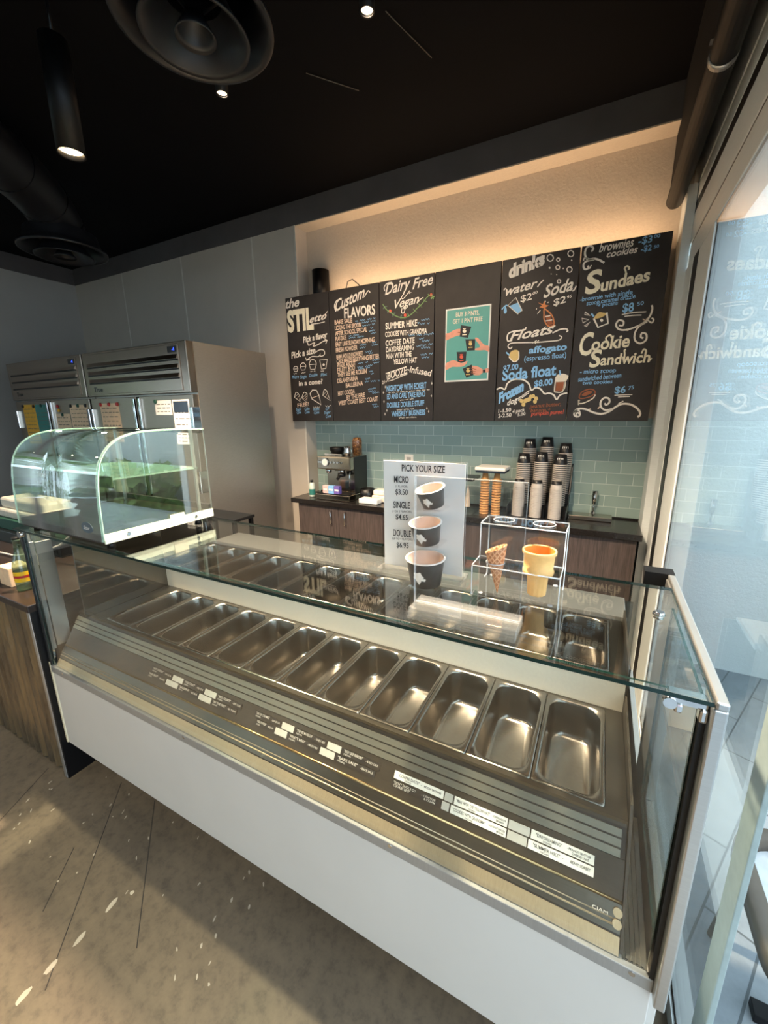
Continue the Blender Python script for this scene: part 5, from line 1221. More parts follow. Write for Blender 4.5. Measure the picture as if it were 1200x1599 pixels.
for row, (z, yc, rn, grp) in enumerate(((0.83, 1.062, 'front', 'empty gelato pans in the front row'), (0.945, 1.440, 'rear', 'empty gelato pans in the rear row'))):
    for i in range(12 if row == 0 else 13):
        cx = 0.0905 - PW*(i+0.5)
        lb = 'empty steel gelato pan, %s from the right end of the %s row' % (ordinals[i], rn)
        if pan0 is None:
            pan0 = tag(pan_mesh(cx, yc, z, None).build('gelato_pan', PAN, loc=(cx, yc, z-0.118)), lb, 'pan', grp)
        else:
            dup(pan0, (cx, yc, z-0.118), lb, grp)

# ------------------------------------------------------------------ flavour strips on the label rail
LBW = mat('white_label_card', '#e8e4da', 0.5); LBG = mat('pale_grey_label_card', '#b9b6ad', 0.5); LBD = mat('black_label_card', '#211e1c', 0.45)
Vs = Vector((0, 1/LN, SL/LN)); Ux = Vector((1, 0, 0))
def label(x0, x1, v0, v1, m, txt, tcol, lb, grp=None, cat='label'):
    n = NRM
    a = Vector((x0, sy(v0), sz(v0))); b = Vector((x1, sy(v0), sz(v0))); c = Vector((x1, sy(v1), sz(v1))); d = Vector((x0, sy(v1), sz(v1)))
    vs = [p + n*0.0005 for p in (a, b, c, d)] + [p + n*0.0020 for p in (a, b, c, d)]
    r = MB().add(vs, [(0, 3, 2, 1), (4, 5, 6, 7), (0, 1, 5, 4), (1, 2, 6, 5), (2, 3, 7, 6), (3, 0, 4, 7)]).build('flavor_label' if txt else 'blank_label', m, loc=a)
    tag(r, lb, cat, grp)
    if txt:
        t = MB()
        for (s, f0, f1, h0, hh) in txt:
            O = a + n*0.0023 + Ux*((x1-x0)*f0) + Vs*((v1-v0)*h0)
            put_text(t, s, O, Ux, Vs, (x1-x0)*(f1-f0), (v1-v0)*hh, 0, 0, 0.01)
        t.build('lettering', tcol, r)
    return r
INKK = mat('label_print_black', '#1c1b1a', 0.6); INKW = mat('label_print_white', '#c9c4ba', 0.6)
A0, A1, B0, B1 = 0.1385, 0.157, 0.1165, 0.135
label(-0.418, -0.275, A0, A1, LBW, [('"COFFEE DATE"', .08, .52, .42, .36), ('-', .55, .57, .42, .36), ('MOCHA BROWNIE', .62, .95, .42, .26), ('(VEGAN)', .22, .36, .1, .2)], INKK, 'white flavor strip reading COFFEE DATE, leftmost of the white strips', 'flavor strips on the label rail')
label(-0.422, -0.279, B0, B1, LBD, [('"DON\'T DUCK & CO', .05, .5, .55, .3), ('COOKIES BEST"', .05, .4, .15, .3), ('- COOKIE', .62, .9, .5, .25), ('& CREAM', .68, .9, .15, .25)], INKW, 'black flavor strip below the white COFFEE DATE strip', 'flavor strips on the label rail')
label(-0.246, -0.112, A0, A1, LBW, [('"MAN WITH THE YELLOW HAT"', .04, .68, .4, .36), ('- CHOCOLATE', .72, .97, .5, .22), ('BANANA', .8, .95, .16, .22), ('(VEGAN)', .28, .42, .08, .2)], INKK, 'white flavor strip reading MAN WITH THE YELLOW HAT', 'flavor strips on the label rail')
label(-0.252, -0.112, B0, B1, LBW, [('"COOKIES WITH GRANDMA"', .04, .64, .4, .36), ('- COCONUT DOUGH', .68, .98, .5, .22), ('BROWN', .84, .96, .16, .22), ('(VEGAN)', .28, .42, .08, .2)], INKK, 'white flavor strip reading COOKIES WITH GRANDMA', 'flavor strips on the label rail')
label(-0.057, 0.077, A0, A1, LBW, [('"DAYDREAMING"', .08, .5, .42, .36), ('- PEANUT BUTTER', .58, .95, .52, .24), ('CHEESECAKE', .66, .92, .15, .24), ('(VEGAN)', .2, .34, .1, .2)], INKK, 'white flavor strip reading DAYDREAMING, in the upper line at the right', 'flavor strips on the label rail')
label(-0.061, 0.078, B0, B1, LBW, [('"SUMMER HIKE"', .08, .5, .42, .36), ('-', .54, .56, .42, .36), ('BERRY SORBET', .66, .95, .42, .3), ('(VEGAN)', .2, .34, .1, .2)], INKK, 'white flavor strip reading SUMMER HIKE, lowest at the right', 'flavor strips on the label rail')
dk = [(-0.940, -0.826, 'A', 'leftmost of the middle group, upper line', 'SEA OF CARAMEL'), (-0.926, -0.846, 'B', 'leftmost of the middle group, lower line', 'FRESH POWDER'),
      (-0.770, -0.648, 'A', 'middle of the middle group, upper line', 'THEY SEE ME ROLLIN'), (-0.790, -0.668, 'B', 'middle of the middle group, lower line', 'FRUITY BOO'),
      (-0.592, -0.464, 'A', 'rightmost of the middle group, upper line', 'EASY LIKE SUNDAY'), (-0.608, -0.474, 'B', 'rightmost of the middle group, lower line', 'BAKE SALE'),
      (-1.488, -1.366, 'A', 'leftmost of the left group, upper line', 'HOT COCOA'), (-1.500, -1.392, 'B', 'leftmost of the left group, lower line', 'WALK ABOUT'),
      (-1.300, -1.188, 'A', 'middle of the left group, upper line', 'WEST COAST'), (-1.318, -1.208, 'B', 'middle of the left group, lower line', 'BALLERINA'),
      (-1.122, -1.000, 'A', 'rightmost of the left group, upper line', 'BEST COAST'), (-1.138, -1.014, 'B', 'rightmost of the left group, lower line', 'BY THE FIRE')]
for x0, x1, r, w_, s in dk:
    v0, v1 = (A0, A1) if r == 'A' else (B0, B1)
    label(x0, x1, v0, v1, LBD, [('"%s"' % s, .06, .56, .5, .36), ('- ' + s[::1][:9], .64, .95, .42, .28), ('(VEGAN)', .06, .25, .12, .22)], INKW, 'small black flavor strip with white print, ' + w_, 'flavor strips on the label rail')
bl = [(-0.272, -0.250, 'A', 'between COFFEE DATE and MAN WITH THE YELLOW HAT'), (-0.276, -0.256, 'B', 'left of COOKIES WITH GRANDMA'), (-0.109, -0.060, 'A', 'right of MAN WITH THE YELLOW HAT'), (-0.109, -0.064, 'B', 'right of COOKIES WITH GRANDMA'),
      (-0.822, -0.774, 'A', 'left one of the middle group, upper line'), (-0.842, -0.794, 'B', 'left one of the middle group, lower line'), (-0.644, -0.596, 'A', 'right one of the middle group, upper line'), (-0.664, -0.612, 'B', 'right one of the middle group, lower line'),
      (-1.362, -1.304, 'A', 'left one of the left group, upper line'), (-1.388, -1.322, 'B', 'left one of the left group, lower line'), (-1.184, -1.126, 'A', 'right one of the left group, upper line'), (-1.204, -1.142, 'B', 'right one of the left group, lower line')]
for x0, x1, r, w_ in bl:
    v0, v1 = (A0, A1) if r == 'A' else (B0, B1)
    label(x0, x1, v0, v1, LBG, None, None, 'blank pale grey strip, ' + w_, 'blank strips on the label rail')

# ------------------------------------------------------------------ corrugated bar counter at the left
bar = thing('bar_counter', 'corrugated steel fronted bar counter with dark top at the left end of the display case', 'counter', (-3.3, 1.0, 0))
BX1 = -2.137
prof = []
x = -4.6; n = 0
while x < BX1 - 0.03:
    prof.append((x, 0.728 + 0.008*math.sin(2*PI*x/0.068))); x += 0.0068
mb = MB()
vs = [(a, b, 0.012) for a, b in prof] + [(a, b, 0.880) for a, b in prof]
N = len(prof)
mb.add(vs, [(i, i+1, N+i+1, N+i) for i in range(N-1)], 0, True)
vs = [(a, b+0.004, 0.012) for a, b in prof] + [(a, b+0.004, 0.880) for a, b in prof]
mb.add(vs, [(i+1, i, N+i, N+i+1) for i in range(N-1)], 0, True)
mb.build('corrugated_front', CORR, bar)
MB().box(BX1-0.034, BX1-0.012, 0.712, 0.745, 0.0, 0.880, 0, 0.003).build('corner_trim', ALU, bar)
MB().box(BX1-0.0115, BX1, 0.716, 1.40, 0.0, 0.880).build('end_panel', BLACKM, bar)
MB().box(-4.6, BX1-0.013, 0.742, 1.38, 0.0, 0.878).build('carcass', BLACKM, bar)
MB().box(-4.6, BX1+0.006, 0.706, 1.42, 0.8805, 0.915, 0, 0.004).build('bar_top', BROWN, bar)

# ------------------------------------------------------------------ menu boards
BY = 3.045
xs = [-2.59, -2.127, -1.651, -1.187, -0.709, -0.228, 0.247]
ZB0, ZB1 = 1.648, 2.696
blab = ['black chalkboard menu panel with big cream capitals at top, leftmost of six', 'black chalkboard menu panel headed Custom FLAVORS', 'black chalkboard menu panel headed Dairy Free + Vegan', 'bare black menu panel behind the teal poster', 'black chalkboard menu panel headed drinks', 'black chalkboard menu panel headed Sundaes, rightmost of six']
for i in range(6):
    r = thing('menu_board', blab[i], 'menu board', ((xs[i]+xs[i+1])/2, BY+0.012, ZB0), 'menu boards on the back wall')
    MB().box(xs[i]+0.003, xs[i+1]-0.003, BY, BY+0.024, ZB0, ZB1, 0, 0.002, 1).build('board', BOARD, r)
    MB().box(xs[i]+0.10, xs[i+1]-0.10, BY+0.0245, YL-0.001 if i == 0 else 3.249, ZB0+0.15, ZB0+0.20).build('mounting_bar', BLACKM, r)
    if i != 3:
        letter_layers(i+1, BY, r)
# poster: white border, teal field
po = thing('promotional_poster', 'teal poster BUY 3 PINTS, GET 1 PINT FREE on the bare menu panel', 'poster', (-0.94, BY-0.002, 1.93))
MB().box(-1.098, -0.768, BY-0.0022, BY-0.0006, 1.934, 2.438).build('white_border', WHITEP, po)
MB().box(-1.089, -0.777, BY-0.0032, BY-0.0023, 1.945, 2.428).build('printed_sheet', mat('teal_poster_print', '#5fa39c', 0.5, 0, 0.03, 20), po)
letter_layers(8, BY-0.0034, po)

# black can light and loose cable above the boards
cl = thing('wall_can_light', 'black cylindrical can light standing above the leftmost menu board', 'light', (-2.24, 3.16, 2.62))
MB().frustum((-2.29, 3.175, 2.60), (-2.29, 3.175, 2.905), 0.072, n=32).build('housing', BLACKM, cl)
MB().box(-2.31, -2.27, 3.2475, YT-0.0002, 2.62, 2.70).build('bracket', BLACKM, cl)
tag(MB().tube([(-2.06, 3.20, 2.60), (-2.055, 3.20, 2.73), (-2.03, 3.195, 2.79), (-1.98, 3.19, 2.80), (-1.92, 3.20, 2.75), (-1.89, 3.20, 2.68), (-1.88, 3.20, 2.60)], 0.004, 8).build('loose_cable', BLACKP, loc=(-1.98, 3.2, 2.6)), 'thin dark cable looping above the Custom FLAVORS board', 'cable')
# outlet
ol = thing('wall_outlet', 'white outlet plate on the tiles behind the PICK YOUR SIZE sign', 'outlet', (-1.485, YT-0.004, 1.27))
MB().box(-1.527, -1.443, YT-0.007, YT-0.0005, 1.245, 1.358, 0, 0.003).build('plate', WHITEPL, ol)
MB().box(-1.505, -1.465, YT-0.0085, YT-0.0072, 1.305, 1.335).box(-1.505, -1.465, YT-0.0085, YT-0.0072, 1.265, 1.295).build('socket', WALLL, ol)

# ------------------------------------------------------------------ back counter
CT = 0.961
bc = thing('back_counter', 'long black countertop running along the tiled back wall', 'counter', (-1.1, 3.05, 0.92))
MB().box(-2.50, 0.283, 2.845, YT-0.002, CT-0.042, CT, 0, 0.003).build('countertop', COUNTER, bc)
MB().box(-2.445, 0.283, YT-0.014, YT-0.0025, CT+0.0005, CT+0.012).build('rear_lip', COUNTER, bc)
cabs = [(-2.44, -1.55, 0.62, 'dark woodgrain base cabinet under the espresso machine', 2), (-1.548, -0.66, 0.10, 'dark woodgrain base cabinet behind the PICK YOUR SIZE sign', 2), (-0.658, 0.262, 0.10, 'dark woodgrain base cabinet at the right below the dipper well', 1)]
for x0, x1, zb, lb, nd in cabs:
    c = thing('base_cabinet', lb, 'cabinet', ((x0+x1)/2, 3.05, zb), 'base cabinets under the back counter')
    MB().box(x0, x1, 2.895, YT-0.003, zb, CT-0.043).build('carcass', CABW, c)
    for k in range(nd):
        a = x0 + (x1-x0)*k/nd; b = x0 + (x1-x0)*(k+1)/nd
        d = MB().box(a+0.002, b-0.002, 2.874, 2.894, zb+0.004, CT-0.05, 0, 0.002, 1).build('door', CABW, c)
        if nd == 2:
            hx = b-0.075 if k == 0 else a+0.075
            MB().tube([(hx, 2.874, CT-0.085), (hx, 2.852, CT-0.09), (hx, 2.852, CT-0.20), (hx, 2.874, CT-0.205)], 0.006, 10).build('handle', CHROME, d)
    if zb < 0.2:
        MB().box(x0, x1, 2.95, YT-0.003, 0.0, zb-0.001).build('toe_kick', ALU, c)
tag(MB().box(-2.43, -0.66, 3.02, YT-0.004, 0.0, 0.10).build('floor_kick_board', ALU, loc=(-1.5, 3.1, 0)), 'pale kick board along the floor below the back counter', 'kick board') if False else None

# ------------------------------------------------------------------ espresso machine and neighbours
em = thing('espresso_machine', 'stainless countertop espresso machine at the left of the back counter', 'espresso machine', (-2.05, 3.06, CT))
STE = steel('machine_steel', '#b5ada0', 0.2, (40, 1, 1), 0.06, 0.01)
ex0, ex1 = -2.235, -1.905
MB().box(ex0-0.02, ex1+0.01, 2.90, 3.22, CT+0.002, CT+0.052, 0, 0.006).build('drip_tray', STE, em)
MB().box(ex0-0.005, ex1-0.005, 2.907, 3.05, CT+0.0525, CT+0.057).build('drip_grate', BLACKM, em)
MB().box(ex0, ex1, 3.07, 3.22, CT+0.0525, CT+0.27, 0, 0.005).build('rear_column', STE, em)
MB().box(ex0-0.008, ex1+0.008, 2.93, 3.222, CT+0.271, CT+0.385, 0, 0.010).build('head', STE, em)
MB().box(ex1+0.0085, ex1+0.013, 3.0, 3.21, CT+0.06, CT+0.38).build('side_panel', BLACKP, em)
MB().frustum((-2.15, 2.9295, CT+0.335), (-2.15, 2.918, CT+0.335), 0.036, n=28).build('gauge_ring', CHROME, em)
MB().frustum((-2.15, 2.9178, CT+0.335), (-2.15, 2.9165, CT+0.335), 0.029, n=24).build('gauge_face', WHITEP, em)
mb = MB()
for x in (-2.22, -2.20, -2.09, -2.055, -2.02, -1.985):
    mb.frustum((x, 2.9295, CT+0.335), (x, 2.922, CT+0.335), 0.010, n=14)
mb.build('buttons', CHROME, em)
MB().frustum((-2.03, 3.0, CT+0.235), (-2.03, 3.0, CT+0.2705), 0.034, n=24).frustum((-2.17, 3.0, CT+0.235), (-2.17, 3.0, CT+0.2705), 0.028, n=24).build('group_head', CHROME, em)
MB().frustum((-2.03, 3.0, CT+0.205), (-2.03, 3.0, CT+0.234), 0.036, n=24).tube([(-2.03, 2.985, CT+0.218), (-2.01, 2.93, CT+0.212), (-1.995, 2.885, CT+0.203)], [0.011, 0.013, 0.014], 12).build('portafilter', BLACKP, em)
MB().tube([(-1.93, 2.99, CT+0.27), (-1.925, 2.965, CT+0.23), (-1.925, 2.96, CT+0.11)], 0.006, 10).build('steam_wand', CHROME, em)
MB().box(ex0+0.01, ex0+0.20, 3.02, 3.19, CT+0.3855, CT+0.40, 0, 0.004).build('cup_rail', CHROME, em)
mb = MB()
put_text(mb, 'BARISTA', Vector((-2.105, 2.9292, CT+0.365)), Vector((1, 0, 0)), Vector((0, 0, 1)), 0.10, 0.010)
mb.build('front_lettering', BLACKP, em) if False else None
tag(MB().lathe([(0.0001, 0), (0.052, 0), (0.066, 0.03), (0.070, 0.055), (0.066, 0.055), (0.060, 0.03), (0.046, 0.006), (0.0001, 0.006)], (-2.13, 3.09, CT+0.4005), 26).build('tamping_bowl', BLACKM, loc=(-2.13, 3.09, CT+0.4005)), 'dark metal bowl sitting on top of the espresso machine', 'bowl')
tag(MB().lathe([(0.0001, 0), (0.030, 0), (0.032, 0.03), (0.027, 0.06), (0.030, 0.08), (0.027, 0.08), (0.024, 0.06), (0.029, 0.03), (0.027, 0.004), (0.0001, 0.004)], (-2.005, 3.06, CT+0.386), 24).tube([(-1.976, 3.06, CT+0.45), (-1.955, 3.06, CT+0.44), (-1.955, 3.06, CT+0.41), (-1.975, 3.06, CT+0.40)], 0.004, 8).build('milk_pitcher', CHROME, loc=(-2.005, 3.06, CT+0.386)), 'small polished milk pitcher on top of the espresso machine', 'pitcher')
def beans_mat():
    m, nt, b = new_mat('roasted_coffee_beans')
    vo = nt.nodes.new('ShaderNodeTexVoronoi'); vo.inputs['Scale'].default_value = 70
    nt.links.new(coords(nt), vo.inputs['Vector'])
    nt.links.new(ramp(nt, vo.outputs['Distance'], [(0.1, lin('#c08a4e')), (0.6, lin('#5a3418'))]), b.inputs['Base Color'])
    b.inputs['Roughness'].default_value = 0.4
    return m
BEANS = beans_mat()
bj = thing('coffee_bean_jar', 'clear jar of brown coffee beans standing on the espresso machine', 'jar', (-1.935, 3.12, CT+0.386))
MB().lathe([(0.0001, 0.003), (0.042, 0.003), (0.043, 0.13), (0.030, 0.155), (0.0001, 0.16)], (-1.935, 3.12, CT+0.386), 24).build('beans', BEANS, bj)
MB().lathe([(0.0001, 0), (0.046, 0), (0.047, 0.135), (0.035, 0.168), (0.0001, 0.172)], (-1.935, 3.12, CT+0.386), 24).build('jar', ACRYL, bj)
for x, c, nm, lb in ((-2.155, '#e6b6b4', 'pink', 'pink sweetener packet box before the espresso machine'), (-2.095, '#7fb6e6', 'blue', 'blue sweetener packet box between the pink and purple ones'), (-2.035, '#6a5aa8', 'purple', 'purple sweetener packet box before the espresso machine')):
    pk = tag(MB().box(x-0.029, x+0.029, 2.915, 2.955, CT+0.0575, CT+0.128, 0, 0.003).build('packet_box', mat(nm+'_packet_card', c, 0.6), loc=(x, 2.935, CT+0.0575)), lb, 'packet box', 'packet boxes on the drip tray')
    MB().box(x-0.020, x+0.020, 2.9138, 2.9148, CT+0.085, CT+0.10).build('printed_band', WHITEP, pk)
bt = thing('sanitizer_bottle', 'small white and teal bottle with black cap left of the espresso machine', 'bottle', (-2.345, 2.97, CT))
MB().lathe([(0.0001, 0.001), (0.026, 0.001), (0.028, 0.008), (0.028, 0.11), (0.020, 0.13), (0.012, 0.135), (0.0001, 0.135)], (-2.345, 2.97, CT), 22).build('body', mat('milky_bottle', '#c8d2c8', 0.3), bt)
MB().lathe([(0.0285, 0.02), (0.0286, 0.075)], (-2.345, 2.97, CT), 22).build('wrap_label', TEAL, bt)
MB().frustum((-2.345, 2.97, CT+0.1352), (-2.345, 2.97, CT+0.158), 0.014, n=18).build('cap', BLACKP, bt)
kb = thing('knock_box', 'black knock box on the counter right of the espresso machine', 'knock box', (-1.80, 3.05, CT))
MB().lathe([(0.0001, 0.001), (0.058, 0.001), (0.066, 0.105), (0.060, 0.105), (0.053, 0.008), (0.0001, 0.008)], (-1.80, 3.05, CT), 24).build('bin', BLACKP, kb)
MB().tube([(-1.862, 3.05, CT+0.095), (-1.738, 3.05, CT+0.095)], 0.008, 12).build('knock_bar', BLACKM, kb)
tag(MB().box(-1.80, -1.62, 2.90, 2.99, CT+0.001, CT+0.045, 0, 0.008, 2, Matrix.Rotation(0, 4, 'Z')).build('napkin_box', WHITEP, loc=(-1.71, 2.945, CT)), 'low white napkin box right of the espresso machine', 'box')
tag(MB().box(-1.73, -1.57, 3.0, 3.12, CT+0.001, CT+0.06, 0, 0.012).build('folded_towel', mat('cream_towel', '#e2d3c4', 0.9, 0, 0.1, 40), loc=(-1.65, 3.06, CT)), 'cream folded towel behind the white napkin box', 'towel')
tag(MB().box(-1.72, -1.58, 3.01, 3.11, CT+0.0605, CT+0.105, 0, 0.012).build('folded_towel', mat('white_towel', '#e9e2d8', 0.9, 0, 0.1, 40), loc=(-1.65, 3.06, CT+0.0605)), 'white folded towel on top of the cream towel', 'towel')

# ------------------------------------------------------------------ cup organiser with nested cups
CUPB = mat('black_paper_cup', '#17171a', 0.4, 0, 0.15, 20); CUPW = mat('white_cup_rim', '#d9d3ca', 0.5, 0, 0.04, 30); CUPG = mat('grey_cup_rim', '#c4bab0', 0.5)
org = thing('cup_organizer', 'black stepped organizer holding the stacks of paper cups', 'organizer', (-0.37, 3.06, CT))
MB().box(-0.565, -0.170, 2.93, 3.235, CT+0.001, CT+0.022).build('base', BLACKP, org)
MB().box(-0.565, -0.170, 3.015, 3.235, CT+0.0225, CT+0.10).build('middle_step', BLACKP, org)
MB().box(-0.565, -0.170, 3.12, 3.235, CT+0.1005, CT+0.17).build('rear_step', BLACKP, org)
for x in (-0.565, -0.447, -0.318, -0.178):
    MB().prism_x([(2.935, CT+0.0225), (3.012, CT+0.0225), (3.012, CT+0.10), (2.935, CT+0.085)], x, x+0.008).build('divider', BLACKP, org)
MB().prism_x([(3.118, CT+0.1725), (3.235, CT+0.1725), (3.235, CT+0.38), (3.18, CT+0.36)], -0.172, -0.164).build('side_wing', BLACKP, org)
def cup_mesh(name, rt, rb, h, inverted, band=True):
    """paper cup standing upright or upside down with its origin at the bottom"""
    o = MB()
    t = 0.0012
    cut = 0.905 if not band else 0.45
    prof_out = [(rb, 0), (rb+(rt-rb)*cut, h*cut)]
    f = (lambda z: h - z) if inverted else (lambda z: z)
    o.lathe([(r, f(z)) for r, z in prof_out], (0, 0, 0), 24, 0)
    o.lathe([(rb+(rt-rb)*cut, f(h*cut)), (rb+(rt-rb)*0.96, f(h*0.95)), (rt-0.001, f(h*0.965)), (rt+0.003, f(h*0.972)), (rt+0.003, f(h)), (rt-0.003, f(h)), (rb-t, f(0.006))], (0, 0, 0), 24, 1)
    o.disc((0, 0, 0), rb-t, f(0.006), 24, 1)
    o.disc((0, 0, 0), rb, f(0.0), 24, 1 if band else 0)
    return o.build(name, [CUPB, CUPG])
protoL = cup_mesh('paper_cup', 0.047, 0.036, 0.075, True, False)
protoS = cup_mesh('paper_cup', 0.040, 0.031, 0.060, True, True)
used = {'L': False, 'S': False}
def logo_on(root, r, z0, h, m):
    """white print on the upper part of the topmost cup"""
    mb = MB(); base = root.location
    for i in range(4):
        x = -0.021 + 0.0105*i
        y = -math.sqrt(max(1e-6, r*r - (x+0.004)**2)) - 0.0012
        mb.add([(base.x+x, base.y+y, base.z+z0), (base.x+x+0.007, base.y+y, base.z+z0), (base.x+x+0.007, base.y+y, base.z+z0+h), (base.x+x, base.y+y, base.z+z0+h)], [(0, 1, 2, 3)])
    mb.build('printed_logo', m, root)
def stack(kind, x, y, z, n, pitch, where):
    proto = protoL if kind == 'L' else protoS
    for i in range(n):
        loc = (x, y, z + pitch*i)
        top = i == n-1
        lb = ('topmost upside-down black paper cup of the %s' if top else 'upside-down black paper cup nested in the %s') % where
        if top:
            o = proto.copy(); o.data = proto.data; COL.objects.link(o)
        elif not used[kind]:
            o = proto; used[kind] = True
        else:
            o = proto.copy(); COL.objects.link(o)
        o.location = loc
        tag(o, lb, 'cup', 'cups of the ' + where)
        if top and kind == 'L':
            logo_on(o, 0.039, 0.034, 0.020, WHITEPL)
z1, z2, z3 = CT+0.0225, CT+0.1005, CT+0.1705
for x, nm, n2, n3 in ((-0.492, 'left', 22, 24), (-0.372, 'middle', 23, 25), (-0.245, 'right', 22, 22)):
    stack('S', x, 2.972, z1, 19, 0.0115, 'short front stack at the %s' % nm)
    stack('L', x+0.006, 3.066, z2, n2, 0.0135, 'tall middle-row stack at the %s' % nm)
    stack('L', x+0.024, 3.180, z3, n3, 0.0135, 'tallest rear stack at the %s' % nm)

# clear bins with cones and paper sleeves left of the organiser
cb = thing('cone_bin', 'clear acrylic bin with white lid holding cake cones on the back counter', 'bin', (-0.72, 3.0, CT))
MB().box(-0.800, -0.590, 2.92, 3.10, CT+0.001, CT+0.335).build('bin', ACRYL, cb)
MB().box(-0.806, -0.584, 2.914, 3.106, CT+0.336, CT+0.362, 0, 0.008).build('lid', WHITEPL, cb)
MB().box(-0.800, -0.590, 2.92, 3.10, CT+0.322, CT+0.3355).build('lid_gasket', NAVY, cb)
sb = thing('sleeve_bin', 'low clear bin with paper cone sleeves beside the cone bin', 'bin', (-0.95, 3.0, CT))
MB().box(-1.02, -0.812, 2.90, 3.10, CT+0.001, CT+0.255).build('bin', ACRYL, sb)
MB().box(-1.025, -0.808, 2.895, 3.105, CT+0.256, CT+0.275, 0, 0.004).build('lid', BLACKP, sb)
for i, x in enumerate((-0.975, -0.925, -0.865)):
    tag(MB().lathe([(0.022, 0.0), (0.018, 0.06), (0.006, 0.16)], (x, 2.97, CT+0.05), 14).build('paper_sleeve', mat('kraft_paper_sleeve', '#c9b7a2', 0.8), loc=(x, 2.97, CT+0.05)), '%s of the paper cone sleeves in the low clear bin' % ('leftmost', 'middle one', 'rightmost')[i], 'paper sleeve', 'paper sleeves in the low bin')
CONE = mat('pale_wafer', '#d79a5c', 0.75, 0, 0.12, 60)
cc = None
for si, x in enumerate((-0.742, -0.655)):
    for k in range(14):
        z = CT + 0.004 + 0.0195*k
        lb = ('topmost cake cone of the %s stack in the clear bin' if k == 13 else 'upside-down cake cone nested in the %s stack in the clear bin') % ('left', 'right')[si]
        if cc is None:
            cc = MB().lathe([(0.033, 0), (0.0345, 0.009), (0.0255, 0.0115), (0.019, 0.055), (0.0001, 0.055)], (x, 2.99, z), 18).build('cake_cone', CONE, loc=(x, 2.99, z))
            tag(cc, lb, 'cone', 'cake cones of the left stack in the bin')
        else:
            dup(cc, (x, 2.99, z), lb, 'cake cones of the %s stack in the bin' % ('left', 'right')[si])

# dipper well and tap at the right
dw = thing('dipper_well', 'steel dipper well with chrome tap on the counter by the window', 'dipper well', (-0.03, 3.17, CT))
MB().box(-0.165, 0.115, 3.09, 3.21, CT+0.001, CT+0.032, 0, 0.004).build('trough', STE, dw)
MB().frustum((-0.005, 3.215, CT+0.001), (-0.005, 3.215, CT+0.05), 0.024, 0.012, 20).tube([(-0.005, 3.215, CT+0.05), (-0.005, 3.215, CT+0.10)], 0.006, 10).build('tap_base', CHROME, dw)
MB().frustum((-0.005, 3.215, CT+0.10), (-0.005, 3.215, CT+0.195), 0.015, 0.018, 20).build('tap_handle', CHROME, dw)

# ------------------------------------------------------------------ things standing on the glass top
ZG = 1.2636
# PICK YOUR SIZE sign in an acrylic holder with three cups on little shelves
sg = thing('size_sign', 'white PICK YOUR SIZE price sign standing on the case glass', 'sign', (-0.42, 1.0, ZG))
MB().box(-0.538, -0.301, 1.0055, 1.0085, ZG+0.012, 1.582).build('printed_sheet', WHITEP, sg)
MB().pane(-0.541, -0.298, 1.0105, 1.0135, ZG+0.01, 1.585, 'y').build('clear_backing', [ACRYL, ACRYL_EDGE], sg)
letter_layers(7, 1.0054, sg)
MB().box(-0.545, -0.294, 0.968, 1.042, ZG, ZG+0.0115, 0, 0.002).build('base_block', ACRYL_BLOCK, sg)
DC = mat('charcoal_display_cup', '#3d3c3c', 0.32, 0, 0.1, 30); DI = mat('cream_cup_inside', '#e4cdbb', 0.6, 0, 0.03, 20); DR = mat('cream_cup_rim', '#f0e6dc', 0.4)
def display_cup(lb, x, y, z, rt, rb, h, tilt, shelf):
    M = Matrix.Rotation(tilt[0], 4, 'X') @ Matrix.Rotation(tilt[1], 4, 'Y')
    r = thing('ice_cream_cup', lb, 'cup', (x, y, z), 'sample cups in front of the size sign')
    c = (x, y, z)
    MB().lathe([(0.0001, 0.0), (rb, 0.0), (rt, h*0.96)], c, 36, 0, M).build('body', DC, r)
    MB().lathe([(rt-0.001, h*0.955), (rt+0.0028, h*0.965), (rt+0.0028, h), (rt-0.002, h)], c, 36, 0, M).build('rim', DR, r)
    MB().lathe([(rt-0.002, h), (rb-0.0012, 0.004), (0.0001, 0.004)], c, 36, 0, M).build('inside', DI, r)
    # printed scoop emblem on the side that faces the customer
    mb = MB(); a0 = -PI/2 - 0.04
    def on(u, v):
        zz = h*0.45 + v
        rr = rb + (rt-rb)*zz/(h*0.96) + 0.0009
        a = a0 + u/rr
        return Vector(c) + M @ Vector((math.cos(a)*rr, math.sin(a)*rr, zz))
    s = rt*0.27
    n = 26; pts = []
    for i in range(n):
        t = 2*PI*i/n
        rr = s*(1 + 0.16*math.cos(5*t+0.6))
        pts.append(on(math.cos(t)*rr, math.sin(t)*rr*0.9 + s*0.25))
    mb.add([on(0, s*0.25)] + pts, [(0, i+1, (i+1) % n + 1) for i in range(n)])
    mb.add([on(-s*0.75, -s*0.35), on(s*0.75, -s*0.35), on(s*0.1, -s*1.55)], [(0, 2, 1)])
    mb.add([on(s*0.6, -s*0.1), on(s*1.5, -s*0.2), on(s*1.3, -s*0.7), on(s*0.5, -s*0.6)], [(0, 3, 2, 1)])
    mb.build('scoop_emblem', WHITEPL, r)
    return r
display_cup('largest charcoal cup, standing on the glass at the foot of the size sign', -0.385, 0.952, ZG+0.0005, 0.0505, 0.0405, 0.074, (0.05, 0), 0)
display_cup('middle charcoal cup with scoop emblem beside the SINGLE price', -0.386, 0.960, 1.378, 0.0410, 0.033, 0.056, (0.16, -0.03), 1)
display_cup('smallest charcoal cup, tilted beside the MICRO price', -0.370, 0.964, 1.477, 0.0365, 0.0275, 0.049, (0.24, -0.15), 1)
MB().box(-0.425, -0.345, 0.93, 1.0053, 1.372, 1.3755).build('cup_shelf', ACRYL, sg)
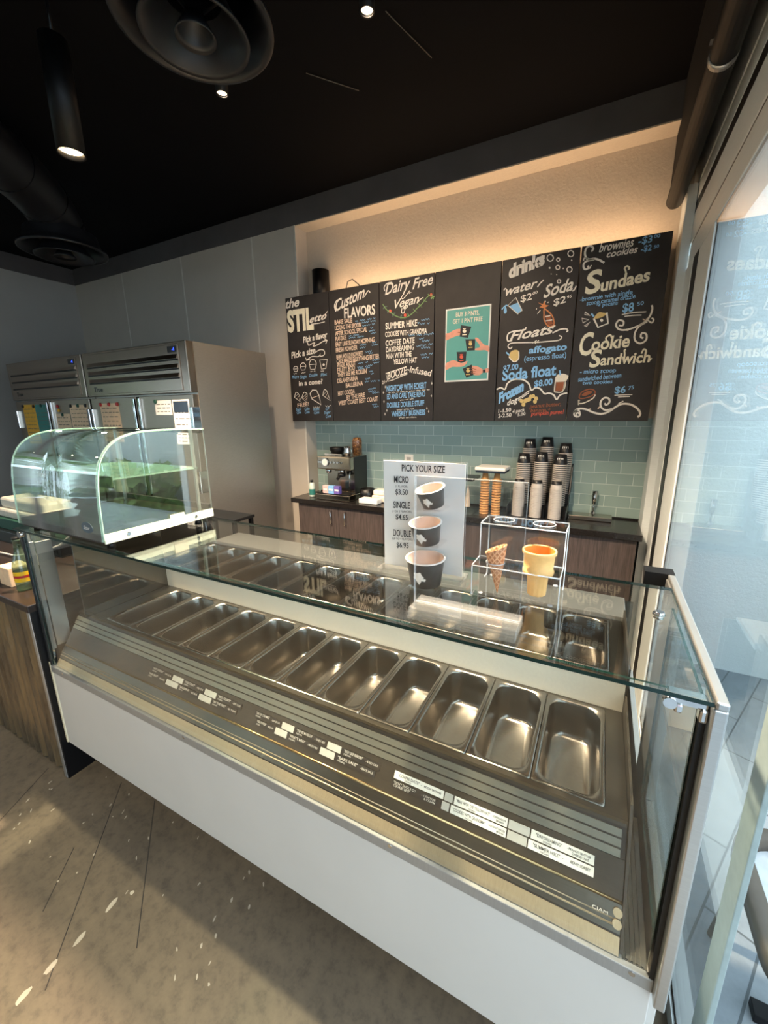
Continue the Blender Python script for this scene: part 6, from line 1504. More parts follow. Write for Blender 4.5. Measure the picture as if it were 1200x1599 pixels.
MB().box(-0.420, -0.340, 0.93, 1.0053, 1.468, 1.4715).build('cup_shelf', ACRYL, sg)
# empty acrylic sign holder in front
ah = thing('acrylic_sign_holder', 'empty clear acrylic sign holder with thick base near the glass front edge', 'sign holder', (-0.23, 0.79, ZG))
MB().pane(-0.347, -0.114, 0.788, 0.7915, ZG+0.026, 1.580, 'y').build('clear_sheet', [ACRYL, ACRYL_EDGE], ah)
MB().pane(-0.347, -0.114, 0.7945, 0.798, ZG+0.026, 1.580, 'y').build('clear_sheet', [ACRYL, ACRYL_EDGE], ah)
mb = MB()
for k in range(3):
    mb.box(-0.348, -0.113, 0.752+0.003*k, 0.838-0.003*k, ZG+0.0085*k, ZG+0.0085*k+0.0075, 0, 0.001, 1)
mb.build('base_block', ACRYL_BLOCK, ah)
# two-tier cone stand
st = thing('cone_stand', 'clear acrylic two-tier cone stand on the case glass', 'stand', (-0.155, 1.01, ZG))
th = 0.003
def sheet(path, x0, x1):
    mb = MB()
    n = len(path)
    out = []
    for i, (y, z) in enumerate(path):
        a = Vector(path[max(i-1, 0)]); b = Vector(path[min(i+1, n-1)])
        d = (b-a).normalized(); nn = Vector((-d.y, d.x))
        out.append((y+nn.x*th, z+nn.y*th))
    for i in range(n-1):
        poly = [path[i], path[i+1], out[i+1], out[i]]
        vs = [(x0, y, z) for y, z in poly] + [(x1, y, z) for y, z in poly]
        mb.add(vs, [(0, 1, 5, 4), (2, 3, 7, 6)], 0)
        mb.add(vs, [(0, 3, 2, 1), (4, 5, 6, 7)], 1)
    return mb
path = [(0.962, ZG), (0.936, ZG), (0.931, ZG+0.004), (0.931, 1.341), (0.934, 1.345), (0.998, 1.345), (1.001, 1.349), (1.001, 1.431), (1.004, 1.435), (1.087, 1.435), (1.091, 1.431), (1.091, ZG+0.004), (1.086, ZG), (1.062, ZG)]
sheet(path, -0.254, -0.052).build('folded_sheet', [ACRYL, ACRYL_EDGE], st)
for x in (-0.254, -0.052):
    MB().tube([(x, y, z) for y, z in path], 0.0016, 6).build('polished_edge', ACRYL_EDGE, st)
for y, z in ((0.932, 1.3435), (0.9995, 1.3465), (1.0025, 1.4335), (1.0895, 1.4335)):
    MB().tube([(-0.254, y, z), (-0.052, y, z)], 0.0018, 8).build('fold_highlight', ACRYL_EDGE, st)  # bright tubes drawn in as the highlights along the folds
for x, y, z, r in ((-0.205, 0.966, 1.3475, 0.022), (-0.106, 0.966, 1.3475, 0.027), (-0.205, 1.045, 1.4375, 0.026), (-0.106, 1.045, 1.4375, 0.026)):
    MB().tube([(x+math.cos(2*PI*i/32)*r, y+math.sin(2*PI*i/32)*r, z) for i in range(32)], 0.0016, 6, True).build('hole_rim', ACRYL_EDGE, st)
for x, y in ((-0.235, 0.948), (-0.07, 0.948), (-0.235, 1.074), (-0.07, 1.074)):
    MB().frustum((x, y, ZG+0.0032), (x, y, ZG+0.005), 0.006, n=14).build('foot_bumper', ACRYL_EDGE, st)
def waffle_mat():
    m, nt, b = new_mat('waffle_cone_grid')
    tc = nt.nodes.new('ShaderNodeTexCoord')
    facs = []
    for ang in (0.6, -0.6):
        mp = nt.nodes.new('ShaderNodeMapping'); mp.inputs['Rotation'].default_value = (0, ang, 0)
        nt.links.new(tc.outputs['Object'], mp.inputs['Vector'])
        wv = nt.nodes.new('ShaderNodeTexWave'); wv.bands_direction = 'X'; wv.inputs['Scale'].default_value = 34
        nt.links.new(mp.outputs[0], wv.inputs['Vector']); facs.append(wv.outputs['Fac'])
    mx = nt.nodes.new('ShaderNodeMath'); mx.operation = 'MAXIMUM'
    nt.links.new(facs[0], mx.inputs[0]); nt.links.new(facs[1], mx.inputs[1])
    nt.links.new(ramp(nt, mx.outputs[0], [(0.55, lin('#b5764a')), (0.95, lin('#dda579'))]), b.inputs['Base Color'])
    b.inputs['Roughness'].default_value = 0.75
    bump(nt, b, mx.outputs[0], 0.7, 0.002)
    return m
WAF = waffle_mat()
# sugar cone with slanting spiral lip
base = Vector((-0.203, 0.966, ZG-0.0)); tip = Vector((-0.196, 0.962, 1.268)); topc = Vector((-0.2055, 0.966, 1.384))
ax = (topc-tip).normalized(); a = Vector((1, 0, 0)); a = (a-ax*a.dot(ax)).normalized(); b = ax.cross(a)
n = 30; mb = MB(); loops = []; H = (topc-tip).length
for k in range(14):
    f = k/13
    lp = []
    for i in range(n):
        t = 2*PI*i/n
        hf = f*(H + 0.010*math.cos(t) * (f**3))
        r = 0.0008 + 0.0262*f
        lp.append(tip + ax*hf + a*math.cos(t)*r + b*math.sin(t)*r)
    loops.append(lp)
mb.loft(loops, 0, True, cap_start=True)
inn = [[tip + ax*((p-tip).dot(ax)) + (p-tip-ax*((p-tip).dot(ax)))*0.9 for p in lp] for lp in loops[::-1][:9]]
mb.loft([loops[-1]] + inn, 0, True, cap_end=True)
mb.tube([tip + ax*(H*0.98*(1-i/14*0.45)) + (a*math.cos(1.2+i/14*1.3) + b*math.sin(1.2+i/14*1.3))*(0.0276*(1-i/14*0.45)) for i in range(15)], 0.0012, 6)
tag(mb.build('sugar_cone', WAF, loc=(-0.203, 0.966, 1.268)), 'brown pointed sugar cone with waffle grid in the left hole of the clear stand', 'cone')
WAFER = mat('golden_wafer', '#e3b36f', 0.6, 0, 0.08, 60); WAFIN = mat('orange_wafer_inside', '#d98a3a', 0.7)
ck = thing('cake_cone', 'golden flat-bottomed cake cone in the right hole of the clear stand', 'cone', (-0.104, 0.966, 1.284))
c = (-0.104, 0.966, 1.284)
MB().lathe([(0.0001, 0), (0.0200, 0), (0.0210, 0.003), (0.0240, 0.044)], c, 48, 0, None, True, 24, 0.06).lathe([(0.0240, 0.044), (0.0262, 0.047), (0.0268, 0.051)], c, 48).lathe([(0.0268, 0.051), (0.0345, 0.054), (0.0358, 0.058), (0.0355, 0.062), (0.0330, 0.064)], c, 48).lathe([(0.0330, 0.064), (0.0352, 0.100)], c, 48).lathe([(0.0352, 0.100), (0.0385, 0.103), (0.0390, 0.109), (0.0375, 0.112), (0.0345, 0.110)], c, 48).build('wafer', WAFER, ck)
MB().lathe([(0.0345, 0.110), (0.031, 0.075), (0.024, 0.062), (0.0001, 0.060)], c, 36).build('inside', WAFIN, ck)

# ------------------------------------------------------------------ curved pastry case on the left of the glass top
pc = thing('pastry_case', 'curved glass countertop pastry case standing on the left of the case glass', 'display case', (-1.735, 0.93, ZG))
px0, px1 = -2.03, -1.44
DKM = mat('dark_bronze_base', '#2a2320', 0.35, 0.3, 0.1, 10)
PALE = mat('sky_tinted_rail', '#d3dcc6', 0.3, 0.0, 0.03, 10)  # pale green-white puts the reflected sky into the rail colour
for x, y in ((px0+0.04, 0.75), (px1-0.04, 0.75), (px0+0.04, 1.10), (px1-0.04, 1.10)):
    MB().frustum((x, y, ZG), (x, y, 1.288), 0.014, 0.011, 16).build('foot', BLACKM, pc)
MB().box(px0+0.006, px1-0.006, 0.715, 1.14, 1.289, 1.322, 0, 0.003).build('base', DKM, pc)
# curved front and roof glass
def gp(off):
    P = [(0.706, 1.300), (0.708, 1.36), (0.712, 1.44), (0.720, 1.51), (0.735, 1.565), (0.765, 1.610), (0.810, 1.641), (0.87, 1.657), (0.95, 1.662), (1.05, 1.662), (1.145, 1.660)]
    q = crom(P, False, 4)
    out = []
    for i, p in enumerate(q):
        d = (q[min(i+1, len(q)-1)] - q[max(i-1, 0)]).normalized()
        nn = Vector((d.y, -d.x))
        out.append((p.x+nn.x*off, p.y+nn.y*off))
    return out
A = gp(0.0); B = gp(0.005)
mb = MB(); n = len(A)
for P in (A, B):
    vs = [(px0+0.004, y, z) for y, z in P] + [(px1-0.004, y, z) for y, z in P]
    mb.add(vs, [(i, i+1, n+i+1, n+i) for i in range(n-1)], 0, True)
for x in (px0+0.004, px1-0.004):
    vs = [(x, y, z) for y, z in A] + [(x, y, z) for y, z in B]
    mb.add(vs, [(i, i+1, n+i+1, n+i) for i in range(n-1)], 1)
mb.build('curved_glass', [GLASS_CURVE, GLASS_PALE], pc)
endp = [(y, z) for y, z in B] + [(1.145, 1.326), (0.712, 1.326)]
for x in (px0, px1-0.004):
    mb = MB()
    m_ = len(endp)
    for xx in (x, x+0.004):
        mb.add([(xx, y, z) for y, z in endp], [tuple(range(m_))], 0)
    vs = [(x, y, z) for y, z in endp] + [(x+0.004, y, z) for y, z in endp]
    mb.add(vs, [(i, (i+1) % m_, m_+(i+1) % m_, m_+i) for i in range(m_)], 1)
    mb.build('end_glass', [GLASS_CURVE, GLASS_PALE], pc)
MB().tube([(px1+0.001, y, z) for y, z in B], 0.003, 8).build('glass_edge_trim', GLASS_PALE, pc)
MB().tube([(px0-0.001, y, z) for y, z in B], 0.003, 8).build('glass_edge_trim', GLASS_PALE, pc)
MB().box(px1-0.0035, px1+0.004, 0.712, 1.146, 1.2925, 1.326, 0, 0.002).build('end_rail', PALE, pc)
mb = MB()
for y in (0.79, 1.06):
    mb.frustum((px1+0.0042, y, 1.310), (px1+0.0075, y, 1.310), 0.008, 0.006, 16)
mb.build('rail_bolt', CHROME, pc)
MB().box(px1+0.0042, px1+0.006, 0.95, 1.01, 1.296, 1.34).build('rail_sticker', mat('cream_sticker', '#dfe0c8', 0.5), pc)
MB().pane(px0+0.03, px1-0.03, 0.78, 1.12, 1.497, 1.503, 'z').build('glass_shelf', [GLASS_GREEN, GLASS_PALE], pc)
MB().box(px0+0.02, px1-0.02, 0.776, 0.7795, 1.470, 1.510).build('shelf_front_strip', DKM, pc)
mb = MB()
for x in (px0+0.035, px1-0.035):
    mb.box(x-0.005, x+0.005, 1.105, 1.115, 1.322, 1.655)
mb.build('shelf_post', ALU, pc)
MB().box(px0+0.006, px1-0.006, 1.132, 1.144, 1.322, 1.345).box(px0+0.006, px1-0.006, 1.132, 1.144, 1.640, 1.656).build('rear_frame', BLACKM, pc)
bd = MB(); cx, cz = px1-0.075, 1.345
bd.add([(cx+math.cos(2*PI*i/28)*0.034, 0.7025, cz+math.sin(2*PI*i/28)*0.019) for i in range(28)] + [(cx+math.cos(2*PI*i/28)*0.034, 0.7045, cz+math.sin(2*PI*i/28)*0.019) for i in range(28)], [tuple(range(28)), tuple(range(28, 56))] + [(i, (i+1) % 28, 28+(i+1) % 28, 28+i) for i in range(28)])
bd.build('oval_badge', mat('slate_badge', '#55626a', 0.35), pc)
mb = MB(); put_text(mb, 'Star', Vector((cx-0.020, 0.7018, cz-0.007)), Vector((1, 0, 0)), Vector((0, 0, 1)), 0.040, 0.013, 0, 0.3)
mb.build('badge_lettering', WHITEP, pc)
mb = MB(); put_text(mb, 'Star', Vector((px0+0.06, 0.7755, 1.482)), Vector((1, 0, 0)), Vector((0, 0, 1)), 0.075, 0.020, 0, 0.3, 0.02)
mb.build('shelf_lettering', WHITEP, pc)

# ------------------------------------------------------------------ two upright refrigerators
def fridge(x0, x1, lb, dx):
    y0, y1, zt = 2.0, 2.76, 2.212
    r = thing('upright_refrigerator', lb, 'refrigerator', ((x0+x1)/2, 2.38, 0), 'steel refrigerators against the left wall')
    MB().box(x0, x1, y0+0.062, y1, 0.12, zt).build('cabinet', STEEL_V, r)
    h = MB().box(x0, x1, y0, y0+0.061, 1.868, zt, 0, 0.004).build('header_panel', STEEL_H, r)
    mb = MB()
    MB().box(x0+0.055, x1-0.075, y0-0.006, y0-0.0003, 1.885, 2.195, 0, 0.002, 1).build('grille_plate', STEEL_H, h)
    for k in range(3):
        z = 1.963 + 0.062*k
        mb.box(x0+0.075, x1-0.09, y0-0.0105, y0-0.0063, z, z+0.010)
    mb.build('grille_slots', BLACKM, h)
    mb = MB()
    for k in range(3):
        z = 1.963 + 0.062*k
        mb.prism_x([(y0-0.0063, z+0.012), (y0-0.0063, z+0.040), (y0-0.016, z+0.012)], x0+0.075, x1-0.09)
    mb.build('grille_louvers', STEEL_H, h)
    d = MB().box(x1-0.185, x1-0.095, y0-0.0085, y0-0.0063, 2.140, 2.182).build('temperature_display', BLACKP, h)
    mb = MB(); put_text(mb, '-4', Vector((x1-0.135, y0-0.0092, 2.150)), Vector((1, 0, 0)), Vector((0, 0, 1)), 0.026, 0.022, 0, 0, 0.02)
    mb.build('blue_digits', mat('blue_led', '#3050ff', 0.5, emit=2.5), d)
    mb = MB(); put_text(mb, 'True', Vector((x0+0.12, y0-0.0068, 1.905)), Vector((1, 0, 0)), Vector((0, 0, 1)), 0.12, 0.034, 0, 0.2, 0.03)
    mb.build('maker_lettering', BLACKP, h)
    xm = (x0+x1)/2
    DR_ = steel('fridge_door_steel', '#9c9184', 0.33, (2, 40, 40), 0.06, 0.03)
    for a, b, s in ((x0+0.006, xm-0.022, -1), (xm+0.022, x1-0.006, 1)):
        dr = MB().box(a, b, y0+0.012, y0+0.061, 0.16, 1.855, 0, 0.004).build('door', DR_, r)
        hx = b-0.012 if s < 0 else a+0.012
        MB().box(hx-0.011, hx+0.011, y0-0.004, y0+0.0115, 0.30, 1.84, 0, 0.002).build('door_handle', CHROME, dr)
        ox = a-0.004 if s < 0 else b-0.03
        for z in (1.60, 1.14):
            MB().box(ox, ox+0.034, y0-0.006, y0+0.0615, z, z+0.17, 0, 0.004).build('hinge', CHROME, dr)
    MB().box(xm-0.021, xm+0.021, y0+0.03, y0+0.061, 0.16, 1.855).build('center_seam', BLACKM, r)
    for x in (x0+0.08, x1-0.08):
        for y in (y0+0.12, y1-0.08):
            MB().frustum((x, y, 0), (x, y, 0.119), 0.025, n=16).build('leg', BLACKM, r)
    return r
fridge(-3.895, -2.60, 'right stainless upright refrigerator with louvered header, brushed side panel showing', 0)
fridge(-5.235, -3.915, 'left stainless upright refrigerator in the corner, partly behind the pastry case', 0)
# notices and magnets on the doors
def notice(x0, x1, z0, z1, m, lb, rows, hdr=None, yy=2.0118):
    o = thing('paper_notice', lb, 'notice', ((x0+x1)/2, yy, z0), 'papers on the refrigerator doors')
    MB().box(x0, x1, yy-0.0016, yy-0.0004, z0, z1).build('sheet', m, o)
    mb = MB(); rr = random.Random(int(x0*100)+rows)
    for i in range(rows):
        z = z1 - (z1-z0)*(i+1.2)/(rows+1)
        x = x0 + 0.02
        while x < x1-0.03:
            l = rr.uniform(0.015, 0.06)
            mb.box(x, min(x+l, x1-0.012), yy-0.0020, yy-0.0017, z, z+0.006); x += l + 0.014
    mb.build('printed_lines', GREYT, o)
    if hdr:
        MB().box(x0+0.012, x1-0.012, yy-0.0026, yy-0.0018, z1-(z1-z0)*0.42, z1-0.012).build('header_block', hdr, o)
notice(-5.10, -4.86, 1.45, 1.825, YELLOW, 'yellow notice on the left refrigerator door', 9)
notice(-4.86, -4.625, 1.50, 1.822, TEAL, 'teal notice beside the yellow one on the refrigerator', 8)
notice(-4.50, -4.262, 1.48, 1.735, PEACH, 'cream handwritten sheet hung lower, left of the two on the inner door', 7)
notice(-4.245, -3.955, 1.50, 1.808, PEACH, 'cream handwritten sheet at the right edge of the left refrigerator', 8)
notice(-3.765, -3.50, 1.50, 1.812, PEACH, 'cream handwritten sheet held by red magnets on the right refrigerator', 8)
notice(-3.035, -2.845, 1.715, 1.82, WHITEP, 'small white form left of the dark headed sheet', 3)
notice(-2.832, -2.648, 1.605, 1.822, WHITEP, 'white sheet with dark header near the refrigerator edge', 4, NAVY)
notice(-2.828, -2.655, 1.50, 1.600, WHITEP, 'small white sheet below the dark headed sheet', 3)
mg = [(-5.085, 1.81, 'k'), (-4.88, 1.808, 'k'), (-4.74, 1.812, 'g'), (-4.38, 1.725, 'g'), (-4.22, 1.80, 'k'), (-4.10, 1.80, 'g'), (-3.98, 1.80, 'k'), (-3.75, 1.803, 'r'), (-3.63, 1.803, 'r'), (-3.515, 1.803, 'r'), (-3.02, 1.812, 'g'), (-2.82, 1.592, 'g'), (-2.665, 1.592, 'g'), (-4.44, 1.80, 'r'), (-4.43, 1.765, 'y')]
mc = {'k': (BLACKP, 'black'), 'g': (GREENT, 'dark green'), 'r': (RED, 'red'), 'y': (YELLOW, 'yellow')}
wh = ['left corner of the yellow notice', 'right corner of the yellow notice', 'top of the teal notice', 'top of the low cream sheet', 'left corner of the cream sheet at the door edge', 'middle of the cream sheet at the door edge', 'right corner of the cream sheet at the door edge', 'left corner of the sheet on the right refrigerator', 'middle of the sheet on the right refrigerator', 'right corner of the sheet on the right refrigerator', 'corner of the small white form', 'left corner of the lowest white sheet', 'right corner of the lowest white sheet', 'bare steel above the low cream sheet', 'bare steel just under the red magnet']
for (x, z, c), w_ in zip(mg, wh):
    tag(MB().frustum((x, 2.0098, z), (x, 2.000, z), 0.016, 0.013, 14).build('magnet', mc[c][0], loc=(x, 2.01, z)), '%s round magnet at the %s' % (mc[c][1], w_), 'magnet', 'magnets on the refrigerator doors')

# black side shelf beside the refrigerator
ss = thing('side_shelf', 'black shelf top on a slim stand beside the right refrigerator', 'shelf', (-2.37, 1.97, 0))
MB().box(-2.585, -2.17, 1.885, 2.075, 0.992, 1.012, 0, 0.002).build('shelf_top', BLACKP, ss)
for x in (-2.565, -2.19):
    for y in (1.905, 2.055):
        MB().box(x-0.012, x+0.012, y-0.012, y+0.012, 0.0, 0.9915).build('leg', BLACKM, ss)

# ------------------------------------------------------------------ things on the bar counter at far left
ZBAR = 0.9152
pb = thing('soda_bottle', 'clear soda bottle with yellow label on the bar counter', 'bottle', (-2.36, 0.80, ZBAR))
bx, by = -2.365, 0.80
GB = glass_mat('green_bottle_glass', (0.55, 0.66, 0.56, 1), f0=0.08, haze=0.25, haze_col=(0.18, 0.25, 0.18, 1))
MB().lathe([(0.0001, 0.0), (0.033, 0.0), (0.036, 0.006), (0.036, 0.115), (0.030, 0.145), (0.016, 0.19), (0.0135, 0.235), (0.0155, 0.236), (0.0155, 0.245), (0.0001, 0.246)], (bx, by, ZBAR), 26).build('glass', GB, pb)
MB().lathe([(0.0366, 0.045), (0.0366, 0.095)], (bx, by, ZBAR), 26).build('yellow_label', mat('yellow_label', '#f0c11e', 0.5), pb)
MB().lathe([(0.0369, 0.064), (0.0369, 0.076)], (bx, by, ZBAR), 26).build('red_band', RED, pb)
MB().frustum((bx, by, ZBAR+0.2462), (bx, by, ZBAR+0.256), 0.0155, n=18).build('cap', BLACKP, pb)
p2 = thing('soda_bottle', 'pale soda bottle behind the yellow labelled bottle at the left edge', 'bottle', (-2.52, 0.93, ZBAR))
MB().lathe([(0.0001, 0.0), (0.032, 0.0), (0.034, 0.006), (0.034, 0.14), (0.016, 0.20), (0.0135, 0.25), (0.0001, 0.251)], (-2.52, 0.93, ZBAR), 24).build('glass', GB, p2)
MB().lathe([(0.0346, 0.06), (0.0346, 0.12)], (-2.52, 0.93, ZBAR), 24).build('wrap_label', WHITEP, p2)
wb_ = tag(MB().box(-2.55, -2.44, 0.77, 0.86, ZBAR, ZBAR+0.095, 0, 0.004).build('white_carton', PEACH, loc=(-2.5, 0.81, ZBAR)), 'small cream carton beside the yellow labelled bottle', 'carton')
eq = thing('equipment_box', 'black low equipment box on the far part of the bar counter', 'equipment', (-3.1, 1.24, ZBAR))
MB().box(-3.7, -2.70, 1.10, 1.40, ZBAR, ZBAR+0.075, 0, 0.004).build('housing', BLACKP, eq)
MB().box(-2.86, -2.74, 1.098, 1.0995, ZBAR+0.02, ZBAR+0.05).build('face_plate', BLACKM, eq)
gc = thing('green_carton', 'dark green carton on the black equipment box', 'carton', (-3.1, 1.25, ZBAR+0.0755))
MB().box(-3.62, -2.80, 1.13, 1.37, ZBAR+0.0755, ZBAR+0.145, 0, 0.003).build('box', GREENT, gc)
MB().box(-2.98, -2.86, 1.1285, 1.1297, ZBAR+0.095, ZBAR+0.125).build('white_print', WHITEP, gc)
bundle = mat('pale_wrapped_paper', '#cfcabd', 0.6, 0, 0.12, 30)
tag(MB().box(-3.60, -2.84, 1.15, 1.36, ZBAR+0.146, ZBAR+0.205, 0, 0.015).build('paper_bundle', bundle, loc=(-3.2, 1.25, ZBAR+0.146)), 'pale wrapped paper bundle on the green carton', 'bundle')
tag(MB().box(-3.56, -3.0, 1.17, 1.34, ZBAR+0.2055, ZBAR+0.275, 0, 0.015).build('paper_bundle', mat('white_wrapped_paper', '#e0dacb', 0.6, 0, 0.1, 30), loc=(-3.3, 1.25, ZBAR+0.2055)), 'white wrapped paper bundle, topmost at the far left', 'bundle')
tag(MB().tube([(-3.3, 0.96, 0.925), (-2.95, 0.98, 0.93), (-2.75, 1.02, 0.965), (-2.6, 1.06, 1.02), (-2.45, 1.08, 1.12), (-2.28, 1.06, 1.22), (-2.16, 1.03, 1.274), (-2.05, 1.06, 1.27)], 0.005, 8).build('white_cable', WHITEPL, loc=(-2.6, 1.0, 0.92)), 'white cable rising from the bar counter to the pastry case', 'cable')

# ------------------------------------------------------------------ ceiling fittings
def diffuser(x, y, z, R, lb):
    r = thing('air_diffuser', lb, 'air diffuser', (x, y, z))
    c = (x, y, z)
    MB().lathe([(R*0.80, 0.13), (R*0.86, 0.06), (R*0.93, 0.028), (R, 0.018), (R*1.005, 0.010), (R, 0.002), (R*0.95, 0.0), (R*0.90, 0.010), (R*0.80, 0.06), (R*0.76, 0.13)], c, 56).build('outer_ring', DUCT, r)
    MB().lathe([(R*0.40, 0.085), (R*0.52, 0.025), (R*0.64, -0.020), (R*0.68, -0.030), (R*0.675, -0.036), (R*0.62, -0.030), (R*0.50, 0.018), (R*0.36, 0.080)], c, 56).build('middle_cone', DUCT, r)
    MB().lathe([(0.0001, 0.035), (R*0.12, 0.025), (R*0.21, -0.012), (R*0.255, -0.030), (R*0.25, -0.036), (R*0.20, -0.018), (R*0.10, 0.018), (0.0001, 0.026)], c, 44).build('inner_cone', DUCT, r)
    mb = MB()
    for k in range(3):
        t = 2*PI*k/3 + 0.4
        mb.tube([(x+math.cos(t)*R*0.12, y+math.sin(t)*R*0.12, z+0.03), (x+math.cos(t)*R*0.8, y+math.sin(t)*R*0.8, z+0.11)], 0.006, 6)
    mb.build('spokes', BLACKM, r)
    return r
d1 = diffuser(-1.331, 1.203, 2.963, 0.253, 'large round black air diffuser hanging over the display case')
MB().frustum((-1.331, 1.203, 3.085), (-1.331, 1.203, ZC-0.002), 0.195, n=40, cap=False).build('duct_collar', DUCT, d1)
d2 = diffuser(-3.83, 1.977, 2.94, 0.285, 'small round black air diffuser at the end of the curved duct')
pts = []
for i in range(15):
    t = PI/2*i/14
    pts.append((-3.80 - 0.50*(1-math.cos(t)), 1.93 - 0.12*(1-math.cos(t)), 3.06 + 0.235*math.sin(t) if False else 3.05 + 0.20*math.sin(t)))
pts = [(-3.83, 1.977, 3.03), (-3.83, 1.977, 3.07), (-3.815, 1.958, 3.12), (-3.775, 1.91, 3.17), (-3.70, 1.82, 3.215), (-3.60, 1.70, 3.24), (-3.46, 1.53, 3.25), (-3.2, 1.2, 3.25), (-2.95, 0.9, 3.25), (-2.75, 0.65, 3.25)]
MB().tube(pts, 0.165, 28).build('elbow_duct', DUCT, d2)
mb = MB()
for i in (2, 4, 6):
    a = Vector(pts[i]); d = (Vector(pts[i+1]) - Vector(pts[i-1])).normalized()*0.004
    mb.tube([a-d, a+d], 0.169, 28)
mb.build('duct_seam', BLACKM, d2)

PWARM = (1.0, 0.79, 0.56)
BULB = mat('warm_lamp_face', '#ffdca8', 0.5, emit=22.0)
def pendant(x, y, z, h, r, lb, watts, cord=True):
    p = thing('pendant_light', lb, 'pendant light', (x, y, z))
    MB().lathe([(r*0.9, 0.004), (r, 0.0), (r, h), (r*0.9, h+0.004), (0.0001, h+0.004)], (x, y, z), 32).lathe([(r*0.9, 0.004), (r*0.86, 0.03)], (x, y, z), 32).build('shade', BLACKM, p)
    MB().disc((x, y, z), r*0.86, 0.02, 28, up=False).build('lamp_face', BULB, p)
    if cord:
        MB().tube([(x, y, z+h+0.005), (x, y, ZC-0.012)], 0.006, 8).build('cord', BLACKP, p)
    MB().frustum((x, y, ZC-0.012), (x, y, ZC-0.001), 0.05, n=24).build('canopy', BLACKM, p)
    l = lamp('pendant_bulb', 'SPOT', (x, y, z+0.012), watts, PWARM, (0, 0, 0), 0.045, None, math.radians(120), 0.7)
    return p
WP = 680
pendant(-2.14, 1.20, 2.80, 0.40, 0.052, 'black cylinder pendant light glowing over the left end of the case', WP)
pendant(-0.55, 1.20, 2.80, 0.40, 0.052, 'black cylinder pendant light over the right end of the case, above the picture', WP)
for x in (-3.9, -2.3, -0.7):  # unseen row added behind the camera as general fill light
    pendant(x, -0.75, 2.80, 0.40, 0.052, 'black cylinder pendant light behind the viewer, over x %.1f' % x if False else {-3.9: 'left black pendant light of the row over the customers', -2.3: 'middle black pendant light of the row over the customers', -0.7: 'right black pendant light of the row over the customers'}[x], 60)
def downlight(x, y, lb):
    p = thing('ceiling_downlight', lb, 'downlight', (x, y, 3.33))
    MB().lathe([(0.026, 0.0), (0.032, 0.0), (0.032, ZC-3.331)], (x, y, 3.33), 24).build('housing', BLACKM, p)
    MB().disc((x, y, 3.33), 0.026, 0.01, 22, up=False).build('lamp_face', mat('dim_lamp_face', '#ffe2bd', 0.5, emit=3.0), p)
    lamp('downlight_bulb', 'SPOT', (x, y, 3.335), 110, WARM, (0.35, 0, 0), 0.03, None, math.radians(110), 0.7)
downlight(-1.04, 1.85, 'small black ceiling downlight right of the large diffuser')
downlight(-1.93, 1.88, 'small black ceiling downlight just beyond the large diffuser')
tag(MB().tube([(-1.03, 2.0, 3.43), (-0.94, 2.32, 3.43)], 0.002, 6).tube([(-1.55, 2.1, 3.43), (-1.37, 2.33, 3.43)], 0.002, 6).build('ceiling_wire', GREYT, loc=(-1.2, 2.2, 3.43)), 'thin wire stretched along the black ceiling', 'wire')

# ------------------------------------------------------------------ outdoors beyond the glass
ch = thing('outdoor_chair', 'taupe plastic outdoor chair partly seen through the glass at lower right', 'chair', (0.74, 1.13, -0.02))
TAUPE = mat('taupe_plastic', '#5f574d', 0.6, 0, 0.08, 20, spec=0.3); SEAT = mat('sky_tinted_seat', '#c2c6c6', 0.4)  # seat colour is paled to imitate the sky reflected in it
def rloop(cx, cy, w, d, r, z): return rrect(cx, cy, w, d, r, z, 8)
ccx, ccy, w_, d_ = 0.715, 1.165, 0.50, 0.50
mb = MB().loft([rloop(ccx, ccy, w_, d_, 0.13, 0.405), rloop(ccx, ccy, w_, d_, 0.13, 0.450), rloop(ccx, ccy, w_-0.012, d_-0.012, 0.125, 0.456), rloop(ccx, ccy, w_-0.075, d_-0.075, 0.095, 0.456), rloop(ccx, ccy, w_-0.085, d_-0.085, 0.09, 0.450), rloop(ccx, ccy, w_-0.085, d_-0.085, 0.09, 0.405), rloop(ccx, ccy, w_, d_, 0.13, 0.405)], 0, True)
mb.build('seat_frame', TAUPE, ch)
MB().loft([rloop(ccx, ccy, w_-0.09, d_-0.09, 0.06, 0.412), rloop(ccx, ccy, w_-0.2, d_-0.2, 0.05, 0.405)], 0, True, cap_end=True).build('seat_pan', SEAT, ch)
for sx in (-1, 1):
    for s in (-1, 1):
        MB().frustum((ccx+sx*0.18, ccy+s*0.18, 0.404), (ccx+sx*0.22, ccy+s*0.22, -0.018), 0.018, 0.013, 14).build('leg', TAUPE, ch)
mb = MB().tube([(0.92, 0.97, 0.43), (0.97, 0.95, 0.65), (0.99, 0.98, 0.80), (0.995, 1.15, 0.84), (0.99, 1.32, 0.80), (0.97, 1.35, 0.65), (0.92, 1.33, 0.43)], 0.018, 12)
mb.build('back_frame', TAUPE, ch)
tag(MB().box(0.555, 0.605, 1.19, 1.235, -0.019, 0.012, 0, 0.002).build('ground_bracket', BLACKM, loc=(0.58, 1.21, -0.02)), 'small square black bracket on the pavement outside the glass', 'bracket')

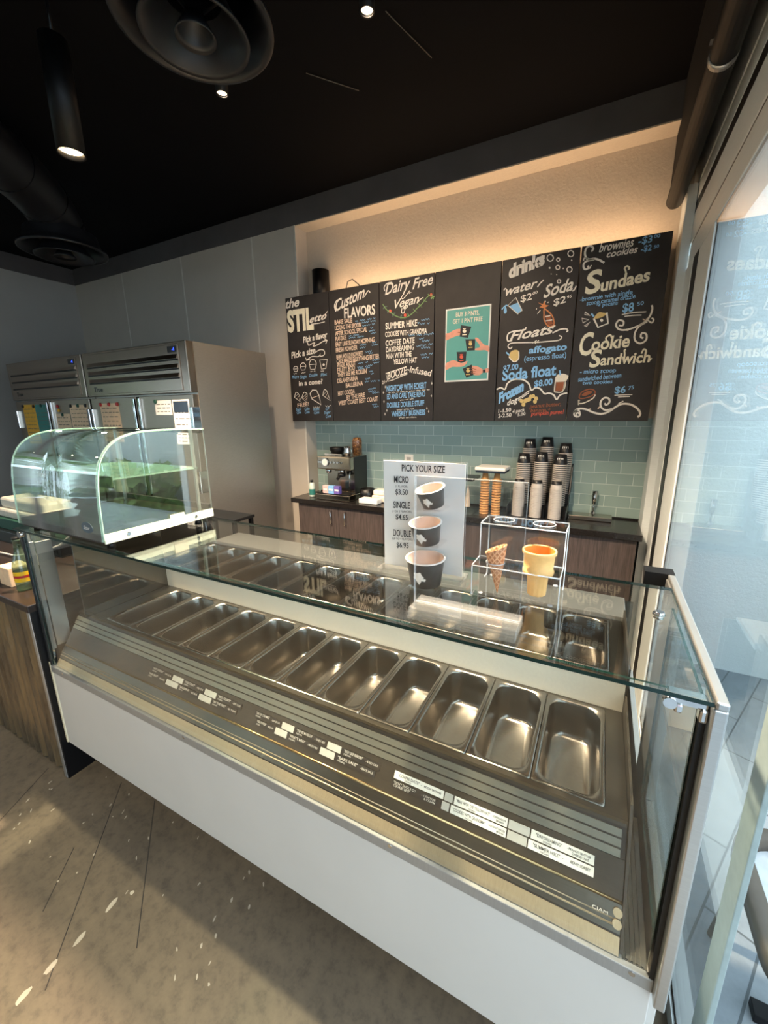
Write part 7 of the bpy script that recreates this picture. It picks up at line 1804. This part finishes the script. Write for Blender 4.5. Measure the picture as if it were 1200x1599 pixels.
# street planting seen only as green reflections in the glass
BARK = mat('tree_bark', '#5b4a3a', 0.9, 0, 0.2, 20)
LEAF = mat('tree_leaves', '#7c9a4e', 0.7, 0, 0.35, 9)
REDL = mat('red_leaves', '#a85a50', 0.7, 0, 0.25, 9)
def tree(x, y, h, r, m, lb, seed):
    t = thing('street_tree', lb, 'tree', (x, y, -0.02), 'street trees across from the front window')
    rr = random.Random(seed)
    MB().tube([(x, y, -0.02), (x+0.05, y, h*0.3), (x, y+0.05, h*0.55)], [0.14, 0.11, 0.08], 10).build('trunk', BARK, t)
    mb = MB()
    for i in range(900):
        u = Vector((rr.gauss(0, 1), rr.gauss(0, 1), rr.gauss(0, 1))).normalized()*r*rr.uniform(0.45, 1.0)
        c = Vector((x, y, h*0.68)) + Vector((u.x, u.y, u.z*0.8))
        a = Vector((rr.gauss(0, 1), rr.gauss(0, 1), rr.gauss(0, 1))).normalized()*0.16; b = a.orthogonal().normalized()*0.09
        mb.add([c-a, c+b, c+a, c-b], [(0, 1, 2, 3)])
    mb.build('crown', m, t)
tree(-8.0, -7.0, 4.6, 1.6, LEAF, 'leafy green street tree, left across from the front window', 1)
tree(-3.9, -8.4, 5.0, 1.7, LEAF, 'leafy green street tree, middle across from the front window', 2)
tree(0.2, -7.2, 4.4, 1.5, REDL, 'reddish street tree, right across from the front window', 3)
hd = MB(); rr = random.Random(9)
for i in range(2600):
    c = Vector((rr.uniform(-9, 1), rr.uniform(-6.2, -5.4), rr.uniform(0.0, 1.3)))
    a = Vector((rr.gauss(0, 1), rr.gauss(0, 1), rr.gauss(0, 1))).normalized()*0.14; b = a.orthogonal().normalized()*0.08
    hd.add([c-a, c+b, c+a, c-b], [(0, 1, 2, 3)])
o = hd.build('hedge', LEAF, loc=(-4, -5.8, -0.02)); tag(o, 'long green hedge across from the front window', 'hedge')

tree(-10.2, -1.6, 4.4, 1.6, LEAF, 'leafy green street tree outside the left window, nearer the street', 5)
tree(-10.4, 2.4, 4.2, 1.5, LEAF, 'leafy green street tree outside the left window, nearer the corner', 6)
def hedge(x0, x1, y0, y1, z1, n, lb, m, seed):
    hb = MB(); rr = random.Random(seed)
    for i in range(n):
        c = Vector((rr.uniform(x0, x1), rr.uniform(y0, y1), rr.uniform(0.0, z1)))
        a = Vector((rr.gauss(0, 1), rr.gauss(0, 1), rr.gauss(0, 1))).normalized()*0.11; b = a.orthogonal().normalized()*0.07
        hb.add([c-a, c+b, c+a, c-b], [(0, 1, 2, 3)])
    tag(hb.build('hedge', m, loc=((x0+x1)/2, (y0+y1)/2, -0.02)), lb, 'hedge')
hedge(-8.9, -8.1, -3.4, 4.0, 2.1, 4200, 'long green hedge outside the left window', LEAF, 21)
hedge(1.5, 4.2, 2.4, 3.1, 1.15, 2600, 'low green hedge along the white outdoor wall', LEAF, 22)
